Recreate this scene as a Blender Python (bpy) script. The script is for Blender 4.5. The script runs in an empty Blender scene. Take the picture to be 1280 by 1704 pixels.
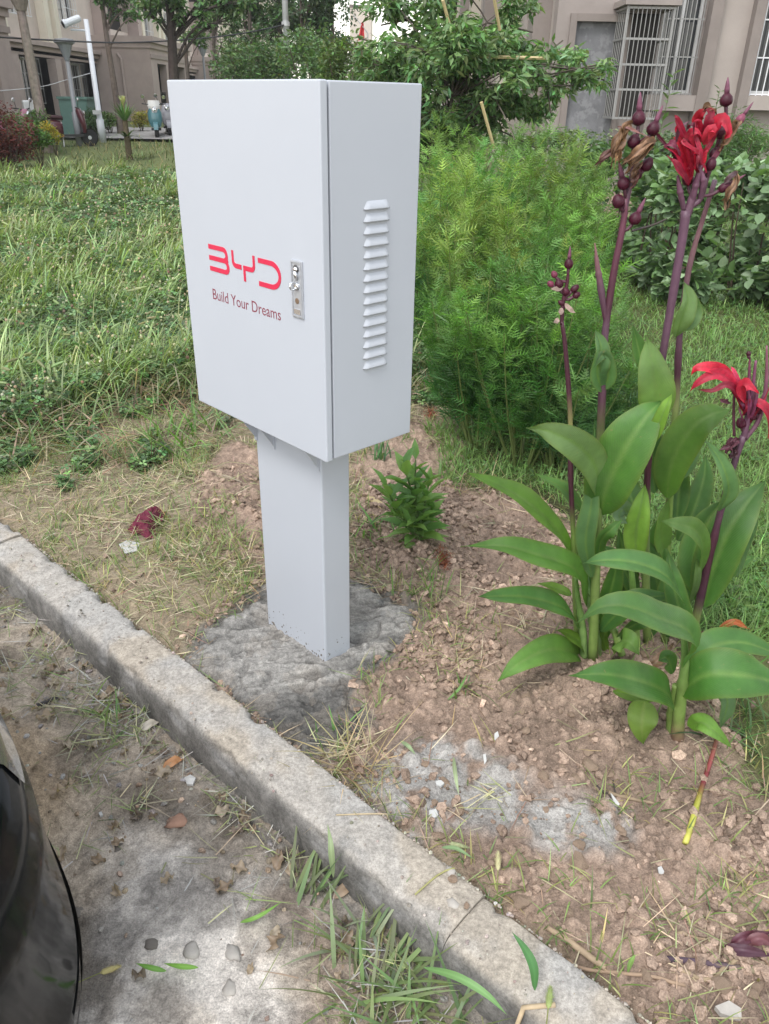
import bpy, math, random
import numpy as np
from mathutils import Vector, Matrix
C = bpy.context.scene.collection
SC = bpy.context.scene
random.seed(7)
RS = np.random.RandomState(11)
PI = math.pi
# ------------------------------------------------------------------ camera
CAM_H, PITCH, ROLL, FPX = 1.56, .4905, .0195, 1284.9
cam_d = bpy.data.cameras.new('camera'); cam = bpy.data.objects.new('camera', cam_d); C.objects.link(cam)
cam_d.sensor_fit = 'VERTICAL'; cam_d.sensor_height = 36; cam_d.lens = FPX / 1704 * 36
cam_d.clip_start = .02; cam_d.clip_end = 2000
FW = np.array([0, math.cos(PITCH), -math.sin(PITCH)])
_up = np.array([0, math.sin(PITCH), math.cos(PITCH)]); _rt = np.array([1., 0, 0])
RT = math.cos(ROLL) * _rt + math.sin(ROLL) * _up
UP = -math.sin(ROLL) * _rt + math.cos(ROLL) * _up
cam.matrix_world = Matrix(((RT[0], UP[0], -FW[0], 0), (RT[1], UP[1], -FW[1], 0), (RT[2], UP[2], -FW[2], CAM_H), (0, 0, 0, 1)))
SC.camera = cam
# ------------------------------------------------------------------ sky, sun, exposure
SUN_EL, SUN_AZ = math.radians(55), math.radians(-149)      # azimuth from +Y, clockwise
world = bpy.data.worlds.new('World'); SC.world = world; world.use_nodes = True
wn = world.node_tree; wn.nodes.clear()
sky = wn.nodes.new('ShaderNodeTexSky'); sky.sky_type = 'NISHITA'; sky.sun_disc = False
sky.sun_elevation = SUN_EL; sky.sun_rotation = SUN_AZ; sky.air_density = 2.0; sky.dust_density = 1.0; sky.ozone_density = 1.0
hs = wn.nodes.new('ShaderNodeHueSaturation'); hs.inputs['Saturation'].default_value = .24
bg = wn.nodes.new('ShaderNodeBackground'); bg.inputs['Strength'].default_value = .15
wo = wn.nodes.new('ShaderNodeOutputWorld')
wn.links.new(sky.outputs[0], hs.inputs['Color']); wn.links.new(hs.outputs[0], bg.inputs[0]); wn.links.new(bg.outputs[0], wo.inputs[0])
sun_d = bpy.data.lights.new('sun', 'SUN'); sun_d.energy = 1.0; sun_d.angle = math.radians(16); sun_d.color = (1, .965, .92)
sun = bpy.data.objects.new('sun', sun_d); C.objects.link(sun)
_sd = Vector((math.sin(SUN_AZ) * math.cos(SUN_EL), math.cos(SUN_AZ) * math.cos(SUN_EL), math.sin(SUN_EL)))
sun.rotation_euler = _sd.to_track_quat('Z', 'Y').to_euler(); sun.location = (0, 0, 40)
SC.view_settings.view_transform = 'Standard'; SC.view_settings.look = 'None'; SC.view_settings.gamma = 1
SC.view_settings.exposure = 1.15; SC.view_settings.use_curve_mapping = False
SC.render.engine = 'CYCLES'
SC.cycles.max_bounces = 8; SC.cycles.volume_bounces = 0; SC.cycles.volume_step_rate = 10; SC.cycles.volume_max_steps = 64; SC.cycles.transparent_max_bounces = 8; SC.cycles.use_denoising = True
try: SC.cycles.denoising_prefilter = 'ACCURATE'
except Exception: pass

# ------------------------------------------------------------------ helpers
def ray(u, v): return FW + RT * ((u - 640) / FPX) + UP * ((852 - v) / FPX)
def at(u, v, z=0.):
    d = ray(u, v); return d * ((z - CAM_H) / d[2]) + np.array([0, 0, CAM_H])
def atY(u, v, Y):
    d = ray(u, v); return d * (Y / d[1]) + np.array([0, 0, CAM_H])
def sm(a, b, x):
    t = np.clip((np.asarray(x, float) - a) / (b - a), 0, 1); return t * t * (3 - 2 * t)
def hsh(ix, iy, seed):
    n = (ix.astype(np.int64) * 374761393 + iy.astype(np.int64) * 668265263 + seed * 974634777) & 0xffffffff
    n = ((n ^ (n >> 13)) * 1274126177) & 0xffffffff
    n = ((n ^ (n >> 16)) * 2246822519) & 0xffffffff
    return ((n ^ (n >> 15)) & 0xffffff) / float(0x1000000)
def vn(x, y, seed=0):
    x = np.asarray(x, float); y = np.asarray(y, float)
    ix = np.floor(x); iy = np.floor(y); fx = x - ix; fy = y - iy
    fx = fx * fx * (3 - 2 * fx); fy = fy * fy * (3 - 2 * fy)
    a = hsh(ix, iy, seed); b = hsh(ix + 1, iy, seed); c = hsh(ix, iy + 1, seed); d = hsh(ix + 1, iy + 1, seed)
    return (a * (1 - fx) + b * fx) * (1 - fy) + (c * (1 - fx) + d * fx) * fy
def fbm(x, y, f, seed=0, o=4):
    s = 0; a = .5; t = 0
    for i in range(o):
        s = s + a * vn(x * f, y * f, seed + i * 17); t += a; f *= 2.03; a *= .5
    return s / t
def caps(x, y, cell, seed, r0, r1, prob):
    gx = np.floor(x / cell); gy = np.floor(y / cell); best = np.zeros_like(x)
    for dx in (-1, 0, 1):
        for dy in (-1, 0, 1):
            cx = gx + dx; cy = gy + dy
            px = (cx + hsh(cx, cy, seed)) * cell; py = (cy + hsh(cx, cy, seed + 1)) * cell
            r = cell * (r0 + (r1 - r0) * hsh(cx, cy, seed + 2)) * (hsh(cx, cy, seed + 3) < prob)
            an = hsh(cx, cy, seed + 4) * PI; st = 1 + .6 * hsh(cx, cy, seed + 5)
            ddx = (x - px) * np.cos(an) + (y - py) * np.sin(an); ddy = (-(x - px) * np.sin(an) + (y - py) * np.cos(an)) * st
            best = np.maximum(best, np.sqrt(np.maximum(0, r * r - ddx * ddx - ddy * ddy)))
    return best
def poly_sd(x, y, poly):
    """signed distance, positive inside"""
    poly = np.asarray(poly)[:, :2]; d = np.full(x.shape, 1e9); ins = np.zeros(x.shape, bool)
    n = len(poly)
    for i in range(n):
        ax, ay = poly[i]; bx, by = poly[(i + 1) % n]
        ex, ey = bx - ax, by - ay; wx, wy = x - ax, y - ay
        t = np.clip((wx * ex + wy * ey) / (ex * ex + ey * ey), 0, 1)
        d = np.minimum(d, (wx - ex * t) ** 2 + (wy - ey * t) ** 2)
        c = (ay > y) != (by > y)
        ins ^= c & (x < (bx - ax) * (y - ay) / (by - ay + 1e-12) + ax)
    return np.where(ins, 1, -1) * np.sqrt(d)
def ppoly(px, z=0.): return np.array([at(u, v, z)[:2] for u, v in px])

class MB:
    """collects vertices, faces, colours; builds ONE mesh object"""
    def __init__(s): s.v = []; s.f = []; s.c = []; s.e = []; s.n = 0
    def add(s, v, f, col=(.5, .5, .5), ext=None):
        v = np.asarray(v, float).reshape(-1, 3); col = np.asarray(col, float)
        if col.ndim == 1: col = np.tile(col, (len(v), 1))
        s.v.append(v); s.c.append(col); s.e.append(np.zeros((len(v), 3)) if ext is None else ext)
        for q in (f if isinstance(f, (list, tuple)) and len(f) and isinstance(f[0], np.ndarray) and f[0].ndim == 2 else [f]):
            if isinstance(q, np.ndarray) and q.ndim == 2: s.f.append(q + s.n)
            else:
                by = {}
                for a in q: by.setdefault(len(a), []).append(a)
                for k, l in by.items(): s.f.append(np.array(l) + s.n)
        s.n += len(v); return s
    def mesh(s, name, org=None, smooth=False):
        v = np.concatenate(s.v); c = np.concatenate(s.c); e = np.concatenate(s.e)
        if org is not None: v = v - np.asarray(org, float)
        me = bpy.data.meshes.new(name); me.vertices.add(len(v)); me.vertices.foreach_set('co', v.astype(np.float32).ravel())
        tot = np.concatenate([np.full(len(q), q.shape[1]) for q in s.f]); idx = np.concatenate([q.ravel() for q in s.f])
        me.loops.add(len(idx)); me.loops.foreach_set('vertex_index', idx.astype(np.int32))
        me.polygons.add(len(tot)); st = np.concatenate([[0], np.cumsum(tot)[:-1]])
        me.polygons.foreach_set('loop_start', st.astype(np.int32)); me.polygons.foreach_set('loop_total', tot.astype(np.int32))
        me.polygons.foreach_set('use_smooth', np.full(len(tot), smooth))
        me.update(calc_edges=True); me.validate()
        a = me.attributes.new('Col', 'FLOAT_COLOR', 'POINT'); a.data.foreach_set('color', np.concatenate([c, np.ones((len(c), 1))], 1).astype(np.float32).ravel())
        if np.any(e):
            a = me.attributes.new('luv', 'FLOAT_VECTOR', 'POINT'); a.data.foreach_set('vector', e.astype(np.float32).ravel())
        return me
    def build(s, name, mat, parent=None, smooth=False, local=False, org=None):
        if org is None and parent is not None and not local: org = WL.get(parent.name, (0, 0, 0))
        o = bpy.data.objects.new(name, s.mesh(name, org, smooth)); C.objects.link(o)
        o.data.materials.append(mat)
        if parent is not None: o.parent = parent; WL[o.name] = WL.get(parent.name, (0, 0, 0))
        elif org is not None: o.location = org; WL[o.name] = tuple(org)
        return o
WL = {}
def tag(o, label=None, cat=None, group=None, kind=None):
    if label: o['label'] = label
    if cat: o['category'] = cat
    if group: o['group'] = group
    if kind: o['kind'] = kind
    return o
def empty(name, loc, label, cat, group=None, rz=0):
    o = bpy.data.objects.new(name, None); C.objects.link(o); o.location = loc; o.rotation_euler = (0, 0, rz); o.empty_display_size = .1
    WL[o.name] = tuple(loc); return tag(o, label, cat, group)
def link_copy(o, name=None, parent=None, loc=None, rot=None, scale=None):
    c = o.copy(); C.objects.link(c)
    if name: c.name = name
    if parent is not None: c.parent = parent
    if loc is not None: c.location = loc
    if rot is not None: c.rotation_euler = rot
    if scale is not None: c.scale = scale
    return c
def bx(x0, x1, y0, y1, z0, z1):
    v = np.array([[x, y, z] for z in (z0, z1) for y in (y0, y1) for x in (x0, x1)], float)
    f = np.array([[0, 2, 3, 1], [4, 5, 7, 6], [0, 1, 5, 4], [2, 6, 7, 3], [0, 4, 6, 2], [1, 3, 7, 5]])
    return v, f
def crom(P, n):
    P = np.asarray(P, float); k = len(P)
    if k == 2: t = np.linspace(0, 1, n)[:, None]; return P[0] * (1 - t) + P[1] * t
    E = np.vstack([2 * P[0] - P[1], P, 2 * P[-1] - P[-2]]); out = []
    for t in np.linspace(0, k - 1, n):
        i = min(int(t), k - 2); u = t - i; a, b, c, d = E[i:i + 4]
        out.append(.5 * (2 * b + (c - a) * u + (2 * a - 5 * b + 4 * c - d) * u * u + (3 * b - a - 3 * c + d) * u ** 3))
    return np.array(out)
def tube(P, R, n=6, cap=True):
    P = np.asarray(P, float); m = len(P); R = np.broadcast_to(np.asarray(R, float), (m,))
    T = np.gradient(P, axis=0); T /= np.linalg.norm(T, axis=1)[:, None] + 1e-12
    ref = np.array([0, 0, 1.]) if abs(T[0][2]) < .8 else np.array([1., 0, 0])
    vs = []; A = np.cross(T[0], ref); A /= np.linalg.norm(A)
    an = np.linspace(0, 2 * PI, n, endpoint=False)
    for i in range(m):
        A = A - T[i] * (A @ T[i]); A /= np.linalg.norm(A) + 1e-12; B = np.cross(T[i], A)
        vs.append(P[i] + R[i] * (np.cos(an)[:, None] * A + np.sin(an)[:, None] * B))
    v = np.concatenate(vs); j = np.arange(n); jn = (j + 1) % n; fs = []
    for i in range(m - 1): fs.append(np.stack([i * n + j, i * n + jn, (i + 1) * n + jn, (i + 1) * n + j], 1))
    f = [list(q) for q in np.concatenate(fs)]
    if cap: f.append(list(j[::-1])); f.append(list((m - 1) * n + j))
    return v, f
def lathe(prof, n=12, axis=None, org=(0, 0, 0)):
    """prof: (r, h) pairs"""
    prof = np.asarray(prof, float); an = np.linspace(0, 2 * PI, n, endpoint=False)
    if axis is None: X, Y, Z = np.eye(3)
    else:
        Z = np.asarray(axis, float); Z = Z / np.linalg.norm(Z); X = np.cross(Z, [.3, .2, 1]) if abs(Z[2]) < .9 else np.cross(Z, [1, 0, 0]); X /= np.linalg.norm(X); Y = np.cross(Z, X)
    v = np.concatenate([np.asarray(org) + h * Z + r * (np.cos(an)[:, None] * X + np.sin(an)[:, None] * Y) for r, h in prof])
    j = np.arange(n); jn = (j + 1) % n; m = len(prof)
    f = [list(q) for i in range(m - 1) for q in np.stack([i * n + j, i * n + jn, (i + 1) * n + jn, (i + 1) * n + j], 1)]
    f.append(list(j[::-1])); f.append(list((m - 1) * n + j)); return v, f
def bevel_obj(o, w, seg=2):
    import bmesh
    bm = bmesh.new(); bm.from_mesh(o.data); bmesh.ops.bevel(bm, geom=bm.edges[:], offset=w, segments=seg, affect='EDGES', profile=.5)
    bm.to_mesh(o.data); bm.free()
    for p in o.data.polygons: p.use_smooth = False
def rot_frames(n, az, tilt, roll):
    """columns x,y,z for n pieces: y forward (az, pitched by tilt), rolled"""
    ca, sa, ct, st = np.cos(az), np.sin(az), np.cos(tilt), np.sin(tilt)
    Yv = np.stack([ca * ct, sa * ct, st], 1); X0 = np.stack([sa, -ca, 0 * sa], 1); Z0 = np.cross(X0, Yv)
    cr, sr = np.cos(roll)[:, None], np.sin(roll)[:, None]
    return X0 * cr + Z0 * sr, Yv, -X0 * sr + Z0 * cr
def scatter(mb, proto_v, proto_f, pos, az, tilt, roll, size, col, sx=None):
    """instances of a small prototype as joined geometry"""
    pos = np.asarray(pos, float); n = len(pos); pv = np.asarray(proto_v, float); k = len(pv)
    X, Y, Z = rot_frames(n, az, tilt, roll); size = np.broadcast_to(size, (n,)); sx = np.ones(n) if sx is None else sx
    v = pos[:, None, :] + size[:, None, None] * ((pv[None, :, 0:1] * sx[:, None, None]) * X[:, None, :] + pv[None, :, 1:2] * Y[:, None, :] + pv[None, :, 2:3] * Z[:, None, :])
    c = np.repeat(np.asarray(col, float).reshape(n, 1, 3), k, 1)
    fs = [(np.asarray(q)[None] + (np.arange(n) * k)[:, None, None]).reshape(-1, np.asarray(q).shape[1]) for q in proto_f]
    mb.add(v.reshape(-1, 3), fs, c.reshape(-1, 3)); return mb
def blades(mb, base, L, W, az, th0, th1, col0, col1, seg=3, roll=None):
    """curved tapering grass blades; angle from the vertical th0 -> th0+th1"""
    n = len(base); L = np.broadcast_to(L, (n,)); W = np.broadcast_to(W, (n,)); az = np.asarray(az)
    D = np.stack([np.cos(az), np.sin(az), 0 * az], 1); S = np.stack([-np.sin(az), np.cos(az), 0 * az], 1)
    if roll is not None: S = S * np.cos(roll)[:, None] + np.array([0, 0, 1.]) * np.sin(roll)[:, None]
    p = np.array(base, float); vs = []; cs = []
    for i in range(seg + 1):
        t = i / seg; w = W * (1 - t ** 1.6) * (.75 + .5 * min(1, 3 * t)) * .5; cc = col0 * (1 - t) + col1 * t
        if i < seg: vs += [p - S * w[:, None], p + S * w[:, None]]; cs += [cc, cc]
        else: vs += [p]; cs += [cc]
        th = th0 + th1 * (t + .5 / seg)
        p = p + (D * np.sin(th)[:, None] + np.array([0, 0, 1.]) * np.cos(th)[:, None]) * (L / seg)[:, None]
    k = 2 * seg + 1; v = np.stack(vs, 1).reshape(-1, 3); c = np.stack(cs, 1).reshape(-1, 3); o = (np.arange(n) * k)[:, None]
    q = np.concatenate([o + np.array([[2 * i, 2 * i + 1, 2 * i + 3, 2 * i + 2]]) for i in range(seg - 1)]) if seg > 1 else np.zeros((0, 4), int)
    t3 = o + np.array([[2 * seg - 2, 2 * seg - 1, 2 * seg]])
    mb.add(v, [q.astype(int), t3.astype(int)] if seg > 1 else [t3.astype(int)], c); return mb
def jit(col, n, amt=.18, hue=.08):
    c = np.tile(np.asarray(col, float), (n, 1)); b = np.exp(RS.normal(0, amt, (n, 1))); return np.clip(c * b * np.exp(RS.normal(0, hue, (n, 3))), 0, 1)
def rs(a, b, n): return RS.uniform(a, b, n)

# ------------------------------------------------------------------ materials
MATS = {}
def nodes_of(name):
    m = bpy.data.materials.new(name); m.use_nodes = True; nt = m.node_tree; nt.nodes.clear()
    out = nt.nodes.new('ShaderNodeOutputMaterial'); MATS[name] = m; return m, nt, out
def N(nt, t, **kw):
    n = nt.nodes.new(t)
    for k, v in kw.items(): setattr(n, k, v)
    return n
def noise_fac(nt, scale, detail=4, rough=.6, coord='Object', vec=None):
    tc = N(nt, 'ShaderNodeTexCoord'); ns = N(nt, 'ShaderNodeTexNoise'); ns.inputs['Scale'].default_value = scale
    ns.inputs['Detail'].default_value = detail; ns.inputs['Roughness'].default_value = rough
    nt.links.new(vec if vec is not None else tc.outputs[coord], ns.inputs['Vector']); return ns.outputs['Fac']
def ramp(nt, fac, stops):
    r = N(nt, 'ShaderNodeValToRGB'); e = r.color_ramp.elements
    while len(e) < len(stops): e.new(.5)
    for i, (p, c) in enumerate(stops): e[i].position = p; e[i].color = (*c, 1) if len(c) == 3 else c
    nt.links.new(fac, r.inputs[0]); return r.outputs[0]
def mix(nt, a, b, fac, mode='MIX'):
    m = N(nt, 'ShaderNodeMix', data_type='RGBA', blend_type=mode)
    for s, x in ((0, fac), (6, a), (7, b)):
        if isinstance(x, (int, float)): m.inputs[s].default_value = x
        elif isinstance(x, tuple): m.inputs[s].default_value = (*x, 1)
        else: nt.links.new(x, m.inputs[s])
    return m.outputs[2]
def pbr(name, col=None, rough=.6, metal=0., vary=0., vscale=8., bump=0., bscale=60., attr=False, trans=0., spec=.5, coat=0., speck=None, fine=None, bdetail=5):
    """col constant or the mesh's own 'Col'; vary = strength of colour noise; bump = distance of fine relief; trans = leaf translucency"""
    m, nt, out = nodes_of(name); p = N(nt, 'ShaderNodeBsdfPrincipled'); L = nt.links.new
    if attr: a = N(nt, 'ShaderNodeAttribute', attribute_name='Col'); c = a.outputs['Color']
    else: rgb = N(nt, 'ShaderNodeRGB'); rgb.outputs[0].default_value = (*col, 1); c = rgb.outputs[0]
    if vary:
        f = noise_fac(nt, vscale, 6, .65); lo, hi = 1 - vary, 1 + vary
        g = ramp(nt, f, [(.3, (lo, lo, lo)), (.7, (hi, hi, hi))]); c = mix(nt, c, g, 1., 'MULTIPLY')
    for fs_, fa in (fine or ()):
        g = ramp(nt, noise_fac(nt, fs_, 3, .7), [(.34, (1 - fa,) * 3), (.5, (1, 1, 1)), (.66, (1 + fa * .8,) * 3)]); c = mix(nt, c, g, 1., 'MULTIPLY')
    if speck:
        sc, col2, thr, amt = speck
        f = ramp(nt, noise_fac(nt, sc, 3, .7), [(thr, (0, 0, 0)), (min(1, thr + .06), (1, 1, 1))]); mm = N(nt, 'ShaderNodeMath', operation='MULTIPLY'); L(f, mm.inputs[0]); mm.inputs[1].default_value = amt
        c = mix(nt, c, col2, mm.outputs[0])
    L(c, p.inputs['Base Color']); p.inputs['Roughness'].default_value = rough; p.inputs['Metallic'].default_value = metal
    p.inputs['Specular IOR Level'].default_value = spec; p.inputs['Coat Weight'].default_value = coat
    if bump:
        b = N(nt, 'ShaderNodeBump'); b.inputs['Distance'].default_value = bump; b.inputs['Strength'].default_value = 1.; L(noise_fac(nt, bscale, bdetail, .65), b.inputs['Height']); L(b.outputs[0], p.inputs['Normal'])
    sh = p.outputs[0]
    if trans:
        t = N(nt, 'ShaderNodeBsdfTranslucent'); L(mix(nt, c, (1.5, 1.6, .7), 1., 'MULTIPLY'), t.inputs[0]); ms = N(nt, 'ShaderNodeMixShader'); ms.inputs[0].default_value = trans
        L(sh, ms.inputs[1]); L(t.outputs[0], ms.inputs[2]); sh = ms.outputs[0]
    L(sh, out.inputs[0]); return m
M_soil = pbr('soil', attr=True, rough=.95, vary=.22, vscale=45, bump=.006, bscale=170, spec=.15, fine=((95, .22), (260, .26)), speck=(190, (.40, .37, .32), .68, .4))
M_grass = pbr('grass_blades', attr=True, rough=.5, trans=.3, spec=.35)
M_straw = pbr('dry_straw', attr=True, rough=.8, spec=.2)
M_leaf = pbr('leaves', attr=True, rough=.45, trans=.25, spec=.4)
M_clod = pbr('clods', attr=True, rough=.95, vary=.18, vscale=60, bump=.003, bscale=220, spec=.15, fine=((240, .3),))
M_bark = pbr('bark', attr=True, rough=.9, vary=.3, vscale=12, bump=.01, bscale=30, spec=.2)
M_attr = pbr('plain_colour', attr=True, rough=.6, vary=.08, vscale=30)
M_wet = pbr('wet_cement', attr=True, rough=.55, vary=.22, vscale=30, bump=.005, bscale=130, spec=.4, fine=((70, .28), (230, .32)), speck=(150, (.10, .095, .085), .68, .5))
M_kerb = pbr('kerb_concrete', attr=True, rough=.92, vary=.14, vscale=30, bump=.0016, bscale=240, spec=.2, fine=((60, .10), (120, .14), (330, .16)), speck=(300, (.22, .215, .205), .74, .12))
M_white = pbr('white_powder_coat', col=(.425, .45, .50), rough=.36, vary=.02, vscale=3, bump=.00012, bscale=900, spec=.45)
M_gap = pbr('rubber_seal', col=(.05, .05, .055), rough=.7)
M_red = pbr('red_print', col=(.56, .014, .06), rough=.45)
M_text = pbr('maroon_print', col=(.20, .035, .06), rough=.45)
M_chrome = pbr('lock_metal', col=(.50, .52, .56), rough=.42, metal=.65, vary=.1, vscale=60)
M_chrome2 = pbr('polished_metal', col=(.75, .76, .78), rough=.12, metal=1.)
M_keyhole = pbr('brass_keyhole', col=(.30, .22, .16), rough=.4, metal=.8)
M_mud = pbr('mud_splash', col=(.13, .115, .10), rough=.8, bump=.001, bscale=200)
# ------------------------------------------------------------------ layout frames
YAW = -.8033
EX = np.array([math.cos(YAW), math.sin(YAW), 0]); EY = np.array([-math.sin(YAW), math.cos(YAW), 0])
CAB_O = np.array([-.1465, 1.7612, 0])                   # ground point under the cabinet's front right corner
KA = YAW + .0615                                         # the kerb runs almost parallel to the cabinet's front
KD = np.array([math.cos(KA), math.sin(KA)]); KN = np.array([-math.sin(KA), math.cos(KA)])
K0 = (EX * -1.2301 + EY * .9015)[:2] + KN * .0
def kcoord(x, y): return (x - K0[0]) * KD[0] + (y - K0[1]) * KD[1], (x - K0[0]) * KN[0] + (y - K0[1]) * KN[1]
KW, PARK_Z, KTOP = .150, -.095, .022
def rise(y): return .62 * np.clip((np.asarray(y, float) - 5) / 19, 0, 1) ** 1.15
Z_SOIL_R = ppoly([(590, 770), (640, 730), (705, 690), (770, 740), (760, 800), (820, 815), (900, 830), (1000, 900), (1100, 1000), (1170, 1130), (1215, 1250), (1270, 1310), (1700, 1420), (1700, 1800), (1080, 1720), (860, 1519), (600, 1320), (505, 1255), (560, 1170), (690, 1030), (640, 960), (585, 950)])
Z_SOIL_L = ppoly([(310, 840), (345, 770), (390, 735), (440, 760), (452, 960), (400, 940), (345, 915), (330, 880)])
Z_STRAW_L = ppoly([(-250, 790), (0, 745), (120, 735), (250, 720), (340, 760), (450, 940), (400, 1010), (330, 1085), (120, 960), (-250, 700)])
Z_LAWN = np.array([(-60, 60), (-60, 2.9), (-3.2, 3.85), *[tuple(at(u, v)[:2]) for u, v in [(-60, 745), (60, 725), (230, 700), (330, 700), (400, 690), (470, 690)]], (.35, 5), (.2, 60)])
Z_GRASS_R = ppoly([(690, 640), (760, 700), (700, 720), (660, 730), (760, 820), (860, 800), (1000, 850), (1110, 980), (1170, 1130), (1215, 1250), (1270, 1310), (1500, 1330), (1500, 500), (1280, 480), (1100, 420), (960, 420), (700, 420)])
Z_BARE_R = ppoly([(985, 375), (985, 325), (1060, 318), (1085, 365), (1040, 385)])
Z_BARE_R2 = ppoly([(1070, 470), (1110, 430), (1160, 450), (1165, 495), (1110, 500)])
Z_DUST = [ppoly(p) for p in ([(640, 1330), (660, 1270), (720, 1235), (800, 1260), (850, 1310), (840, 1350), (760, 1370), (690, 1365)], [(885, 1350), (930, 1335), (1010, 1350), (1040, 1375), (990, 1400), (920, 1400)], [(500, 1260), (560, 1300), (620, 1340), (680, 1380), (640, 1380), (560, 1330)])]
Z_CEMENT = [(318, 1088), (350, 1040), (400, 1005), (440, 968), (500, 950), (585, 955), (640, 985), (690, 1012), (680, 1050), (640, 1085), (590, 1120), (585, 1160), (600, 1200), (545, 1232), (500, 1240), (450, 1195), (395, 1155), (350, 1120)]
Z_CEMENT_G = ppoly(Z_CEMENT)
Z_PCLEAN = ppoly([(110, 1520), (180, 1420), (300, 1370), (420, 1390), (470, 1480), (540, 1500), (560, 1580), (520, 1704), (480, 1800), (60, 1800)], PARK_Z)
Z_CRUST = ppoly([(95, 1500), (170, 1440), (260, 1430), (345, 1475), (300, 1492), (230, 1540), (205, 1590), (180, 1650), (150, 1740), (70, 1740)], PARK_Z)
Z_DAMP = [ppoly(p, PARK_Z) for p in ([(225, 1704), (250, 1650), (290, 1630), (310, 1660), (320, 1720)], [(400, 1690), (420, 1670), (450, 1690), (440, 1720)], [(180, 1370), (240, 1310), (300, 1330), (340, 1370), (280, 1385)], [(330, 1330), (400, 1320), (450, 1380), (470, 1430), (420, 1420), (370, 1390)])]
Z_PCLEAN2 = ppoly([(-200, 1300), (-50, 1150), (0, 1170), (60, 1200), (150, 1290), (120, 1360), (0, 1500)], PARK_Z)
Z_PRED = ppoly([(440, 1500), (500, 1450), (590, 1530), (690, 1640), (740, 1760), (500, 1760)], PARK_Z)

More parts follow.
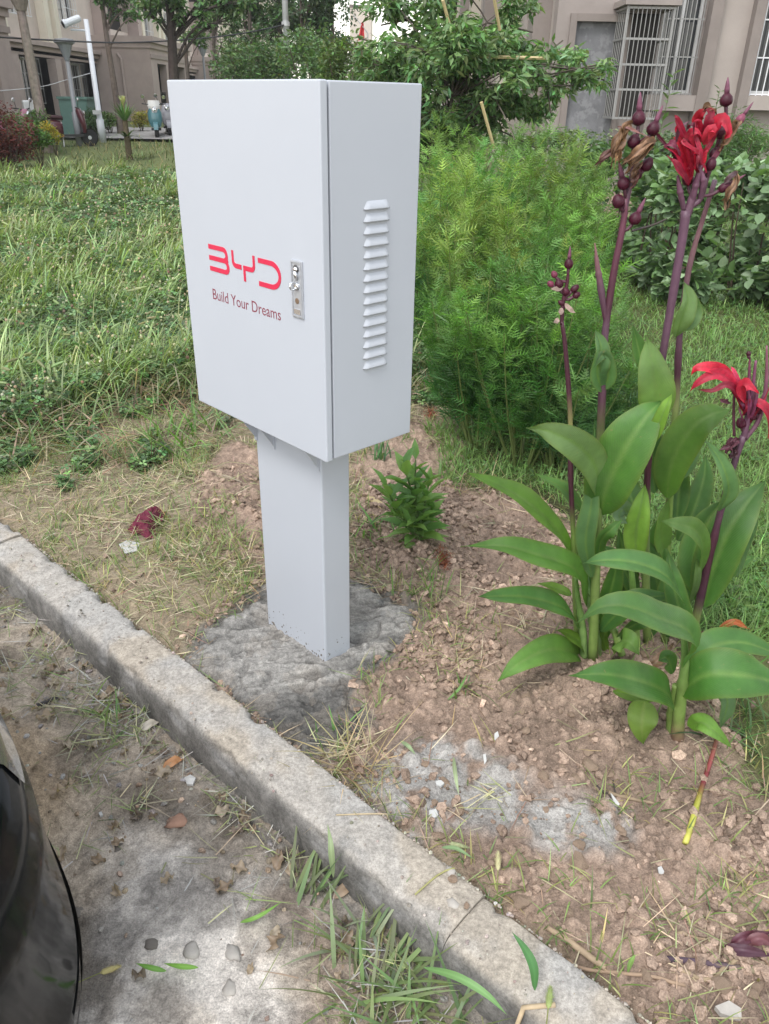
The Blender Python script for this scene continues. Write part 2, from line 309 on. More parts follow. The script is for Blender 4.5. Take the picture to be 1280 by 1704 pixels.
def terrain(x, y):
    """height and surface colour of the ground"""
    x = np.asarray(x, float); y = np.asarray(y, float)
    a, b = kcoord(x, y)
    near = sm(14, 6, y) * sm(6, 4, np.abs(x))
    bed = sm(-.085, -.065, b)
    wob = (fbm(x, y, 6, 5) - .5) * .16
    soil = np.maximum(sm(-.05, .06, poly_sd(x, y, Z_SOIL_R) + wob), sm(-.05, .05, poly_sd(x, y, Z_SOIL_L) + wob))
    soil = np.maximum(soil, np.maximum(sm(-.05, .1, poly_sd(x, y, Z_BARE_R) + wob * 2), sm(-.05, .1, poly_sd(x, y, Z_BARE_R2) + wob * 2)))
    straw = np.maximum(sm(-.1, .1, poly_sd(x, y, Z_STRAW_L) + wob), sm(.30, -.05, poly_sd(x, y, Z_LAWN) + wob * 2) * (x < .4) * (y < 6))
    cem = sm(-.03, .03, poly_sd(x, y, Z_CEMENT_G))
    z = rise(y) + .05 * (fbm(x, y, .7, 3, 3) - .5) * sm(2.5, 5, y)
    # soil relief: crumbs of three sizes on gentle lumps
    big = caps(x, y, .085, 21, .12, .42, .55); med = caps(x, y, .036, 31, .12, .46, .75); tiny = caps(x, y, .019, 41, .15, .5, .8)
    lump = fbm(x, y, 5, 51, 4) - .5
    rel = lump * .06 + np.maximum(np.maximum(big * 1.1, med * 1.2), tiny * 1.15)
    for (mu, mv, mr, mh) in ((1050, 1150, .34, .035), (830, 1010, .16, .022), (390, 800, .18, .03), (650, 770, .2, .025), (960, 1290, .14, .012), (620, 1120, .07, .012)):
        mp_ = at(mu, mv); z = z + mh * np.exp(-((x - mp_[0]) ** 2 + (y - mp_[1]) ** 2) / mr ** 2)
    zb = z - .006 + near * (soil * rel + (1 - soil) * (lump * .03 + tiny * .45))
    zb = zb - .03 * sm(.1, .0, b) * sm(-.1, 0, b) * (1 - cem)         # the bed sinks a little behind the kerb
    zb = zb - cem * .03
    # parking: cement slop, trodden mud
    pl = fbm(x, y, 7, 61, 5) - .5; clean = sm(-.08, .10, poly_sd(x, y, Z_PCLEAN) + wob * 1.6) * (.55 + .45 * sm(.36, .5, fbm(x, y, 8, 73, 4)))
    edge = np.abs(fbm(x, y, 4, 71, 3) - .5)
    zp = PARK_Z + pl * .03 + near * (fbm(x, y, 32, 63, 3) - .5) * .010 + near * tiny * .25 * clean + .008 * sm(.0, .05, edge) * clean + near * (1 - clean) * np.maximum(med * .6, tiny * .9) + near * .35 * tiny * (fbm(x, y, 9, 77) > .6)
    zp = zp - .007 * sm(-.006, .006, poly_sd(x, y, Z_CRUST) + wob * .35)
    h = bed * zb + (1 - bed) * zp
    # colours
    n1 = fbm(x, y, 3, 81, 4)[..., None]; n2 = fbm(x, y, 18, 91, 4)[..., None]
    csoil = np.array([.325, .238, .185]) * (.72 + .56 * n2) * (1 - .2 * (n1 - .5)); csoil = csoil * (1 - .25 * sm(.002, .0, rel)[..., None] * near[..., None])  # soil darkened in colour where shade would sit between the crumbs
    cdry = np.array([.27, .22, .155]) * (.7 + .6 * n2)
    clawn = (np.array([.055, .055, .028]) * (1 - sm(7, 15, y))[..., None] + np.array([.13, .155, .065]) * sm(7, 15, y)[..., None]) * (.6 + .8 * n2)
    gr = sm(-.15, .1, poly_sd(x, y, Z_GRASS_R) + wob)[..., None]
    col = clawn * np.ones(x.shape + (1,)); col = col * (1 - gr) + np.array([.10, .11, .045]) * (.6 + .8 * n2) * gr
    s = straw[..., None]; col = col * (1 - s) + cdry * s
    s = soil[..., None]; col = col * (1 - s) + csoil * s
    for i, P in enumerate(Z_DUST):
        s = (sm(-.07, .06, poly_sd(x, y, P) + wob * 1.3) * sm(.22, .52, fbm(x, y, 22, 93, 4)) * 1.0)[..., None].clip(0, .9)
        col = col * (1 - s) + np.array([.37, .36, .345]) * (.65 + .7 * n2) * s
    s = sm(-.06, .0, poly_sd(x, y, Z_CEMENT_G) + wob * .3)[..., None] * (.5 + .5 * sm(.4, .6, n2)); col = col * (1 - s) + np.array([.17, .16, .145]) * s
    pmud = np.array([.42, .355, .285]) * (.65 + .7 * n2); pcem = np.array([.58, .535, .49]) * (.62 + .76 * n1) * (.7 + .6 * n2)
    k = clean[..., None]; pcol = pmud * (1 - k) * (.92) + pcem * k
    s = sm(-.05, .1, poly_sd(x, y, Z_PCLEAN2) + wob)[..., None]; pcol = pcol * (1 - s) + np.array([.40, .31, .215]) * (.8 + .4 * n2) * s
    s = (sm(-.03, .06, poly_sd(x, y, Z_PRED) + wob) * .75)[..., None]; pcol = pcol * (1 - s) + np.array([.30, .235, .19]) * (.75 + .5 * n2) * s
    dk = (sm(.54, .66, fbm(x, y, 5, 95, 4)) * .75 + sm(.30, .26, fbm(x, y, 11, 97, 3)) * .4)[..., None]; pcol = pcol * (1 - dk * .55)
    cr = sm(-.008, .012, poly_sd(x, y, Z_CRUST) + wob * .35); pcol = pcol * (1 - .15 * cr[..., None])
    for P in Z_DAMP: pcol = pcol * (1 - .33 * sm(-.02, .03, poly_sd(x, y, P) + wob * .6)[..., None])
    gcl = sm(.16, .0, -b - KW + .02 * 0)[..., None] * sm(.35, .6, n2) * .8; pcol = pcol * (1 - gcl) + np.array([.21, .20, .185]) * gcl
    bb = bed[..., None]; return h, col * bb + pcol * (1 - bb), dict(soil=soil, straw=straw, cem=cem, b=b, a=a)

def axis_vals(lo, hi, step, far0, far1, g=1.06):
    mid = list(np.arange(lo, hi, step)); s = step; x = lo; left = []
    while x > far0: s *= g; x -= s; left.append(x)
    s = step; x = mid[-1]; right = []
    while x < far1: s *= g; x += s; right.append(x)
    return np.array(left[::-1] + mid + right)
gx = axis_vals(-1.75, 1.45, .0075, -66, 66); gy = axis_vals(.62, 3.3, .0075, -12, 122)
GX, GY = np.meshgrid(gx, gy); GH, GC, GM = terrain(GX, GY)
nx, ny = len(gx), len(gy)
ii = (np.arange(ny - 1)[:, None] * nx + np.arange(nx - 1)[None]).ravel()
quads = np.stack([ii, ii + 1, ii + nx + 1, ii + nx], 1)
ctr_b = kcoord((GX[:-1, :-1] + GX[1:, 1:]) / 2, (GY[:-1, :-1] + GY[1:, 1:]) / 2)[1].ravel()
V = np.stack([GX, GY, GH], -1).reshape(-1, 3); CC = GC.reshape(-1, 3)
for nm, sel in (('garden_ground', ctr_b > -.075), ('parking_ground', ctr_b <= -.075)):
    q = quads[sel]; used, inv = np.unique(q, return_inverse=True)
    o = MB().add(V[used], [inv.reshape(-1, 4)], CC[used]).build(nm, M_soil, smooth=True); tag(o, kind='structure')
def gz(x, y): return terrain(np.atleast_1d(x), np.atleast_1d(y))[0]
def gz1(p): return float(gz(p[0], p[1])[0])

# ------------------------------------------------------------------ kerb of concrete stones
kerb = bpy.data.objects.new('kerb', None); C.objects.link(kerb); tag(kerb, kind='structure'); WL['kerb'] = (0, 0, 0)
def kerb_stone(a0, a1, tilt, dz, seed):
    n = max(8, int((a1 - a0) / .012)); aa = np.linspace(a0, a1, n)
    prof = [(0, -.20), (0, -.06), (0, -.012), (-.004, .0), (-.012, .006), (-.05, .008), (-.09, .006), (-.122, .002), (-.136, -.006), (-.145, -.02), (-.150, -.04), (-.152, -.07), (-.153, -.10), (-.155, -.20)]
    # refine the profile
    pr = crom(np.array([(b, z, 0) for b, z in prof]), 44)[:, :2]
    A, J = np.meshgrid(aa, np.arange(len(pr)), indexing='ij')
    b = pr[J, 0].copy(); z = pr[J, 1].copy()
    end = np.minimum(A - a0, a1 - A); e = sm(.014, 0, end)
    b = b * (1 - .0) ; z = z - e * .004 * (pr[J, 1] > -.03)
    nse = fbm(A + seed * 3.1, b * 1 + z * 1.7 + seed, 9, 131, 5) - .5; n2 = fbm(A * 1. + seed, b + z * 2, 45, 141, 3) - .5
    chip = sm(.60, .72, fbm(A + seed * 1.7, b * .4 + z * .6, 13, 151, 4)); edgeness = np.exp(-((b + .138) / .022) ** 2) * (z > -.05) + np.exp(-((b + .004) / .016) ** 2) * (z > -.03)
    b = b + nse * .005 + np.where(b < -.07, 1, -1) * chip * edgeness * .009; z = z + nse * .004 + n2 * .0018 - chip * edgeness * .010
    pit = sm(.76, .84, fbm(A + seed, b * 1.3 + z, 75, 157, 2)); z = z - pit * .0015; b = b + pit * .0015 * (b < -.13)
    z = z + KTOP + dz + (A - (a0 + a1) / 2) * tilt
    x = K0[0] + A * KD[0] + b * KN[0]; y = K0[1] + A * KD[1] + b * KN[1]
    m = len(pr); v = np.stack([x, y, z], -1).reshape(-1, 3)
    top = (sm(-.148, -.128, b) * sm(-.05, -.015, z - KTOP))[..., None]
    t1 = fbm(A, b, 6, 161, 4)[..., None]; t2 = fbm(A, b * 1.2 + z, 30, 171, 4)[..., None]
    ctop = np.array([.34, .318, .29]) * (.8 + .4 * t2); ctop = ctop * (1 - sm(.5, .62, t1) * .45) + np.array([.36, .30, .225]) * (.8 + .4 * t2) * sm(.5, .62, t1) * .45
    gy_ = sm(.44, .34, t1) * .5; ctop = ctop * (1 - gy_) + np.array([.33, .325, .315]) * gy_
    cside = np.array([.18, .173, .165]) * (.7 + .6 * t2) * (1 - .35 * sm(.4, .7, fbm(A * 1., z * .3, 14, 181, 3))[..., None])  # kerb face: its shade painted in as darker grey, plus wet stains
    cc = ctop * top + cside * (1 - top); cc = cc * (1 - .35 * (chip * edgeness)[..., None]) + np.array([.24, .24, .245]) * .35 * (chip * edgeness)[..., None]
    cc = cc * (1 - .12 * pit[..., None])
    i0 = (np.arange(n - 1)[:, None] * m + np.arange(m - 1)[None]).ravel(); q = np.stack([i0, i0 + 1, i0 + m + 1, i0 + m], 1)
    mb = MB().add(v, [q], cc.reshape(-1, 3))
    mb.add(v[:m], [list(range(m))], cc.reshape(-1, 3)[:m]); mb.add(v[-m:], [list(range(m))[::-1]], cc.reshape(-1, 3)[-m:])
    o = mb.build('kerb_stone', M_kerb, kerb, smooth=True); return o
def ka(u, v): p = at(u, v, KTOP); return kcoord(p[0], p[1])[0]
j1, j2, j3 = ka(222, 1128), ka(770, 1530), ka(12, 900)
joints = [j3 - 2.4, j3 - 1.2, j3, j1, j2, j2 + 1.0, j2 + 2.0]
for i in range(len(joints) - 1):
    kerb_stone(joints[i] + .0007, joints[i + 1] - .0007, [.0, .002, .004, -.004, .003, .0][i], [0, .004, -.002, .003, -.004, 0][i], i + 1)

# ------------------------------------------------------------------ wet cement round the post
cp = Z_CEMENT_G; lo = cp.min(0) - .05; hi = cp.max(0) + .05
cx, cy = np.meshgrid(np.arange(lo[0], hi[0], .004), np.arange(lo[1], hi[1], .004))
sd = poly_sd(cx, cy, cp) + (fbm(cx, cy, 11, 201, 4) - .5) * .09
dirx = cx * EX[0] + cy * EX[1]; diry = cx * EY[0] + cy * EY[1]
su = dirx * .53 + diry * .85; sv_ = -dirx * .85 + diry * .53                     # trowel strokes
stroke = vn(su * 4 + 3 * vn(su * 9, sv_ * 9, 5), sv_ * 20 + 2.2 * vn(su * 7, sv_ * 7, 8), 211) * .7 + .3 * fbm(su, sv_ * 2.2, 22, 212, 3); st2 = vn(su * 6, sv_ * 90, 217)
rough_e = sm(.055, .0, sd); lumps = caps(cx, cy, .03, 221, .15, .5, .8)
frontmud = sm(-.02, .06, poly_sd(cx, cy, ppoly([(400, 1170), (470, 1150), (540, 1140), (640, 1110), (640, 1260), (430, 1260)])) + (fbm(cx, cy, 9, 233) - .5) * .1)
rough_e = np.maximum(rough_e * .8, frontmud)
led = vn(su * 3.2 + 1.5 * vn(su * 6, sv_ * 6, 5), sv_ * 26 + 1.6 * vn(su * 6, sv_ * 9, 8), 215); gate = sm(.40, .60, fbm(cx, cy, 7, 219, 3)); saw = np.mod(sv_ * 17 + 1.3 * vn(su * 5, sv_ * 9, 9) + .6 * vn(su * 22, sv_ * 22, 10), 1.0); ledge = saw * (1 - sm(.86, 1.0, saw))
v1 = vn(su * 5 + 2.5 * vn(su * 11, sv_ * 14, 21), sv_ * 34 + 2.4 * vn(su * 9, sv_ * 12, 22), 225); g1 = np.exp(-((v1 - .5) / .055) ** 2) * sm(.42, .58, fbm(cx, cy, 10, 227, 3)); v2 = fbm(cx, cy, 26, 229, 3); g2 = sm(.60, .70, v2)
zc = -.006 - .014 * g1 * (1 - .5 * rough_e) - .007 * g2 + (.013 * (ledge - .5) * (.35 + .65 * gate) + .012 * (sm(.2, .6, led) - .5)) * (1 - rough_e) + .006 * (st2 - .5) + (fbm(cx, cy, 9, 231, 5) - .5) * .014 + rough_e * (lumps * .75 + (fbm(cx, cy, 30, 241, 3) - .5) * .02) - sm(.03, -.035, sd) * .028 - .012 * frontmud
# collar of mud at the foot of the post
n1 = fbm(cx, cy, 12, 251, 4); n2 = sm(.25, .55, led)
crk = sm(.60, .70, vn(su * 7 + 3 * vn(su * 20, sv_ * 20, 3), sv_ * 70, 263))[..., None]
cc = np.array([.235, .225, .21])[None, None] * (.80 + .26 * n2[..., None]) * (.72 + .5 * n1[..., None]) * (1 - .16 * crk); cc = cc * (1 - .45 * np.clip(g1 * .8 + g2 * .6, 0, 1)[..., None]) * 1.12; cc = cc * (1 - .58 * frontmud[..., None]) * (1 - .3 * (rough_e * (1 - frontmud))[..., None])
mm = (n1 > .55)[..., None] * .12 * np.ones(3); cc = cc * (1 - mm) + np.array([.27, .21, .15]) * mm
n_, m_ = cx.shape; i0 = (np.arange(n_ - 1)[:, None] * m_ + np.arange(m_ - 1)[None]).ravel()
keep = (sd[:-1, :-1] > -.035).ravel(); q = np.stack([i0, i0 + 1, i0 + m_ + 1, i0 + m_], 1)[keep]; used, inv = np.unique(q, return_inverse=True)
org = (*cp.mean(0), 0)
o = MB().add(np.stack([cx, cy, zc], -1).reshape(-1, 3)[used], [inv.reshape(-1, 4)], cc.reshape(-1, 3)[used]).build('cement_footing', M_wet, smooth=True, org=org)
tag(o, 'rough wet grey cement patch smeared around the foot of the white post', 'cement patch')

# far path
px0, py0 = 21.5, 26.5
pa = np.linspace(-45, -1, 60); v = []; 
for xx in pa:
    for yy in (px0, (px0 + py0) / 2, py0): v.append((xx, yy, float(rise(yy)) + .06))
f = [[i * 3 + j, (i + 1) * 3 + j, (i + 1) * 3 + j + 1, i * 3 + j + 1] for i in range(59) for j in range(2)]
tag(MB().add(v, f, (.30, .29, .285)).build('path', pbr('path_paving', attr=True, rough=.9, vary=.15, vscale=1.5, bump=.003, bscale=40)), kind='structure')
# ------------------------------------------------------------------ the white cabinet on its post
pc = CAB_O + EX * -.281 + EY * .137
root = empty('charging_cabinet', (pc[0], pc[1], 0), 'tall white metal cabinet with red lettering standing on a white post', 'electric cabinet', rz=YAW)
def lc(v): return np.asarray(v, float) + np.array([.281, -.137, 0])       # door-corner coordinates to root coordinates
ZT, ZB = 1.594, .755
def lbox(*a):
    v, f = bx(*a); return lc(v), f
body = MB().add(*lbox(-.598, -.002, .026, .297, ZB + .002, ZT - .001)).build('cabinet_body', M_white, root, local=True); bevel_obj(body, .003)
seal = MB().add(*lbox(-.588, -.0105, .019, .0255, ZB + .012, ZT - .012)).build('door_seal', M_gap, root, local=True)
door = MB().add(*lbox(-.6, 0, 0, .0205, ZB, ZT)).build('door', M_white, root, local=True); bevel_obj(door, .0035, 3)
# louvres pressed out of the right side
ny_, nz_ = 15, 8; lv = []; lf = []
for i in range(nz_ + 1):
    w = i / nz_
    for j in range(ny_ + 1):
        u = j / ny_; ins = .010 * (1 - w) ; y = .1207 + ins + (u) * (.0828 - 2 * ins)
        d = min(u, 1 - u); e = float(sm(0, .13, d)); lv.append((.0003 + .0066 * math.sin(w * PI / 2) * e, y, -w * .0185))
for i in range(nz_):
    for j in range(ny_): a = i * (ny_ + 1) + j; lf.append([a, a + ny_ + 1, a + ny_ + 2, a + 1])
k = len(lv); 
for j in range(ny_ + 1): lv.append((-.001, lv[nz_ * (ny_ + 1) + j][1], -.0168))
for j in range(ny_): a = nz_ * (ny_ + 1) + j; lf.append([a, k + j, k + j + 1, a + 1])
for i in range(15):
    zt = 1.3404 + .0185 - i * .02639
    if i == 0:
        lou = MB().add(lc(np.array(lv) + np.array([-.002, 0, 0])), lf).build('louvre', M_white, body, smooth=True, local=True); lou.location = (0, 0, zt)
    else: link_copy(lou, loc=(0, 0, zt))
# post, brackets, foot
post = MB().add(*lbox(-.4365, -.130, .085, .189, -.16, ZB - .004)).build('post', M_white, root, local=True); bevel_obj(post, .006, 3)
MB().add(*lbox(-.53, -.06, .05, .25, ZB - .006, ZB - .0005)).build('mounting_plate', M_white, root, local=True)
def fin(p0, p1, p2, nrm, t=.004):
    P = np.array([p0, p1, p2], float); n = np.asarray(nrm, float) * t / 2; v = np.concatenate([P - n, P + n])
    return lc(v), [[0, 1, 2], [3, 5, 4], [0, 3, 4, 1], [1, 4, 5, 2], [2, 5, 3, 0]]
zb = ZB - .007
for x in (-.4335, -.345, -.142):
    o = MB().add(*fin((x, .0845, zb), (x, .028, zb), (x, .0845, zb - .085), (1, 0, 0))).add(*lbox(x - .006, x + .006, .082, .0846, zb - .09, zb)).build('bracket', M_white, root, local=True)
for y in (.105, .165):
    MB().add(*fin((-.437, y, zb), (-.487, y, zb), (-.437, y, zb - .072), (0, 1, 0))).build('bracket', M_white, root, local=True)
MB().add(*fin((-.1295, .165, zb), (-.075, .165, zb), (-.1295, .165, zb - .05), (0, 1, 0))).build('bracket', M_white, root, local=True)
# mud spatter on the foot
sp = MB(); r2 = random.Random(4)
def blob(px_, py_, pz, r, nx_, ny2):
    n = 9; an = np.linspace(0, 2 * PI, n, endpoint=False); rr = r * np.array([r2.uniform(.6, 1.2) for _ in range(n)])
    T = np.array([abs(ny2), abs(nx_), 0.]); Zv = np.array([0, 0, 1.]); nn = np.array([nx_, ny2, 0.]); c0 = np.array([px_, py_, pz])
    v = np.concatenate([c0 + np.outer(rr * np.cos(an), T) + np.outer(rr * np.sin(an) * r2.uniform(.6, 1.5), Zv) - nn * .001, [c0 + nn * min(.003, r * .4)]])
    sp.add(lc(v), [[i, (i + 1) % n, n] for i in range(n)] + [[(i + 1) % n, i, n] for i in range(n)])
for i in range(64):
    x = -.43 + .30 * r2.random(); z = -.004 + abs(r2.gauss(0, .03)); blob(x, .085, z, .0014 + .004 * r2.random() ** 2 + .006 * max(0, .02 - z) / .02 * r2.random(), 0, -1)
for i in range(26):
    y = .09 + .09 * r2.random(); z = .012 + abs(r2.gauss(0, .03)); blob(-.13, y, z, .0011 + .0035 * r2.random() ** 2, 1, 0)
tag(sp.build('mud_splash', M_mud, root, local=True), kind='stuff')
# lettering: red emblem built from bars and bends
def strip_pts(pts, wa, wb):
    return pts
em = MB()
def poly_prism(P, d0=-.0012, d1=.0004):
    P = np.asarray(P, float); n = len(P); import mathutils
    tri = mathutils.geometry.tessellate_polygon([[Vector((p[0], p[1], 0)) for p in P]])
    v = np.concatenate([np.stack([P[:, 0], np.full(n, d), P[:, 1]], 1) for d in (d0, d1)])
    f = [list(t) for t in tri] + [[i, (i + 1) % n, n + (i + 1) % n, n + i] for i in range(n)]
    em.add(lc(v), f)
def arc(cx_, cz, rx, rz, a0, a1, n=8): return [(cx_ + rx * math.cos(a), cz + rz * math.sin(a)) for a in np.radians(np.linspace(a0, a1, n))]
xL = -.4692; t = .0118; xr = -.3772; vt = .0095
# B: three bars joined by two bends on the right, open on the left
top, m0, m1, bot = 1.2213, 1.1934, 1.1816, 1.1540
poly_prism([(xL, top)] + arc(xr - .024, top - .022, .020, .022, 90, 0) + [(xr - .004, m0 + .006)] + arc(xr - .006, (m0 + m1) / 2, .003, .004, 60, -60, 4) + [(xr, m1 - .008)] + arc(xr - .018, bot + .016, .018, .016, 0, -90) + [(xL, bot), (xL, bot + t)]
   + arc(xr - .020, bot + t + .006, .009, .006, -90, 0) + arc(xr - .022, m1 - .006, .010, .006, 0, 90) + [(xL, m1), (xL, m0)] + arc(xr - .026, m0 + .008, .012, .008, -90, 0) + arc(xr - .026, top - t - .009, .012, .009, 0, 90) + [(xL, top - t)])
# Y: left hook, right hook with the stem
poly_prism([(-.3628, 1.2195), (-.3545, 1.2195), (-.3545, 1.196)] + arc(-.3465, 1.196, .008, .007, 180, 270, 5) + [(-.3218, 1.189), (-.3218, 1.1772)] + [(-.347, 1.1772)] + arc(-.347, 1.194, .0158, .0168, 270, 180, 6))
poly_prism([(-.3138, 1.189), (-.279, 1.189)] + arc(-.279, 1.196, .008, .007, 270, 360, 5) + [(-.271, 1.2185), (-.2624, 1.2185)] + arc(-.278, 1.194, .0156, .0168, 0, -90, 6) + [(-.3052, 1.1772), (-.3052, 1.1505), (-.3138, 1.1505)])
# D: bar, big bend, bar, open on the left
poly_prism([(-.2485, 1.2168)] + arc(-.195, 1.1832, .0378, .0336, 90, -90, 18) + [(-.2485, 1.1496), (-.2485, 1.1614)] + arc(-.199, 1.1832, .0325, .0218, -90, 90, 16) + [(-.2485, 1.205)])
emb = em.build('emblem_lettering', M_red, door, local=True)
tc = bpy.data.curves.new('slogan', 'FONT'); tc.body = 'Build Your Dreams'; tc.size = .036; tc.extrude = .0003; tc.resolution_u = 4
to = bpy.data.objects.new('slogan', tc); C.objects.link(to); dg = bpy.context.evaluated_depsgraph_get(); dg.update()
tm = bpy.data.meshes.new_from_object(to.evaluated_get(dg)); bpy.data.objects.remove(to)
tv = np.array([v.co[:] for v in tm.vertices]); x0, x1 = tv[:, 0].min(), tv[:, 0].max(); z1 = tv[:, 1].max(); 
tv2 = np.stack([-.468 + (tv[:, 0] - x0) / (x1 - x0) * .302, -.0002 - tv[:, 2] * .5, 1.0795 + tv[:, 1] / z1 * .0275], 1)
tm.vertices.foreach_set('co', lc(tv2).astype(np.float32).ravel()); tm.update(); tm.materials.clear(); tm.materials.append(M_text)
so = bpy.data.objects.new('slogan_lettering', tm); C.objects.link(so); so.parent = door
# lock
lx0, lx1, lz0, lz1 = -.1140, -.0715, 1.1005, 1.2325; lxc = (lx0 + lx1) / 2
lk = MB().add(*lbox(lx0, lx1, -.004, .001, lz0, lz1)).build('lock', M_chrome, root, local=True); bevel_obj(lk, .0015)
rim = MB()
for a in ((lx0 + .003, lx1 - .003, lz1 - .006, lz1 - .003), (lx0 + .003, lx1 - .003, lz0 + .003, lz0 + .006), (lx0 + .003, lx0 + .006, lz0 + .006, lz1 - .006), (lx1 - .006, lx1 - .003, lz0 + .006, lz1 - .006)): rim.add(*lbox(a[0], a[1], -.0056, -.0038, a[2], a[3]))
rim.build('lock_rim', M_chrome, lk, local=True)
v, f = lathe([(.0095, 0), (.0095, .0012), (.0075, .0016)], 20, (0, -1, 0), (lxc, -.0042, 1.2135)); MB().add(lc(v), f).build('thumb_recess', pbr('dark_metal', col=(.16, .16, .17), rough=.3, metal=1.), lk, local=True)
v, f = lathe([(.001, .0065), (.0045, .006), (.0066, .0035), (.007, 0)][::-1], 16, (0, -1, 0), (lxc + .001, -.005, 1.2125)); mb = MB().add(lc(v), f)
v, f = tube([(lxc, -.0085, 1.209), (lxc + .002, -.0075, 1.198), (lxc + .003, -.006, 1.188)], [.0055, .0045, .003], 8); mb.add(lc(v), f); mb.build('latch_lever', M_chrome2, lk, smooth=True, local=True)
an = np.linspace(0, 2 * PI, 17); P = np.stack([lxc - .001 + .010 * 0 + 0 * an, -.014 - .0085 * np.cos(an), 1.1755 + .0085 * np.sin(an)], 1)
v, f = tube(P, .0024, 8, False); mb = MB().add(lc(v), f); v, f = lathe([(.0085, 0), (.0085, .003), (.006, .004)], 16, (0, -1, 0), (lxc, -.004, 1.1735)); mb.add(lc(v), f); mb.build('pull_ring', M_chrome2, lk, smooth=True, local=True)
v, f = lathe([(.0068, 0), (.0068, .0008), (.005, .001)], 18, (0, -1, 0), (lxc, -.0042, 1.1405)); MB().add(lc(v), f).build('keyhole', M_keyhole, lk, local=True)
MB().add(*lbox(lxc - .012, lxc + .012, -.0058, -.0038, 1.110, 1.1215)).build('push_button', M_chrome2, lk, local=True)
# ------------------------------------------------------------------ buildings
M_stucco = pbr('brown_pink_stucco', col=(.41, .335, .305), rough=.9, vary=.10, vscale=2.0, bump=.002, bscale=60)
M_stuccoD = pbr('brown_stucco_trim', col=(.33, .27, .245), rough=.9, vary=.10, vscale=2.5, bump=.002, bscale=60)
M_cream = pbr('cream_stucco', col=(.74, .68, .57), rough=.9, vary=.10, vscale=1.5, bump=.002, bscale=60)
M_pink = pbr('pale_pink_stucco', col=(.60, .52, .46), rough=.9, vary=.08, vscale=1.5, bump=.002, bscale=60)
M_greyc = pbr('bare_cement_render', col=(.15, .15, .16), rough=.9, vary=.35, vscale=2.2, bump=.004, bscale=25, speck=(4, (.22, .22, .23), .52, .8))
M_pane = pbr('dark_window_glass', col=(.02, .024, .028), rough=.08, spec=.6)
M_dark = pbr('dark_interior', col=(.025, .022, .02), rough=.9)
M_steel = pbr('stainless_bars', col=(.30, .295, .29), rough=.45, metal=.4)
M_wbars = pbr('white_painted_bars', col=(.72, .73, .76), rough=.5)
M_wframe = pbr('white_window_frame', col=(.55, .55, .55), rough=.5)
M_curtain = pbr('grey_curtain', col=(.23, .22, .22), rough=.9)
M_tile = pbr('roof_covering', col=(.16, .12, .11), rough=.9, vary=.2)
class Face:
    """a vertical wall plane: a runs along it, d stands out of it"""
    def __init__(s, o, ad, nd): s.o = np.array(o, float); s.a = np.array(ad, float); s.n = np.array(nd, float)
    def box(s, a0, a1, z0, z1, d0, d1):
        v, f = bx(a0, a1, d0, d1, z0, z1); w = s.o + v[:, 0:1] * s.a + v[:, 1:2] * s.n + v[:, 2:3] * np.array([0, 0, 1.])
        if np.cross(s.a, s.n)[2] < 0: f = f[:, ::-1]
        return w, f
    def pt(s, a, z, d): return s.o + a * s.a + d * s.n + np.array([0, 0, z])
    def wall(s, a0, a1, z0, z1, holes, d0, d1):
        A = sorted({a0, a1, *[h[0] for h in holes], *[h[1] for h in holes]}); Z = sorted({z0, z1, *[h[2] for h in holes], *[h[3] for h in holes]}); out = []
        for i in range(len(A) - 1):
            for j in range(len(Z) - 1):
                ca, cz = (A[i] + A[i + 1]) / 2, (Z[j] + Z[j + 1]) / 2
                if not any(h[0] < ca < h[1] and h[2] < cz < h[3] for h in holes): out.append((A[i], A[i + 1], Z[j], Z[j + 1], d0, d1))
        return out
def part(fc, name, mat, parent, *boxes):
    mb = MB()
    for b in boxes: mb.add(*fc.box(*b))
    return mb.build(name, mat, parent)
def window(fc, root, a0, a1, z0, z1, bars=0, mat=None, hbars=2, out=.06, grid_d=None, curtain=False):
    w = part(fc, 'window', M_wframe, root, (a0, a0 + .05, z0, z1, -.16, -.10), (a1 - .05, a1, z0, z1, -.16, -.10), (a0 + .05, a1 - .05, z0, z0 + .05, -.16, -.10), (a0 + .05, a1 - .05, z1 - .05, z1, -.16, -.10), ((a0 + a1) / 2 - .025, (a0 + a1) / 2 + .025, z0 + .05, z1 - .05, -.16, -.10))
    part(fc, 'pane', M_pane, w, (a0 + .05, (a0 + a1) / 2 - .025, z0 + .05, z1 - .05, -.145, -.125)); part(fc, 'pane', M_pane, w, ((a0 + a1) / 2 + .025, a1 - .05, z0 + .05, z1 - .05, -.145, -.125))
    if curtain: part(fc, 'curtain', M_curtain, w, (a0 + .08, a0 + .08 + (a1 - a0) * .28, z0 + .06, z1 - .06, -.22, -.18))
    if bars:
        r = .009
        for h in range(hbars + 1):
            zz = z0 + (z1 - z0) * h / hbars; part(fc, 'rail', mat, w, (a0, a1, zz - r, zz + r, out - r * .8, out + r * .8))
        for i in range(bars):
            a = a0 + (a1 - a0) * (i + .5) / bars; v, f = tube([fc.pt(a, z0 - .02, out + .018), fc.pt(a, z1 + .02, out + .018)], r, 5); MB().add(v, f).build('bar', mat, w)
    return w
M_stuccoR = pbr('house_stucco', col=(.265, .228, .212), rough=.9, vary=.12, vscale=1.6, bump=.002, bscale=60); M_trimR = pbr('house_trim', col=(.21, .178, .163), rough=.9, vary=.12, vscale=2, bump=.002, bscale=60); M_pinkR = pbr('house_pale_stucco', col=(.34, .295, .27), rough=.9, vary=.10, vscale=1.2, bump=.002, bscale=60); M_creamR = pbr('house_cream', col=(.42, .38, .32), rough=.9, vary=.1, vscale=1.5)
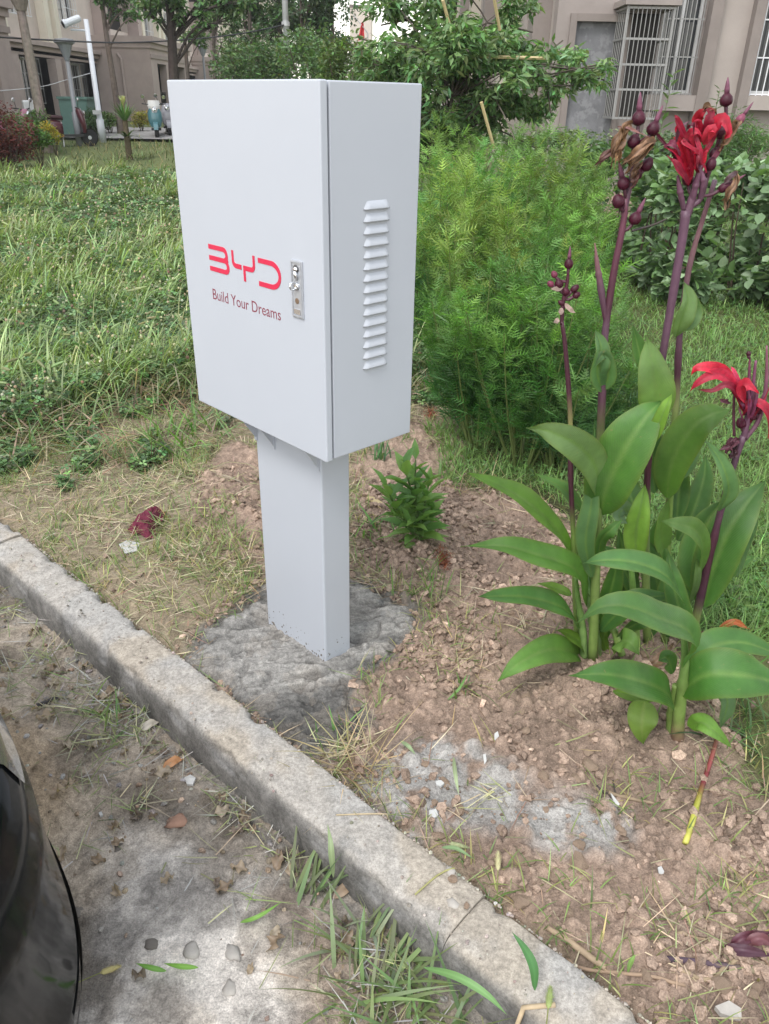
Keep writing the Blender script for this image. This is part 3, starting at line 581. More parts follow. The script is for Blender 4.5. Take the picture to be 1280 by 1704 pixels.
# ---- right building, face towards the camera
YR = 14.0
def rx(u, v): p = atY(u, v, YR); return p[0], p[2]
zg = float(rise(YR))
fr = Face((0, YR, 0), (1, 0, 0), (0, -1, 0))
rb = empty('apartment_house', (6, YR + 4, zg), 'brown pink stucco house with barred windows and a walled up grey doorway behind the hedge', 'building')
xc = rx(918, 120)[0]; xg0, xg1 = rx(950, 120)[0], rx(1030, 120)[0]; zgt, zgb = rx(990, 36)[1], rx(985, 206)[1]
xw0, xw1 = rx(1096, 90)[0], rx(1161, 90)[0]; zw0, zw1 = rx(1130, 156)[1], rx(1130, 156)[1] + 2.0
xv0 = rx(1253, 90)[0]; zv0 = rx(1250, 157)[1]; xv1 = xv0 + 1.6; zv1 = zv0 + 2.0
xk0 = rx(1020, 110)[0]
H_R = 9.5
holes = [(xg0, xg1, zgb - .3, zgt), (xw0, xw1, zw0, zw1), (xv0, xv1, zv0, zv1)] + [(a0, a1, z0 + 3.1, z0 + 5.0) for a0, a1, z0 in ((xw0, xw1, zw0), (xv0, xv1, zv0))]
part(fr, 'wall', M_stuccoR, rb, *fr.wall(xc, xv1 + 6, zg - .6, H_R, holes, -.3, 0))
part(fr, 'walled_up_doorway', M_greyc, rb, (xg0 + .002, xg1 - .002, zgb - .3, zgt - .002, -.25, -.06))
part(fr, 'door_surround', M_trimR, rb, (xg0 - .10, xg0 - .0, zgb - .3, zgt + .1, .002, .05), (xg0, xg1, zgt, zgt + .1, .002, .06), (xg1, xg1 + .07, zgb - .3, zgt + .1, .002, .05))
part(fr, 'pilaster', M_trimR, rb, (xw1 + .03, xw1 + .20, zg - .6, H_R - .01, .002, .22))
part(fr, 'pilaster', M_trimR, rb, (xv0 - .17, xv0 - .02, zg - .6, H_R - .01, .002, .22))
part(fr, 'wall_panel', M_pinkR, rb, (xw1 + .203, xv0 - .173, zg - .6, H_R - .01, .002, .07))
part(fr, 'window_sill', M_stuccoR, rb, (xw0 - .12, xw1 + .03, zw0 - .24, zw0 - .02, .002, .20)); part(fr, 'window_sill', M_pinkR, rb, (xv0 - .03, xv1 + .2, zv0 - .22, zv0 - .02, .002, .18))
part(fr, 'plinth', M_dark, rb, (xw0 - .12, xw1 + .03, zg - .6, zw0 - .62, .002, .03))
window(fr, rb, xw0, xw1, zw0, zw1, 9, M_steel, 4, .05, curtain=True)
window(fr, rb, xv0, xv1, zv0, zv1, 16, M_wbars, 4, .05)
window(fr, rb, xw0, xw1, zw0 + 3.1, zw1 + 3.0, 0); window(fr, rb, xv0, xv1, zv0 + 3.1, zv1 + 3.0, 0)
part(fr, 'cornice', M_creamR, rb, (xc - .1, xv1 + 6, zw1 + .42, zw1 + .66, .002, .26), (xc - .1, xv1 + 6, zw1 + .68, zw1 + .8, .002, .36))
# projecting barred cage beside the window
cg = empty('x', (0, 0, 0), None, None); C.objects.unlink(cg)
ka0, ka1, kz0, kz1, kd = xk0 - .06, xw0 - .03, rx(1060, 196)[1], rx(1060, 20)[1], .62
cage = MB()
for zz in (kz0, kz0 + (kz1 - kz0) * .27, kz0 + (kz1 - kz0) * .5, kz0 + (kz1 - kz0) * .73, kz1):
    cage.add(*fr.box(ka0, ka1, zz - .014, zz + .014, kd - .014, kd + .014)).add(*fr.box(ka0, ka0 + .028, zz - .013, zz + .013, .0, kd - .0145)).add(*fr.box(ka1 - .028, ka1, zz - .013, zz + .013, .0, kd - .0145))
for a in (ka0 + .014, ka1 - .014): cage.add(*fr.box(a - .012, a + .012, kz0 - .02, kz1 + .02, kd - .012, kd + .012))
cgo = cage.build('barred_cage', M_steel, rb)
for i in range(11):
    a = ka0 + (ka1 - ka0) * (i + .5) / 11; v, f = tube([fr.pt(a, kz0 - .01, kd + .02), fr.pt(a, kz1 + .01, kd + .02)], .0065, 5); MB().add(v, f).build('bar', M_steel, cgo)
for s_ in (ka0 + .014, ka1 - .014):
    for i in range(6):
        d = kd * (i + .5) / 6; v, f = tube([fr.pt(s_, kz0 - .01, d), fr.pt(s_, kz1 + .01, d)], .0065, 5); MB().add(v, f).build('bar', M_steel, cgo)
part(fr, 'cage_roof', M_stuccoR, rb, (ka0 - .05, ka1 + .05, kz1 + .03, kz1 + .11, .002, kd + .08))
part(fr, 'recess', M_dark, rb, (ka0 + .03, ka1 - .03, kz0 + .02, kz1 - .02, .003, .02))
part(fr, 'pier', M_stuccoR, rb, (ka1 - .02, xw0 - .14, zg - .6, zw0 - .26, .003, .30))
# side of the house running back, cream pilasters between brown bays
fs = Face((xc, YR, 0), (0, 1, 0), (-1, 0, 0))
hs2 = [(2.0 + i * 4, 3.2 + i * 4, z, z + 1.6) for i in range(6) for z in (1.5, 4.4, 7.2)]
part(fs, 'side_wall', M_pinkR, rb, *fs.wall(0.31, 26, zg - .6, H_R, hs2, -.3, 0))
for i in range(7): part(fs, 'pilaster', M_creamR if i % 2 else M_trimR, rb, (.5 + i * 4, 1.1 + i * 4, zg - .6, H_R - .02, .002, .28))
for h in hs2: window(fs, rb, *h)
part(fr, 'roof', M_tile, rb, (xc - .4, xv1 + 6.2, H_R + .002, H_R + .35, -26.2, .5))

# ---- left apartment block, facade running away from the camera
fl = Face((-12.0, 0, 0), (0, 1, 0), (1, 0, 0)); zl = .62; H_L = 12.5
ab = empty('apartment_block', (-14, 45, zl), 'long brown and cream apartment block with entrance porches beside the path', 'building')
porch = [(16.6, 22.6), (35.5, 42), (53, 60), (72, 79)]
wins = []; pil = []; y = 12.0
for i in range(len(porch) + 1):
    y0 = 10 if i == 0 else porch[i - 1][1]; y1 = porch[i][0] if i < len(porch) else 96
    n = max(1, int((y1 - y0) / 3.3)); st = (y1 - y0) / n
    for k_ in range(n):
        c = y0 + (k_ + .5) * st
        for z in (1.25, 3.75, 6.8, 9.8): wins.append((c - .75, c + .75, z, z + (1.3 if z < 3 else 1.6)))
        pil.append(y0 + k_ * st + .0); 
for p in porch:
    for z in (4.0, 7.0): wins.append((p[0] + 1.2, p[1] - 1.2, z, z + 2.0))
part(fl, 'wall', M_pink, ab, *fl.wall(8, 98, zl - .4, H_L, wins, -.35, 0))
part(fl, 'end_wall', M_pink, ab, (8, 8.3, zl - .4, H_L, -12, -.351))
part(fl, 'base_cladding', M_stucco, ab, *[b for i in range(len(porch) + 1) for b in fl.wall((8 if i == 0 else porch[i - 1][1] + .01), (porch[i][0] - .01 if i < len(porch) else 98), zl - .4, 2.78, [w for w in wins if w[2] < 3], .002, .12)])
for i in range(len(porch) + 1):
    a0 = 8 if i == 0 else porch[i - 1][1] + .02; a1 = porch[i][0] - .02 if i < len(porch) else 98
    part(fl, 'cornice', M_stucco, ab, (a0, a1, 2.79, 2.92, .002, .30), (a0, a1, 2.93, 3.06, .002, .42)); part(fl, 'cornice', M_stucco, ab, (a0, a1, 2.62, 2.70, .122, .2))
for y in pil:
    for dy in (-.42, .42):
        part(fl, 'pilaster', M_cream, ab, (y + dy - .2, y + dy + .2, 3.08, H_L - .4, .003, .30))
        part(fl, 'pier', M_stucco, ab, (y + dy - .26, y + dy + .26, zl - .4, 2.6, .123, .42))
for w in wins:
    far = w[0] > 50
    if w[1] - w[0] > 2:   # open balcony over a porch
        part(fl, 'balcony_recess', M_dark, ab, (w[0], w[1], w[2], w[3], -.36, -.30)); part(fl, 'balcony_surround', M_stucco, ab, (w[0] - .5, w[0], w[2] - .6, w[3] + .5, .004, .5), (w[1], w[1] + .5, w[2] - .6, w[3] + .5, .004, .5), (w[0], w[1], w[3], w[3] + .5, .004, .45))
        window(fl, ab, w[0] + .5, w[0] + 1.8, w[2] + .3, w[3] - .2)
    else: window(fl, ab, *w, 0 if far else (7 if w[2] < 6.5 else 0), M_wbars if w[2] > 3 else M_steel, 3, .16)
for i, (a0, a1) in enumerate(porch):
    P = empty('p', (0, 0, 0), None, None); C.objects.unlink(P)
    hol = [(a0 + .9, a0 + 2.3, zl - .4, 2.7), (a1 - 2.4, a1 - .9, zl - .4, 2.7)]
    po = part(fl, 'porch', M_stucco, ab, *fl.wall(a0, a1, zl - .4, 3.2, hol, 2.05, 2.35), (a0, a0 + .3, zl - .4, 3.2, .002, 2.049), (a1 - .3, a1, zl - .4, 3.2, .002, 2.049))
    part(fl, 'porch_roof', M_stucco, po, (a0 - .06, a1 + .06, 3.202, 3.38, .002, 2.43), (a0 - .14, a1 + .14, 3.382, 3.6, .002, 2.54)); part(fl, 'band', M_stuccoD, po, (a0 - .04, a1 + .04, 2.86, 3.0, 2.352, 2.40))
    part(fl, 'door_recess', M_dark, po, (a0 + .31, a1 - .31, zl - .38, 3.15, 1.0, 1.1))
    part(fl, 'railing', M_dark, po, *[(a0 + .95 + k_ * .13, a0 + .98 + k_ * .13, zl, zl + 1.0, 2.18, 2.21) for k_ in range(11)], (a0 + .9, a0 + 2.3, zl + 1.001, zl + 1.05, 2.17, 2.22))
    v, f = tube([fl.pt(a0 - .09, zl - .2, 1.2), fl.pt(a0 - .09, 2.8, 1.2), fl.pt(a0 - .09, 3.0, 1.05)], .06, 8); MB().add(v, f).build('drainpipe', M_stucco, po)
part(fl, 'roof', M_tile, ab, (7.8, 98.2, H_L + .002, H_L + .3, -12.2, .6))
# ---- far houses seen between the trees
for (u, v, Y, w, hgt, lab, mt) in ((544, 100, 75, 2.6, 5.6, 'pale far house glimpsed between the round tree and the slim trunks', M_cream), (600, 42, 95, 2.2, 9.9, 'far pale tower house showing above the treetops near the red flag', M_pink)):
    p = atY(u, v, Y); ff = Face((p[0] - w / 2, Y, 0), (1, 0, 0), (0, -1, 0)); h_ = empty('far_house', (p[0], Y + 3, .62), lab, 'house')
    ws = [(x, x + 1.3, z, z + 1.5) for x in ((.2,) if w < 2 else (.6,)) for z in (2, 5, 8, 11) if z + 1.5 < hgt - .4]
    part(ff, 'wall', mt, h_, *ff.wall(0, w, 0, hgt, ws, -.3, 0), (0, w, 0, hgt, -8, -7.7), (0, .3, 0, hgt, -7.7, -.3), (w - .3, w, 0, hgt, -7.7, -.3))
    for q in ws: window(ff, h_, *q)
    part(ff, 'roof', M_tile, h_, (-.06, w + .06, hgt + .002, hgt + .25, -8.1, .06))
# ------------------------------------------------------------------ poles, cables, scooters, bin
M_post = pbr('white_pole_paint', col=(.62, .65, .70), rough=.45); M_lampg = pbr('grey_lamp_paint', col=(.22, .23, .25), rough=.5); M_galv = pbr('galvanised_steel', col=(.55, .56, .57), rough=.5, metal=.3)
M_black = pbr('black_plastic', col=(.02, .02, .022), rough=.45); M_rub = pbr('tyre_rubber', col=(.02, .02, .02), rough=.85); M_greenbox = pbr('green_cabinet_paint', col=(.10, .19, .165), rough=.6, vary=.1)
M_glass = pbr('lens_glass', col=(.25, .27, .30), rough=.1)
def ground(u, Y, v=226): p = atY(u, v, Y); return np.array([p[0], Y, float(gz(p[0], Y)[0])])
def col_at(u0, v0, Y): p = atY(u0, v0, Y); return p
# CCTV pole
b = ground(170, 21.0); r_ = empty('camera_pole', b, 'white surveillance camera pole with one camera on a short arm, beside the green box', 'camera pole')
zt = atY(143, 32, 21.0)[2]
v, f = tube([b, b + [0, 0, .5], b + [0, 0, .52], [b[0], b[1], zt]], [.09, .09, .065, .055], 12); MB().add(v, f).build('pole', M_post, r_, smooth=True)
v, f = tube([[b[0], b[1], zt - .22], [b[0] - .35, b[1] - .1, zt - .22]], .025, 6); MB().add(v, f).build('arm', M_post, r_)
v, f = lathe([(.0, 0), (.065, .0), (.075, .04), (.075, .34), (.09, .36), (.09, .42)], 12, (-.75, -.55, -.35), (b[0] - .12, b[1] - .05, zt + .02)); cm = MB().add(v, f).build('camera_housing', M_post, r_)
v, f = lathe([(.065, .42), (.065, .435)], 12, (-.75, -.55, -.35), (b[0] - .12, b[1] - .05, zt + .02)); MB().add(v, f).build('lens', M_black, cm)
v, f = bx(b[0] - .1, b[0] + .1, b[1] - .14, b[1] - .09, zt - 1.95, zt - 1.86); MB().add(v, f).build('clamp', M_galv, r_)
# street lamp
b = ground(131, 20.0); zt = atY(104, 66, 20)[2]; r_ = empty('street_lamp', b, 'dark grey garden street lamp with an inverted cone head', 'street lamp')
v, f = tube([b, b + [0, 0, .7], b + [0, 0, .72], [b[0], b[1], zt - .41]], [.08, .08, .05, .042], 10); MB().add(v, f).build('pole', M_lampg, r_, smooth=True)
v, f = lathe([(.04, zt - .42), (.06, zt - .38), (.07, zt - .34), (.16, zt - .1), (.18, zt - .08)], 12, None, (b[0], b[1], 0)); MB().add(v, f).build('lamp_shade', M_glass, r_)
v, f = lathe([(.19, zt - .08), (.235, zt - .05), (.20, zt + .01), (.05, zt + .03)], 12, None, (b[0], b[1], 0)); MB().add(v, f).build('lamp_cap', M_lampg, r_)
b2 = ground(345, 47, 180); r2_ = empty('street_lamp', b2, 'small far street lamp standing in front of the third porch', 'street lamp'); zt = b2[2] + 3.3
v, f = tube([b2, [b2[0], b2[1], zt - .5]], .06, 8); MB().add(v, f).build('pole', M_lampg, r2_); v, f = lathe([(.08, zt - .5), (.28, zt - .08), (.36, zt - .05), (.05, zt + .04)], 10, None, (b2[0], b2[1], 0)); MB().add(v, f).build('lamp_shade', M_glass, r2_)
# bare steel pole behind the cabinet
b = ground(482, 24, 215); zt = 8.5; r_ = empty('steel_pole', b, 'tall slim grey steel pole rising behind the white cabinet', 'pole'); 
v, f = tube([b, [b[0], b[1], zt]], [.085, .07], 10); MB().add(v, f).build('shaft', M_galv, r_, smooth=True); zc = atY(481, 40, 24)[2]; v, f = lathe([(.11, -.05), (.11, .05)], 10, None, (b[0], b[1], zc)); MB().add(v, f).build('collar', M_galv, r_)
# cables
def cable(name, pts, r, lab, Yl, g=None):
    P = np.array([atY(u, v_, Y) for (u, v_), Y in zip(pts, Yl)]); v, f = tube(crom(P, 30), r, 4); o = MB().add(v, f).build(name, M_black if r > .012 else M_galv, org=P[0]); tag(o, lab, 'cable', g); return o
cable('overhead_cable', [(-60, 60), (0, 62), (90, 67), (200, 71), (310, 66), (400, 56), (480, 40)], .016, 'thick dark overhead cable sagging across the trees to the steel pole', [17, 18, 19.2, 20.7, 22, 23, 24])
cable('telephone_wire', [(-60, 150), (0, 151), (70, 144), (110, 133), (150, 122)], .008, 'thin pale wire stretched low to the clamp of the camera pole', [17, 18, 19.3, 20.2, 20.9])
# green box
b = ground(138, 22.5); r_ = empty('utility_box', b, 'dull green utility box standing behind the street lamp', 'utility box'); x, y, z = b
v, f = bx(x - .36, x + .36, y - .35, y + .35, z - .2, z + .88); o = MB().add(v, f).build('box_body', M_greenbox, r_); v, f = bx(x - .39, x + .39, y - .39, y + .39, z + .882, z + .94); MB().add(v, f).build('lid', M_greenbox, r_)
for s_ in (-1, 1): v, f = bx(x - .34 + (.35 if s_ > 0 else 0), x - .01 + (.35 if s_ > 0 else 0), y - .366, y - .352, z - .1, z + .82); MB().add(v, f).build('door', M_greenbox, r_)
# scooters
def scooter(name, loc, rz, paint, label, windshield=False, box=False, seatcol=(.03, .03, .03), apron=None):
    r = empty(name, loc, label, 'scooter', 'scooters parked by the path', rz); P = lambda nm, col, mt=None, **k: None
    mp = pbr('scooter_paint_' + paint[0], col=paint[1], rough=.3, coat=.5); ms = pbr('scooter_seat', col=seatcol, rough=.7)
    def ob(nm, v, f, mt, par=r, s=False): return MB().add(v, f).build(nm, mt, par, smooth=s, local=True)
    for y in (-.62, .62):   # x across, y forward
        v, f = lathe([(.15, -.045), (.21, -.055), (.235, -.03), (.235, .03), (.21, .055), (.15, .045)], 18, (1, 0, 0), (0, y, .235)); w = ob('wheel', v, f, M_rub, s=True); v, f = lathe([(.02, -.05), (.15, -.03), (.15, .03), (.02, .05)], 12, (1, 0, 0), (0, y, .235)); ob('rim', v, f, M_galv, w)
    v, f = tube(crom([(0, .62, .24), (0, .52, .55), (0, .44, .85), (0, .42, .98)], 8), .03, 8); ob('fork', v, f, M_galv)
    v, f = tube(crom([(-.36, .30, 1.02), (-.2, .40, 1.0), (0, .42, .98), (.2, .40, 1.0), (.36, .30, 1.02)], 12), .018, 6); ob('handlebar', v, f, M_black)
    for s_ in (-1, 1):
        v, f = tube([(s_ * .24, .38, 1.0), (s_ * .30, .40, 1.18)], .008, 5); m_ = ob('mirror', v, f, M_black); v, f = lathe([(.055, 0), (.06, .01), (.05, .03)], 10, (0, -1, .1), (s_ * .32, .41, 1.21)); ob('mirror_glass', v, f, M_chrome2, m_)
    # leg shield and nose
    sec = []
    for t, (y, z, w, d) in enumerate([(.50, .36, .15, .05), (.50, .55, .22, .08), (.46, .75, .22, .10), (.42, .92, .15, .09), (.41, 1.0, .1, .06)]):
        an = np.linspace(0, 2 * PI, 14, endpoint=False); sec.append(np.stack([w * np.cos(an), y + d * np.sin(an), np.full(14, z)], 1))
    j = np.arange(14); f = [list(q) for i in range(4) for q in np.stack([i * 14 + j, i * 14 + (j + 1) % 14, (i + 1) * 14 + (j + 1) % 14, (i + 1) * 14 + j], 1)] + [list(56 + j)]
    ob('leg_shield', np.concatenate(sec), f, mp, s=True)
    v, f = lathe([(.07, 0), (.08, .02), (.05, .05), (.0, .06)], 14, (0, 1, .15), (0, .53, .86)); ob('headlight', v, f, M_chrome2)
    an = np.linspace(.2, PI - .2, 12); v = np.concatenate([np.stack([np.full(12, s_ * .07), .62 + .275 * np.cos(an), .235 + .275 * np.sin(an)], 1) for s_ in (-1, 1)]); f = [[i, i + 1, 13 + i, 12 + i] for i in range(11)]; ob('front_mudguard', v, f, mp)
    v, f = bx(-.15, .15, -.15, .45, .26, .32); ob('footboard', v, f, M_black)
    sec = []
    for (y, z, w, hh) in [(-.80, .72, .08, .06), (-.65, .60, .16, .16), (-.4, .52, .17, .22), (-.15, .48, .15, .2), (-.08, .46, .1, .16)]:
        an = np.linspace(0, 2 * PI, 14, endpoint=False); sec.append(np.stack([w * np.cos(an), np.full(14, y), z + hh * np.sin(an)], 1))
    f = [list(q) for i in range(4) for q in np.stack([i * 14 + j, (i + 1) * 14 + j, (i + 1) * 14 + (j + 1) % 14, i * 14 + (j + 1) % 14], 1)] + [list(j), list(56 + j[::-1])]
    ob('rear_body', np.concatenate(sec), f, mp, s=True)
    sec = []
    for (y, z, w) in [(-.82, .80, .1), (-.6, .80, .15), (-.3, .76, .15), (-.05, .74, .1)]: sec.append(np.stack([w * np.cos(an), np.full(14, y), z + .06 * np.sin(an)], 1))
    f = [list(q) for i in range(3) for q in np.stack([i * 14 + j, (i + 1) * 14 + j, (i + 1) * 14 + (j + 1) % 14, i * 14 + (j + 1) % 14], 1)] + [list(j), list(42 + j[::-1])]; ob('seat', np.concatenate(sec), f, ms, s=True)
    v, f = tube([(.0, -.1, .3), (.16, -.14, .0)], .015, 5); ob('kickstand', v, f, M_galv)
    if box: v, f = bx(-.19, .19, -1.05, -.68, .88, 1.18); o = ob('top_box', v, f, M_galv); bevel_obj(o, .05, 3)
    if windshield:
        u = np.linspace(-1, 1, 9); v = np.concatenate([np.stack([u * w, .46 - .10 * u * u + dy, np.full(9, z)], 1) for w, dy, z in ((.14, .10, .78), (.20, .05, .96), (.17, -.04, 1.12))]); v2 = v + [0, .008, 0]
        f = [[a * 9 + i, a * 9 + i + 1, a * 9 + 10 + i, a * 9 + 9 + i] for a in (0, 1) for i in range(8)]; f += [[27 + q for q in g[::-1]] for g in f]; ob('wind_apron', np.concatenate([v, v2]), f, pbr('apron_' + paint[0], col=apron or (.5, .5, .5), rough=.6))
    r.scale = (.8, .8, .8); return r
s0 = ground(262, 22.5, 226); scooter('scooter', s0, PI + .25, ('teal', (.06, .17, .20)), 'teal and white scooter facing the camera with a pale rider apron over its handlebar', True, seatcol=(.05, .04, .05), apron=(.55, .55, .54))
s0 = ground(281, 23.2, 222); scooter('scooter', s0, PI + .3, ('grey', (.25, .25, .28)), 'grey scooter half hidden behind the white cabinet edge', False, seatcol=(.05, .03, .07))
s0 = ground(112, 19.8, 228); scooter('scooter', s0, -1.1, ('dark_red', (.09, .02, .03)), 'dark red scooter with a grey top box beside the street lamp', False, True, seatcol=(.05, .015, .02))
s0 = ground(28, 19.2, 226); scooter('scooter', s0, -1.9, ('pink', (.35, .14, .2)), 'pinkish scooter parked by the porch at the edge of the hedge', False, False)
# red flag
M_flag = pbr('red_cloth', col=(.60, .05, .06), rough=.8, trans=.2); p0 = atY(604, 150, 24); p1 = atY(588, 24, 24); pt = atY(601, 40, 24); r_ = empty('red_flag', (p0[0], 24, float(rise(24))), 'small red flag hanging from a slanted stick above the bushes', 'flag')
v, f = tube([[p0[0] + .15, 24, float(rise(24))], atY(612, 55, 24), p1], [.025, .02, .012], 6); MB().add(v, f).build('flagpole', M_galv, r_)
g = []; 
for i in range(9):
    for j_ in range(7): t = i / 8; s_ = j_ / 6; q = atY(601 + 4 * s_ - (8 * t) * (1 - s_) * .9 + 2 * t, 38 + 30 * t - 3 * s_, 24); g.append(q + [0, .05 * math.sin(s_ * 9 + t * 4), 0])
f = [[a * 7 + b_, a * 7 + b_ + 1, a * 7 + b_ + 8, a * 7 + b_ + 7] for a in range(8) for b_ in range(6)]; MB().add(g, f).build('flag_cloth', M_flag, r_, smooth=True)

# ------------------------------------------------------------------ trees
LEAF_V = [(0, 0, 0), (-.5, .45, .06), (0, .5, -.06), (.5, .45, .06), (0, 1, -.05)]; LEAF_F = [np.array([[0, 2, 1], [0, 3, 2], [1, 2, 4], [2, 3, 4]])]
DIA_V = [(-.5, .45, .0), (0, 0, 0), (.5, .45, 0), (0, 1, -.1)]; DIA_F = [np.array([[1, 2, 3, 0]])]
def leaf_cloud(mb, cen, rad, n, size, asp, col, hollow=.35, tipup=0., proto=(DIA_V, DIA_F), hue=.12, flat=1.):
    cen = np.asarray(cen, float); d = RS.normal(0, 1, (n, 3)); d /= np.linalg.norm(d, axis=1)[:, None]; r = hollow + (1 - hollow) * RS.rand(n) ** .7
    P = cen + d * r[:, None] * np.asarray(rad); P[:, 2] = cen[2] + (P[:, 2] - cen[2]) * flat
    az = np.arctan2(d[:, 1], d[:, 0]) + RS.normal(0, .9, n); tl = RS.normal(tipup, .5, n)
    scatter(mb, *proto, P, az, tl, RS.normal(0, .6, n), size * rs(.6, 1.3, n), jit(col, n, .22, hue), np.full(n, asp))
def tree(name, base, h, trunk_r, clumps, leafcol, n, lsize, asp, label, group=None, lean=(0, 0), limbs=True, bark=(.13, .10, .08), forks=None, dens=.4, straight=.0, top_h=None, twigs=4):
    """clumps: (dx, dy, z, r) round masses of leaves; each is fed by a limb from the trunk"""
    base = np.asarray(base, float); r = empty(name, base, label, 'tree', group); tb = MB(); th = top_h or h * .8
    tp = [base + [0, 0, -.2]] + [base + [lean[0] * t + (random.uniform(-.06, .06) * (1 - straight)) * h * .15, lean[1] * t, th * t] for t in (.2, .45, .7, 1)]; P = crom(tp, 14)
    v, f = tube(P, np.linspace(trunk_r * 1.15, trunk_r * .35, 14), 9); tb.add(v, f, jit(bark, len(v), .1, .03))
    if limbs:
        for (dx, dy, z, cr) in clumps:
            i = int(np.clip((z - cr * .9) / th * 13, 4, 12)) if z > 0 else 6; a = P[i]; e = base + [dx, dy, z]; m = (a + e) / 2 + [0, 0, -.05 * h * 0 + .12 * np.linalg.norm(e - a)]
            v, f = tube(crom([a, m, e], 7), np.linspace(trunk_r * .32, trunk_r * .06, 7), 5); tb.add(v, f, jit(bark, len(v), .1, .03))
            for q in range(twigs): d = RS.normal(0, 1, 3); e2 = e + d * cr * .55; v, f = tube(crom([m, (e + m) / 2, e2], 5), np.linspace(trunk_r * .2, .006, 5), 4); tb.add(v, f, jit(bark, len(v), .1, .03))
    tb.build('trunk', M_bark, r); cb = MB(); tot = sum(c[3] ** 2 for c in clumps)
    for (dx, dy, z, cr) in clumps:
        k = int(n * cr * cr / tot); sub = max(4, int(8 * cr))
        for s_ in range(sub):
            d = RS.normal(0, 1, 3); d /= np.linalg.norm(d); c0 = base + [dx, dy, z] + d * cr * rs(.3, .8, 1); leaf_cloud(cb, c0, np.array([1, 1, .75]) * cr * rs(.25, .5, 1)[0], k // sub, lsize, asp, np.array(leafcol) * rs(.7, 1.25, 1), .2, -.3)
    cb.build('crown', M_leaf, r); return r
G1, G2, G3, G4 = (.09, .165, .06), (.11, .185, .07), (.14, .21, .07), (.08, .14, .06)
# street trees along the path (positions from the ground up)
b = ground(75, 18.5); tree('pollarded_tree', b, 6, .11, [(-.05, -.15, 3.55, .42), (.1, 0, 5.6, .7)], (.22, .20, .05), 700, .09, .4, 'old pollarded tree trunk with a knobbly cut top and yellowing sprouts', limbs=False, bark=(.24, .20, .175), lean=(-.1, 0), straight=.8, top_h=6)
v, f = lathe([(.10, -.35), (.17, -.18), (.19, 0), (.15, .12), (.17, .2), (.05, .3)], 10, None, b + [-.05, 0, 2.95]); MB().add(v, f, (.22, .19, .165)).build('knot', M_bark, [o for o in C.objects if o.name.startswith('pollarded_tree') and o.type == 'EMPTY'][-1])
def cpx(b, Y, *L): return [(*(atY(u, v, Y + random.uniform(-.3, .3)) - b), r) for u, v, r in L]
b = ground(202, 23.0); tree('street_tree', b, 6, .085, cpx(b, 23, (190, 8, .36), (215, 12, .36), (172, -5, .35), (200, -22, .5), (228, 22, .22)), G1, 1000, .13, .5, 'thin trunked street tree in front of the second porch wall', 'street trees', bark=(.16, .13, .11))
b = ground(300, 20.0); tree('camphor_tree', b, 8, .12, cpx(b, 20, (255, 6, .34), (238, 14, .24), (290, 4, .36), (330, 10, .38), (362, 8, .36), (385, 26, .26), (340, 32, .2), (310, -25, .6), (270, -35, .6), (370, -20, .5), (400, 0, .3), (265, 30, .12), (300, 28, .16)), G1, 3200, .14, .5, 'big dark trunked street tree whose leafy crown hangs over the cabinet', 'street trees', bark=(.055, .045, .04))
for (u, Y, h, tr, cl, c_, n, lab) in (
    (322, 27, 6, .07, [(322, 48, .5), (336, 66, .25), (315, 66, .2)], G2, 700, 'small street tree before the third porch, thin pale trunk'),
    (364, 31, 8, .07, [(365, 28, .6), (374, 60, .35), (355, 45, .35), (370, 0, .6)], G2, 1200, 'slim street tree at the corner of the third porch'),
    (425, 28, 8, .08, [(402, 22, .7), (432, 35, .7), (450, 12, .8), (408, 58, .45), (440, 65, .5), (420, -5, .9)], G1, 3000, 'street tree with a dark loose crown left of the steel pole'),
    (470, 27, 9, .06, [(478, 62, .6), (468, 30, .7), (494, 20, .7), (500, 55, .5), (475, 0, .8), (470, 90, .5)], G4, 3600, 'slender tree just beside the grey steel pole'),
    (505, 26, 9, .055, [(520, 58, .5), (508, 22, .7), (532, 8, .6), (514, 90, .5), (500, 80, .5), (520, -5, .7)], G4, 3400, 'slender dark tree to the right of the steel pole'),
    (533, 27, 9, .05, [(538, 14, .3), (546, 34, .16), (534, 45, .3), (532, 75, .35)], G1, 1300, 'thin wispy tree at the edge of the open sky')):
    b = ground(u, Y, 200); tree('street_tree', b, h, tr, cpx(b, Y, *cl), c_, n, .15, .45, lab, 'street trees', bark=(.11, .09, .075))
b = ground(556, 34, 190); tree('round_tree', b, 5, .12, [(0, 0, 3.6, 1.05), (-.6, 0, 2.9, .9), (.7, 0, 2.9, .9), (0, 0, 2.2, 1.0)], (.05, .11, .045), 2600, .15, .5, 'compact rounded green tree standing below the open sky')
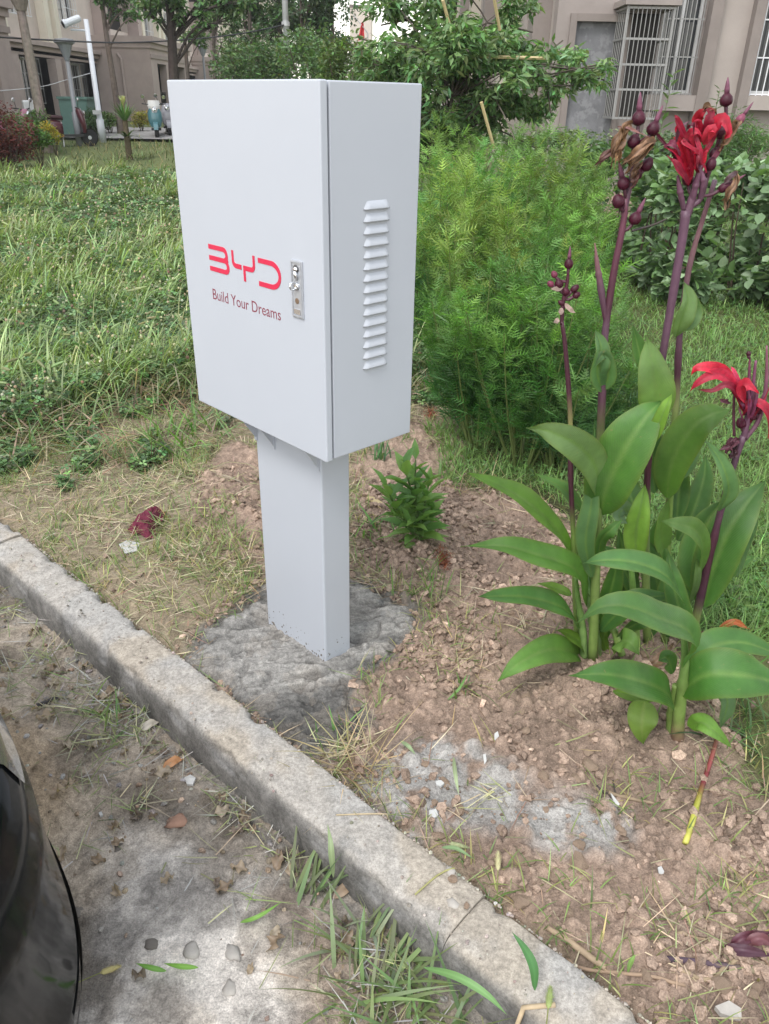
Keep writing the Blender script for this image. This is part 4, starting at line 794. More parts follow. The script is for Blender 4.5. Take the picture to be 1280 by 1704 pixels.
def bush(name, u, v, Y, r, n, ls, asp, c_, lab, cat='bush', group=None, z0=None, parts=3, hz=1.):
    n = int(n * 1.7)
    p = atY(u, v, Y); g = float(gz(p[0], Y)[0]); ro = empty(name, (p[0], Y, g), lab, cat, group); mb = MB()
    zc = p[2]; H_ = max(.3, (zc - g) + r * .6)
    for k in range(5): a = k * 1.3; v_, f = tube(crom([(p[0], Y, g - .05), (p[0] + math.cos(a) * r * .3, Y + math.sin(a) * r * .3, g + H_ * .5), (p[0] + math.cos(a) * r * .6, Y + math.sin(a) * r * .6, g + H_ * .9)], 5), np.linspace(.03, .008, 5) * min(1.5, r * 1.2), 5); MB().add(v_, f, (.10, .08, .06)).build('stem', M_bark, ro)
    for k in range(parts * 3):
        d = RS.normal(0, 1, 3); d /= np.linalg.norm(d); c0 = np.array([p[0], Y, max(zc, g + r * .6)]) + d * r * .5 * np.array([1, 1, hz]); leaf_cloud(mb, c0, np.array([1, 1, hz]) * r * rs(.35, .6, 1)[0], n // (parts * 3), ls, asp, np.array(c_) * rs(.75, 1.25, 1), .2, .2)
    mb.build('foliage', M_leaf, ro); return ro
bush('bush', 385, 100, 33, 1.3, 1500, .14, .5, (.10, .17, .06), 'light green round bush in front of the third porch corner')
bush('bush', 415, 118, 26, 1.1, 1500, .13, .5, G2, 'mid green bush behind the left part of the cabinet top')
bush('bush', 455, 108, 24, .95, 1500, .12, .5, G1, 'dark bush low behind the cabinet beside the steel pole')
bush('bush', 515, 108, 22, 1.0, 1500, .12, .45, G2, 'bush between the slim trunks and the pale far house')
bush('bush', 575, 115, 16, .62, 1700, .09, .45, (.11, .17, .045), 'yellow green bush just over the middle of the cabinet top')
bush('bush', 607, 125, 14, .45, 1200, .08, .4, G2, 'small leafy bush beside the netted fruit tree')
bush('bush', 535, 122, 18, .6, 900, .1, .45, G1, 'dark low bush between the steel pole and the yellow green bush')
bush('red_leaved_bush', 12, 228, 15.5, .62, 2600, .065, .5, (.12, .035, .03), 'reddish brown leaved bush at the far left edge of the lawn')
bush('bush', 62, 232, 15.8, .3, 900, .07, .4, (.10, .19, .04), 'fresh green weedy bush next to the red leaved one')
bush('yellow_bush', 88, 222, 18, .26, 600, .07, .4, (.42, .36, .05), 'small yellow leaved bush below the pollarded trunk')
bush('bush', 70, 205, 18.5, .35, 600, .09, .4, G2, 'green shrub behind the pollarded trunk base')
bush('bush', 155, 203, 22, .33, 900, .07, .5, G4, 'little dark round bush right of the green box')
bush('bush', 182, 206, 23, .32, 600, .09, .4, (.10, .16, .05), 'pale green bush between the camera pole and the spiky plant')
bush('yellow_bush', 234, 200, 24, .3, 500, .08, .4, (.34, .32, .06), 'yellowish bush left of the teal scooter')
bush('bush', 30, 215, 17, .35, 700, .09, .3, (.12, .19, .07), 'spiky leaved green shrub before the porch door')
# spiky yucca-like plant
b = ground(212, 17.5, 232); r_ = empty('yucca', b, 'spiky rosette plant with strap leaves on a short stem by the path', 'plant'); v, f = tube([b, b + [0, 0, .75]], [.07, .05], 8); MB().add(v, f, (.10, .08, .05)).build('stem', M_bark, r_)
for (zz, n, L, c0, t0, t1) in ((.42, 20, .48, (.05, .09, .03), 1.3, .9), (.68, 26, .46, (.07, .14, .04), .7, .7), (.98, 16, .20, (.40, .42, .2), .3, .7)):
    mb = MB(); bb = np.tile(b + [0, 0, zz], (n, 1)); az = rs(0, 2 * PI, n); blades(mb, bb, L * rs(.8, 1.2, n), .05, az, rs(t0 - .4, t0, n), rs(t1 * .6, t1, n), jit(c0, n), jit(c0, n) * 1.2, 4)
    mb.build('leaf_rosette' if zz < .9 else 'pale_crown', M_leaf, r_)
v, f = tube([b + [0, 0, .7], b + [0, 0, 1.0]], .025, 6); MB().add(v, f, (.2, .22, .08)).build('flower_stalk', M_leaf, r_)

# ------------------------------------------------------------------ netted fruit tree in the middle, canes
random.seed(3); YT = 7.2; b = np.array([atY(728, 250, YT)[0], YT, 0]); b[2] = gz1(b); cl = []
for (u, v, rr) in ((690, 130, .42), (735, 100, .42), (790, 110, .42), (840, 120, .42), (705, 65, .36), (760, 45, .42), (820, 55, .36), (880, 95, .3), (915, 130, .26), (955, 120, .24), (985, 128, .18), (860, 60, .28), (690, 190, .36), (760, 180, .38), (820, 175, .36), (655, 105, .28), (660, 150, .34), (705, 12, .32), (650, 75, .12), (760, -30, .5), (680, -40, .4), (700, 165, .3), (745, 150, .3), (800, 150, .3), (670, 185, .25), (850, 150, .26), (905, 170, .2), (830, 20, .2), (660, 215, .28), (720, 225, .28), (785, 215, .28), (850, 200, .25), (615, 100, .13), (930, 100, .2), (1000, 120, .12), (800, 75, .3), (655, 20, .08), (605, 75, .06)):
    p = atY(u, v, YT + random.uniform(-.45, .45)); cl.append((p[0] - b[0], p[1] - b[1], p[2] - b[2], rr))
tree('fruit_tree', b, 2.6, .032, cl, (.15, .245, .10), 23000, .075, .36, 'leafy young fruit tree propped with bamboo canes in the middle of the view', lean=(.1, 0), bark=(.10, .085, .07), twigs=2, top_h=1.9)
M_bamboo = pbr('bamboo', col=(.45, .36, .19), rough=.6, vary=.2, vscale=6)
for (p, q, yy, lab) in (((722, 92), (912, 97), 6.75, 'horizontal pale bamboo cane tied across the fruit tree'), ((801, 170), (822, 245), 6.5, 'short leaning bamboo cane low in the fruit tree'), ((737, 0), (752, 55), 6.6, 'leaning bamboo cane at the top of the fruit tree'), ((822, -5), (832, 50), 6.6, 'brown upright cane at the top right of the fruit tree')):
    a, e = atY(*p, yy), atY(*q, yy + .1); v, f = tube(crom([a, (a + e) / 2, e], 8), .013, 6); tag(MB().add(v, f).build('bamboo_cane', M_bamboo, org=a), lab, 'cane')
# ------------------------------------------------------------------ ground cover: grass, clover, straw (nobody could count it)
def cone_points(n, y0, y1, sx0, sx1, p=1.):
    """points spread over the ground in front of the house, denser where it is nearer"""
    y = np.exp(rs(math.log(y0), math.log(y1), n)) if p == 1 else y0 + (y1 - y0) * RS.rand(n)
    x = rs(sx0, sx1, n) * (y + .6); return x, y
def zones(x, y):
    wob = (fbm(x, y, 5, 301, 4) - .5) * .25; big = (fbm(x, y, 1.5, 303, 4) - .5) * 1.7 - .06
    return dict(lawn=poly_sd(x, y, Z_LAWN) + wob + big * (x < .3), gr=poly_sd(x, y, Z_GRASS_R) + wob, soilR=poly_sd(x, y, Z_SOIL_R) + wob * .5, soilL=poly_sd(x, y, Z_SOIL_L) + wob * .5, straw=poly_sd(x, y, Z_STRAW_L) + wob, cem=poly_sd(x, y, Z_CEMENT_G), bare=np.maximum(poly_sd(x, y, Z_BARE_R), poly_sd(x, y, Z_BARE_R2)) + wob * .5, b=kcoord(x, y)[1])
def base_at(x, y, dz=-.004): return np.stack([x, y, gz(x, y) + dz], 1)
g_new, g_mid, g_dark, g_olive, g_straw = (.17, .27, .085), (.165, .215, .085), (.085, .135, .052), (.20, .22, .085), (.42, .36, .245)
# lawn on the left: short under-growth
mb = MB(); x, y = cone_points(150000, 2.5, 22, -1.0, .25); z = zones(x, y); k = (z['lawn'] > -.05) & (z['bare'] < 0) & (RS.rand(len(x)) < .18 + .55 * sm(.44, .62, fbm(x, y, .9, 331, 3))); x, y = x[k], y[k]; n = len(x)
far = sm(4, 16, y); t = sm(.38, .62, fbm(x, y, .9, 331, 3))[:, None]; pal = np.array(g_mid) * t * 1.08 + np.array(g_dark) * .8 * (1 - t)
c = pal * np.exp(RS.normal(0, .3, (n, 1))) * np.exp(RS.normal(0, .1, (n, 3))); dry = RS.rand(n) < .12 + .34 * (fbm(x, y, 1.3, 313) > .56); c[dry] = np.array([.38, .31, .17]) * rs(.6, 1.2, dry.sum())[:, None]
blades(mb, base_at(x, y), rs(.06, .20, n) * (1 + .5 * far), rs(.004, .008, n) * (1 + 1.6 * far), rs(0, 2 * PI, n), rs(.1, .9, n), rs(.3, 1.5, n), c * .75, c * 1.1, 2)
tag(mb.build('lawn_grass', M_grass), 'dense weedy green grass covering the lawn', 'grass', kind='stuff')
# tall arching blades in tufts
mb = MB(); tx, ty = cone_points(4200, 2.7, 17, -1.0, .12); z = zones(tx, ty); tuft = fbm(tx, ty, .9, 331, 3); k = (z['lawn'] > .15) & (tuft > .53); tx, ty = tx[k], ty[k]; m_ = len(tx); nb = 16
x = np.repeat(tx, nb) + RS.normal(0, .05, m_ * nb); y = np.repeat(ty, nb) + RS.normal(0, .05, m_ * nb); n = len(x); az = np.repeat(rs(-1.2, 1.2, m_), nb) + RS.normal(0, .9, n); far = sm(4, 14, y)
c = jit((.245, .32, .145), n, .22, .08); c = c * np.repeat(rs(.75, 1.3, m_), nb)[:, None]
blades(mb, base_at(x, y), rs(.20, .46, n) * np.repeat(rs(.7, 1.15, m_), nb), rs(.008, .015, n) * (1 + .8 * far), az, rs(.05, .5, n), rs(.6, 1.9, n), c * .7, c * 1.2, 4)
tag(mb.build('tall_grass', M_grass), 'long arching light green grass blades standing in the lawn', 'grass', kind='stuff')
# clover: three leaflets each
CL_V = []; CL_F = []
for k in range(3):
    a = k * 2 * PI / 3; R_ = np.array([[math.cos(a), math.sin(a)], [-math.sin(a), math.cos(a)]])
    for p in ((0, 0, 0), (.55, .38, .1), (1, 0, .02), (.55, -.38, .1)): q = np.array(p[:2]) @ R_; CL_V.append((q[0], q[1], p[2]))
    CL_F.append([4 * k, 4 * k + 3, 4 * k + 2, 4 * k + 1])
mb = MB(); x, y = cone_points(120000, 2.2, 15, -.95, .2); z = zones(x, y); pat = fbm(x, y, .9, 331, 3); k = ((z['lawn'] > -.05) | ((z['lawn'] > -.55) & (z['b'] > .05) & (z['soilL'] < -.05) & (z['soilR'] < -.02) & (z['cem'] < -.1) & (fbm(x, y, 4.5, 345, 3) > .56))) & (pat < .66) & (z['bare'] < 0); x, y = x[k], y[k]; n = len(x); far = sm(4, 12, y)
P = base_at(x, y); P[:, 2] += rs(.04, .18, n) * np.where(z['lawn'][k] > 0, 1, .35); scatter(mb, CL_V, [np.array(CL_F)], P, rs(0, 2 * PI, n), rs(-.5, .5, n), rs(-.5, .5, n), rs(.016, .034, n) * (1 + .7 * far), jit((.10, .17, .068), n, .45, .12))
tag(mb.build('clover_cover', M_leaf), 'round leaved clover growing all through the lawn', 'clover', kind='stuff')
# clover heads, pale and spent
HD = lathe([(0, -.5), (.4, -.3), (.5, 0), (.35, .35), (0, .5)], 5); HV, HF = HD; HF4 = np.array([f_ for f_ in HF if len(f_) == 4])
mb = MB(); x, y = cone_points(9000, 2.7, 14, -.95, .1); z = zones(x, y); k = (z['lawn'] > .15) & (fbm(x, y, 1.4, 351, 2) > .42); x, y = x[k], y[k]; n = len(x); P = base_at(x, y); P[:, 2] += rs(.12, .24, n)
cc = np.where((RS.rand(n) < .55)[:, None], jit((.40, .34, .22), n, .22), jit((.38, .40, .26), n, .22)); scatter(mb, HV, [HF4], P, rs(0, 6, n), rs(-.5, .5, n), rs(-.5, .5, n), rs(.010, .020, n) * (1 + .5 * sm(4, 12, y)), cc)
tag(mb.build('clover_flowers', M_straw), 'pale spent clover flower heads dotting the lawn', 'clover flowers', kind='stuff')
# foxtail heads
FX = lathe([(.02, 0), (.10, .12), (.12, .5), (.08, .85), (.01, 1)], 6); FV, FF = FX; FV = np.array(FV)[:, [0, 2, 1]]; FF4 = np.array([f_ for f_ in FF if len(f_) == 4])
mb = MB(); x, y = cone_points(620, 2.7, 9, -.9, .05); z = zones(x, y); k = z['lawn'] > .12; x, y = x[k], y[k]; n = len(x); hgt = rs(.25, .42, n); az = rs(-1, 1.5, n)
blades(mb, base_at(x, y), hgt * 1.1, .003, az, rs(.05, .3, n), rs(.3, .8, n), jit((.2, .26, .1), n), jit((.25, .3, .12), n), 4)
P = base_at(x, y); th = .6; P[:, 2] += hgt * .85; P[:, 0] += np.cos(az) * hgt * .45; P[:, 1] += np.sin(az) * hgt * .45
scatter(mb, FV, [FF4], P, az, rs(-.9, .4, n), rs(0, 6, n), rs(.05, .085, n), jit((.27, .33, .15), n, .15))
tag(mb.build('foxtail_grass', M_grass), 'drooping green foxtail seed heads among the grass', 'foxtail grass', kind='stuff')
# short grass and clover on the right
mb = MB(); x, y = cone_points(150000, 2.0, 12, -.05, .95); z = zones(x, y); k = ((z['gr'] > -.02) | (y > 6.5)) & (z['bare'] < 0) & (z['soilR'] < .10) & (RS.rand(len(x)) < .55 + .45 * sm(.35, .6, fbm(x, y, 2.5, 361, 3))); x, y = x[k], y[k]; n = len(x); far = sm(3, 9, y)
t = fbm(x, y, 1.6, 363, 3)[:, None]; c = (np.array((.15, .27, .075)) * (1 - t) + np.array((.20, .30, .11)) * t) * np.exp(RS.normal(0, .28, (n, 1))) * np.exp(RS.normal(0, .08, (n, 3)))
blades(mb, base_at(x, y), rs(.04, .14, n), rs(.003, .006, n) * (1 + 1.5 * far), rs(0, 2 * PI, n), rs(.1, 1.0, n), rs(.2, 1.3, n), c * .8, c * 1.1, 2)
x, y = cone_points(26000, 2.1, 9, -.05, .9); z = zones(x, y); k = (z['gr'] > .0) & (z['bare'] < 0) & (z['soilR'] < 0) & (fbm(x, y, 2.2, 371) > .5); x, y = x[k], y[k]; n = len(x); P = base_at(x, y); P[:, 2] += rs(.02, .09, n)
scatter(mb, CL_V, [np.array(CL_F)], P, rs(0, 6.28, n), rs(-.5, .5, n), rs(-.5, .5, n), rs(.009, .015, n) * (1 + .9 * sm(3, 9, y)), jit((.12, .22, .07), n, .25, .1))
tag(mb.build('meadow_grass', M_grass), 'bright short grass and clover behind the red flowered plants', 'grass', kind='stuff')
# sparse weeds on the bed: thin green blades
mb = MB(); x = rs(-2.2, 1.7, 70000); y = rs(.7, 3.6, 70000); z = zones(x, y); d = fbm(x, y, 2.6, 381, 4)
prob = np.where((z['straw'] > 0) | ((z['lawn'] < .05) & (x < .35) & (z['soilR'] < 0) & (z['soilL'] < 0)), .75 * sm(.40, .60, d) + .16, 0); prob = np.where((z['soilR'] > 0), .22 * sm(.60, .70, d) + .008, prob); prob = np.where((np.abs(z['soilR']) < .06) & (z['straw'] < 0), .35, prob)
patch = np.zeros(len(x))
for (u, v, r_, w_) in ((690, 985, .10, .8), (720, 960, .06, .8), (345, 950, .10, .5), (420, 965, .05, .9), (620, 880, .09, .8), (560, 1190, .05, .5), (1060, 1320, .09, .5), (1130, 1300, .06, .45), (1000, 1340, .05, .5), (1230, 1480, .10, .7), (1180, 1500, .07, .4), (1050, 1530, .10, .35), (1160, 1380, .10, .25), (980, 1480, .06, .35), (800, 1230, .035, .8), (770, 1130, .03, .5), (840, 1170, .05, .35), (1250, 1300, .10, .6), (1240, 1200, .1, .7), (760, 1400, .05, .3), (700, 890, .13, .35), (230, 1130, .1, .0), (360, 1000, .12, .3), (300, 980, .12, .25), (150, 880, .15, .3), (1240, 1560, .09, .5), (1010, 1600, .06, .25), (720, 1030, .05, .6)):
    p = at(u, v); patch = np.maximum(patch, w_ * np.exp(-((x - p[0]) ** 2 + (y - p[1]) ** 2) / (r_ * .75) ** 2))
prob = np.maximum(prob, patch); k = (RS.rand(len(x)) < prob) & (z['b'] > .01) & (z['cem'] < -.01); x, y = x[k], y[k]; n = len(x)
c = np.where((RS.rand(n) < .65)[:, None], jit((.17, .245, .085), n, .25), jit((.31, .30, .13), n, .25)); blades(mb, base_at(x, y), rs(.03, .10, n), rs(.0022, .0045, n), rs(0, 6.28, n), rs(.2, 1.1, n), rs(.2, 1.2, n), c * .85, c * 1.1, 3)
tag(mb.build('sparse_grass', M_grass), 'thin green grass sprouting from the bare bed', 'grass', kind='stuff')
# straw: cut dry blades lying about
mb = MB(); x = rs(-2.3, 1.7, 90000); y = rs(.7, 4.2, 90000); z = zones(x, y); d = fbm(x, y, 3.2, 391, 4)
prob = np.where((z['straw'] > -.12) | ((z['lawn'] < .1) & (x < .35) & (z['soilR'] < 0)), .66 * sm(.34, .62, d) + .12, 0); prob = np.where(z['soilL'] > 0, .20 * sm(.4, .6, d), prob); prob = np.where(z['soilR'] > 0, .09 * sm(.50, .68, d) + .008, prob); prob = np.where((z['lawn'] > -.3) & (z['lawn'] < .55), np.maximum(prob, .62 * sm(.40, .58, d)), prob)
for (u, v, r_, w_) in ((590, 1235, .07, .9), (570, 1270, .06, .9), (540, 1215, .04, .6), (800, 810, .12, .7), (730, 1040, .06, .5), (890, 1050, .09, .5), (640, 1310, .07, .5), (830, 1330, .07, .45), (700, 1390, .06, .3), (1120, 1560, .1, .35), (960, 1560, .06, .35), (270, 1060, .07, .6), (330, 790, .12, .6), (930, 990, .1, .3), (720, 740, .08, .5), (760, 1350, .06, .5)):
    p = at(u, v); prob = np.maximum(prob, w_ * np.exp(-((x - p[0]) ** 2 + (y - p[1]) ** 2) / (r_ * .7) ** 2))
k = (RS.rand(len(x)) < prob) & (z['b'] > -.004) & (z['cem'] < .0); x, y = x[k], y[k]; n = len(x); c = np.where((RS.rand(n) < .72)[:, None], jit(g_straw, n, .22, .06), jit((.24, .165, .11), n, .3)); gr_ = RS.rand(n) < .30; c[gr_] = jit((.24, .27, .12), gr_.sum(), .2)
P = base_at(x, y, .002); P[:, 2] += rs(0, .016, n) * (1 + (z['lawn'][k] > 0) * 4); blades(mb, P, rs(.03, .14, n), rs(.0018, .0038, n), rs(0, 6.28, n), rs(1.15, 1.62, n), rs(-.25, .35, n), c, c, 2, RS.normal(0, .5, n))
tag(mb.build('straw', M_straw), 'dry cut grass and straw lying on the bed', 'straw', kind='stuff')
# clippings on the parking ground
mb = MB(); x = rs(-2.2, .7, 60000); y = rs(.5, 2.9, 60000); a_, b_ = kcoord(x, y); d = fbm(x, y, 3.5, 401, 4); pc_ = poly_sd(x, y, Z_PCLEAN)
prob = np.where(b_ < -KW - .005, .05 + .45 * sm(.42, .62, d) * sm(-.55, -.2, b_) , 0); prob = prob * np.where(pc_ > -.03, .10, 1) * np.where(poly_sd(x, y, Z_PCLEAN2) > 0, .12, 1)
for (u, v, r_, w_) in ((430, 1370, .07, .8), (460, 1400, .06, .8), (170, 1190, .10, .7), (120, 1160, .12, .5), (230, 1350, .05, .7), (160, 1290, .06, .5), (620, 1600, .12, .35), (700, 1640, .1, .3), (140, 1090, .1, .5), (60, 1100, .12, .5)):
    p = at(u, v, PARK_Z); prob = np.maximum(prob, w_ * np.exp(-((x - p[0]) ** 2 + (y - p[1]) ** 2) / (r_ * .75) ** 2) * (b_ < -KW - .005))
k = RS.rand(len(x)) < prob; x, y = x[k], y[k]; n = len(x); c = np.where((RS.rand(n) < .5)[:, None], jit((.28, .27, .17), n, .25, .06), jit((.17, .21, .085), n, .3)); q_ = RS.rand(n) < .25; c[q_] = jit((.33, .32, .30), q_.sum(), .15, .03)
P = base_at(x, y, .002); P[:, 2] += rs(0, .014, n); blades(mb, P, rs(.025, .13, n), rs(.0018, .0040, n), rs(0, 6.28, n), rs(1.1, 1.62, n), rs(-.3, .4, n), c, c, 2, RS.normal(0, .5, n))
tag(mb.build('grass_clippings', M_straw), 'grass clippings strewn on the parking ground beside the kerb', 'clippings', kind='stuff')
# long flattened and dying grass where the lawn peters out
mb = MB(); x = rs(-2.6, .5, 60000); y = rs(2.2, 4.6, 60000); z = zones(x, y); e = z['lawn']; k = (RS.rand(len(x)) < .42 * np.exp(-((e + .08) / .30) ** 2) * (.35 + .65 * sm(.35, .6, fbm(x, y, 2.2, 421, 3)))) & (z['b'] > .02) & (z['cem'] < -.02) & (x < .25); x, y = x[k], y[k]; n = len(x); q_ = RS.rand(n)[:, None]
c = np.where(q_ < .45, jit((.15, .235, .09), n, .3, .1), np.where(q_ < .8, jit((.34, .29, .19), n, .25), jit((.20, .135, .09), n, .3))); P = base_at(x, y, .0); P[:, 2] += rs(0, .05, n); blades(mb, P, rs(.08, .30, n), rs(.003, .010, n), rs(-1.2, 4.4, n), rs(.5, 1.4, n), rs(.1, 1.0, n), c * .85, c * 1.1, 4, RS.normal(0, .4, n))
tag(mb.build('flattened_grass', M_grass), 'long flattened green and withered grass where the lawn thins out', 'grass', kind='stuff')
# leggy pale stalks above the lawn
mb = MB(); x, y = cone_points(2600, 2.8, 14, -.95, .1); z = zones(x, y); k = (z['lawn'] > .05) & (fbm(x, y, 1.2, 431, 2) > .42); x, y = x[k], y[k]; n = len(x); c = jit((.31, .34, .18), n, .2); blades(mb, base_at(x, y), rs(.25, .50, n), rs(.003, .006, n) * (1 + sm(4, 12, y)), rs(-1.4, 1.6, n), rs(.05, .5, n), rs(.3, 1.3, n), c * .8, c * 1.2, 4)
x, y = cone_points(5200, 2.7, 12, -.95, .1); z = zones(x, y); k = (z['lawn'] > -.1) & (fbm(x, y, 1.3, 313) > .54); x, y = x[k], y[k]; n = len(x); P = base_at(x, y); P[:, 2] += rs(.06, .2, n); scatter(mb, HV, [HF4], P, rs(0, 6, n), rs(-.6, .6, n), rs(-.5, .5, n), rs(.012, .026, n) * (1 + .4 * sm(4, 12, y)), jit((.20, .135, .09), n, .3))
tag(mb.build('leggy_weeds', M_straw), 'pale leggy weed stalks and brown withered heads over the lawn', 'weeds', kind='stuff')
# crumbs of soil
import mathutils.noise
def clod_proto(seed, sub=2, rough=.35):
    import bmesh
    bm = bmesh.new(); bmesh.ops.create_icosphere(bm, subdivisions=sub, radius=.5)
    for v_ in bm.verts: nn = mathutils.noise.noise(v_.co * 2.3 + Vector((seed * 7.7, 3, seed))) + .5 * mathutils.noise.noise(v_.co * 5.1 + Vector((seed, 9, 2))); v_.co *= 1 + rough * nn; v_.co.z *= .7
    V_ = np.array([v_.co[:] for v_ in bm.verts]); F_ = np.array([[q.index for q in f_.verts] for f_ in bm.faces]); bm.free(); return V_, F_
mb = MB()
for s_ in range(4):
    PV, PF = clod_proto(s_ + 1, 1, .95); x = rs(-1.1, 1.7, 17000); y = rs(.75, 3.3, 17000); z = zones(x, y); d = fbm(x, y, 4, 411, 3)
    dens = np.where((z['soilR'] > .0) | (z['soilL'] > .0), .10 + .9 * sm(.46, .64, d), np.where((z['cem'] > -.07) & (z['cem'] < .03), .5, .02)); k = (RS.rand(len(x)) < dens) & (z['b'] > .005) & (z['cem'] < .035); x, y = x[k], y[k]; n = len(x)
    sz = .0045 + .024 * RS.rand(n) ** 2.9; P = base_at(x, y, 0); P[:, 2] += sz * .2; nr = (fbm(x, y, 18, 91, 4))[:, None]
    scatter(mb, PV, [PF], P, rs(0, 6.28, n), RS.normal(0, .4, n), RS.normal(0, .4, n), sz, np.array([.305, .224, .174]) * (.7 + .6 * nr) * np.exp(RS.normal(0, .24, (n, 1))), rs(.8, 1.3, n))
tag(mb.build('soil_crumbs', M_clod), 'small brown crumbs of dug soil covering the bed', 'soil', kind='stuff')
mb = MB()
for s_ in range(3):
    PV, PF = clod_proto(s_ + 11, 1, .4); x = rs(-2.0, .6, 3600); y = rs(.6, 2.9, 3600); a_, b_ = kcoord(x, y); k = (b_ < -KW - .01) & (RS.rand(len(x)) < .15 + .8 * sm(-.4, -.17, b_)) & (RS.rand(len(x)) < np.where(poly_sd(x, y, Z_PCLEAN) > 0, .3, 1)); x, y = x[k], y[k]; n = len(x); sz = .004 + .017 * RS.rand(n) ** 2.8; P = base_at(x, y, 0); P[:, 2] += sz * .15
    scatter(mb, PV, [PF], P, rs(0, 6.28, n), RS.normal(0, .4, n), RS.normal(0, .4, n), sz, np.where((RS.rand(n) < .5)[:, None], jit((.30, .285, .265), n, .2, .03), jit((.26, .20, .15), n, .25, .04)), rs(.8, 1.3, n))
    a_ = rs(-1.6, 1.1, 260); b_ = -rs(.01, .145, 260); b_[RS.rand(260) < .6] = -.008; px_ = K0[0] + a_ * KD[0] + b_ * KN[0]; py_ = K0[1] + a_ * KD[1] + b_ * KN[1]; sz = .003 + .008 * RS.rand(260) ** 3
    scatter(mb, PV, [PF], np.stack([px_, py_, np.full(260, KTOP + .008) + sz * .15], 1), rs(0, 6.28, 260), RS.normal(0, .4, 260), RS.normal(0, .4, 260), sz, jit((.31, .28, .24), 260, .2, .05))
tag(mb.build('gravel_and_grit', M_clod), 'grit and mud crumbs on the parking ground and kerb', 'grit', kind='stuff')
# ------------------------------------------------------------------ feathery bushy plants right of the cabinet
FE_V = [(0, 0, 0), (.02, .5, .03), (0, 1, -.06), (-.02, .5, .03)]; FE_T = [[0, 1, 2], [0, 2, 3]]
for k in range(4):
    y_ = .18 + .18 * k; L_ = .42 - .07 * k
    for s_ in (-1, 1): i = len(FE_V); FE_V += [(0, y_, .02), (s_ * L_, y_ + .26, -.02), (s_ * .03, y_ + .09, .03)]; FE_T.append([i, i + 1, i + 2] if s_ > 0 else [i, i + 2, i + 1])
FE_T = np.array(FE_T)
fspots = [(790, 660, 3.8, .7), (800, 690, 3.6, .85), (870, 760, 3.40, .88), (930, 770, 3.35, .80), (960, 750, 3.45, .5), (770, 560, 4.3, 1.0), (850, 580, 4.2, 1.05), (915, 600, 4.1, .9), (760, 480, 5.0, 1.15), (840, 480, 5.0, 1.2), (920, 500, 4.9, 1.05), (730, 400, 5.8, 1.2), (800, 400, 5.8, 1.3), (880, 400, 5.8, 1.25), (950, 430, 5.6, 1.0), (780, 350, 6.6, 1.3), (880, 345, 6.6, 1.3), (945, 345, 6.5, 1.15), (715, 470, 5.2, 1.0)]
for i, (u, v, Y, hh) in enumerate(fspots):
    p = atY(u, v, Y); b = np.array([p[0], Y, 0]); b[2] = gz1(b); r_ = empty('feathery_weed', b, 'waist high bright green feathery leaved weed in the thicket right of the cabinet', 'weed', 'feathery weeds right of the cabinet')
    fb = MB(); ns = 11; hue_p = np.array([rs(.85, 1.35, 1)[0], 1, rs(.8, 1.3, 1)[0]]) * rs(.72, 1.12, 1)[0]
    for s_ in range(ns):
        a = rs(0, 6.28, 1)[0]; rr = rs(.04, .34, 1)[0]; h_ = hh * rs(.62, 1.08, 1)[0]; top = b + [math.cos(a) * rr, math.sin(a) * rr, h_]; path = crom([b + [math.cos(a) * .03, math.sin(a) * .03, -.03], (b + top) / 2 + [math.cos(a) * .04, math.sin(a) * .04, 0], top], 8)
        vv, ff = tube(path, np.linspace(.006, .002, 8), 4); MB().add(vv, ff, (.14, .18, .06)).build('stem', M_leaf, r_)
        n = 112; t = rs(.12, 1, n) ** .8; idx = np.clip(t * 7, 0, 6.99); i0 = idx.astype(int); P0 = path[i0] + (path[i0 + 1] - path[i0]) * (idx - i0)[:, None]
        az = rs(0, 6.28, n); out = (1.10 - t) * rs(.02, .17, n) + .012; P = P0 + np.stack([np.cos(az) * out, np.sin(az) * out, .6 * out + RS.normal(0, .02, n)], 1)
        c = hue_p * (np.array((.060, .160, .042)) + np.array((.095, .145, .028)) * (sm(.45, 1, t) * 1.0)[:, None])
        c = c * np.exp(RS.normal(0, .22, (n, 1))) * np.exp(RS.normal(0, .06, (n, 3))); far = float(sm(3.2, 6, Y)); scatter(fb, FE_V, [FE_T], P, az + RS.normal(0, .5, n), rs(.1, 1.3, n), RS.normal(0, .7, n), rs(.055, .105, n) * (1 + .2 * far), c)
    fb.build('foliage', M_leaf, r_)
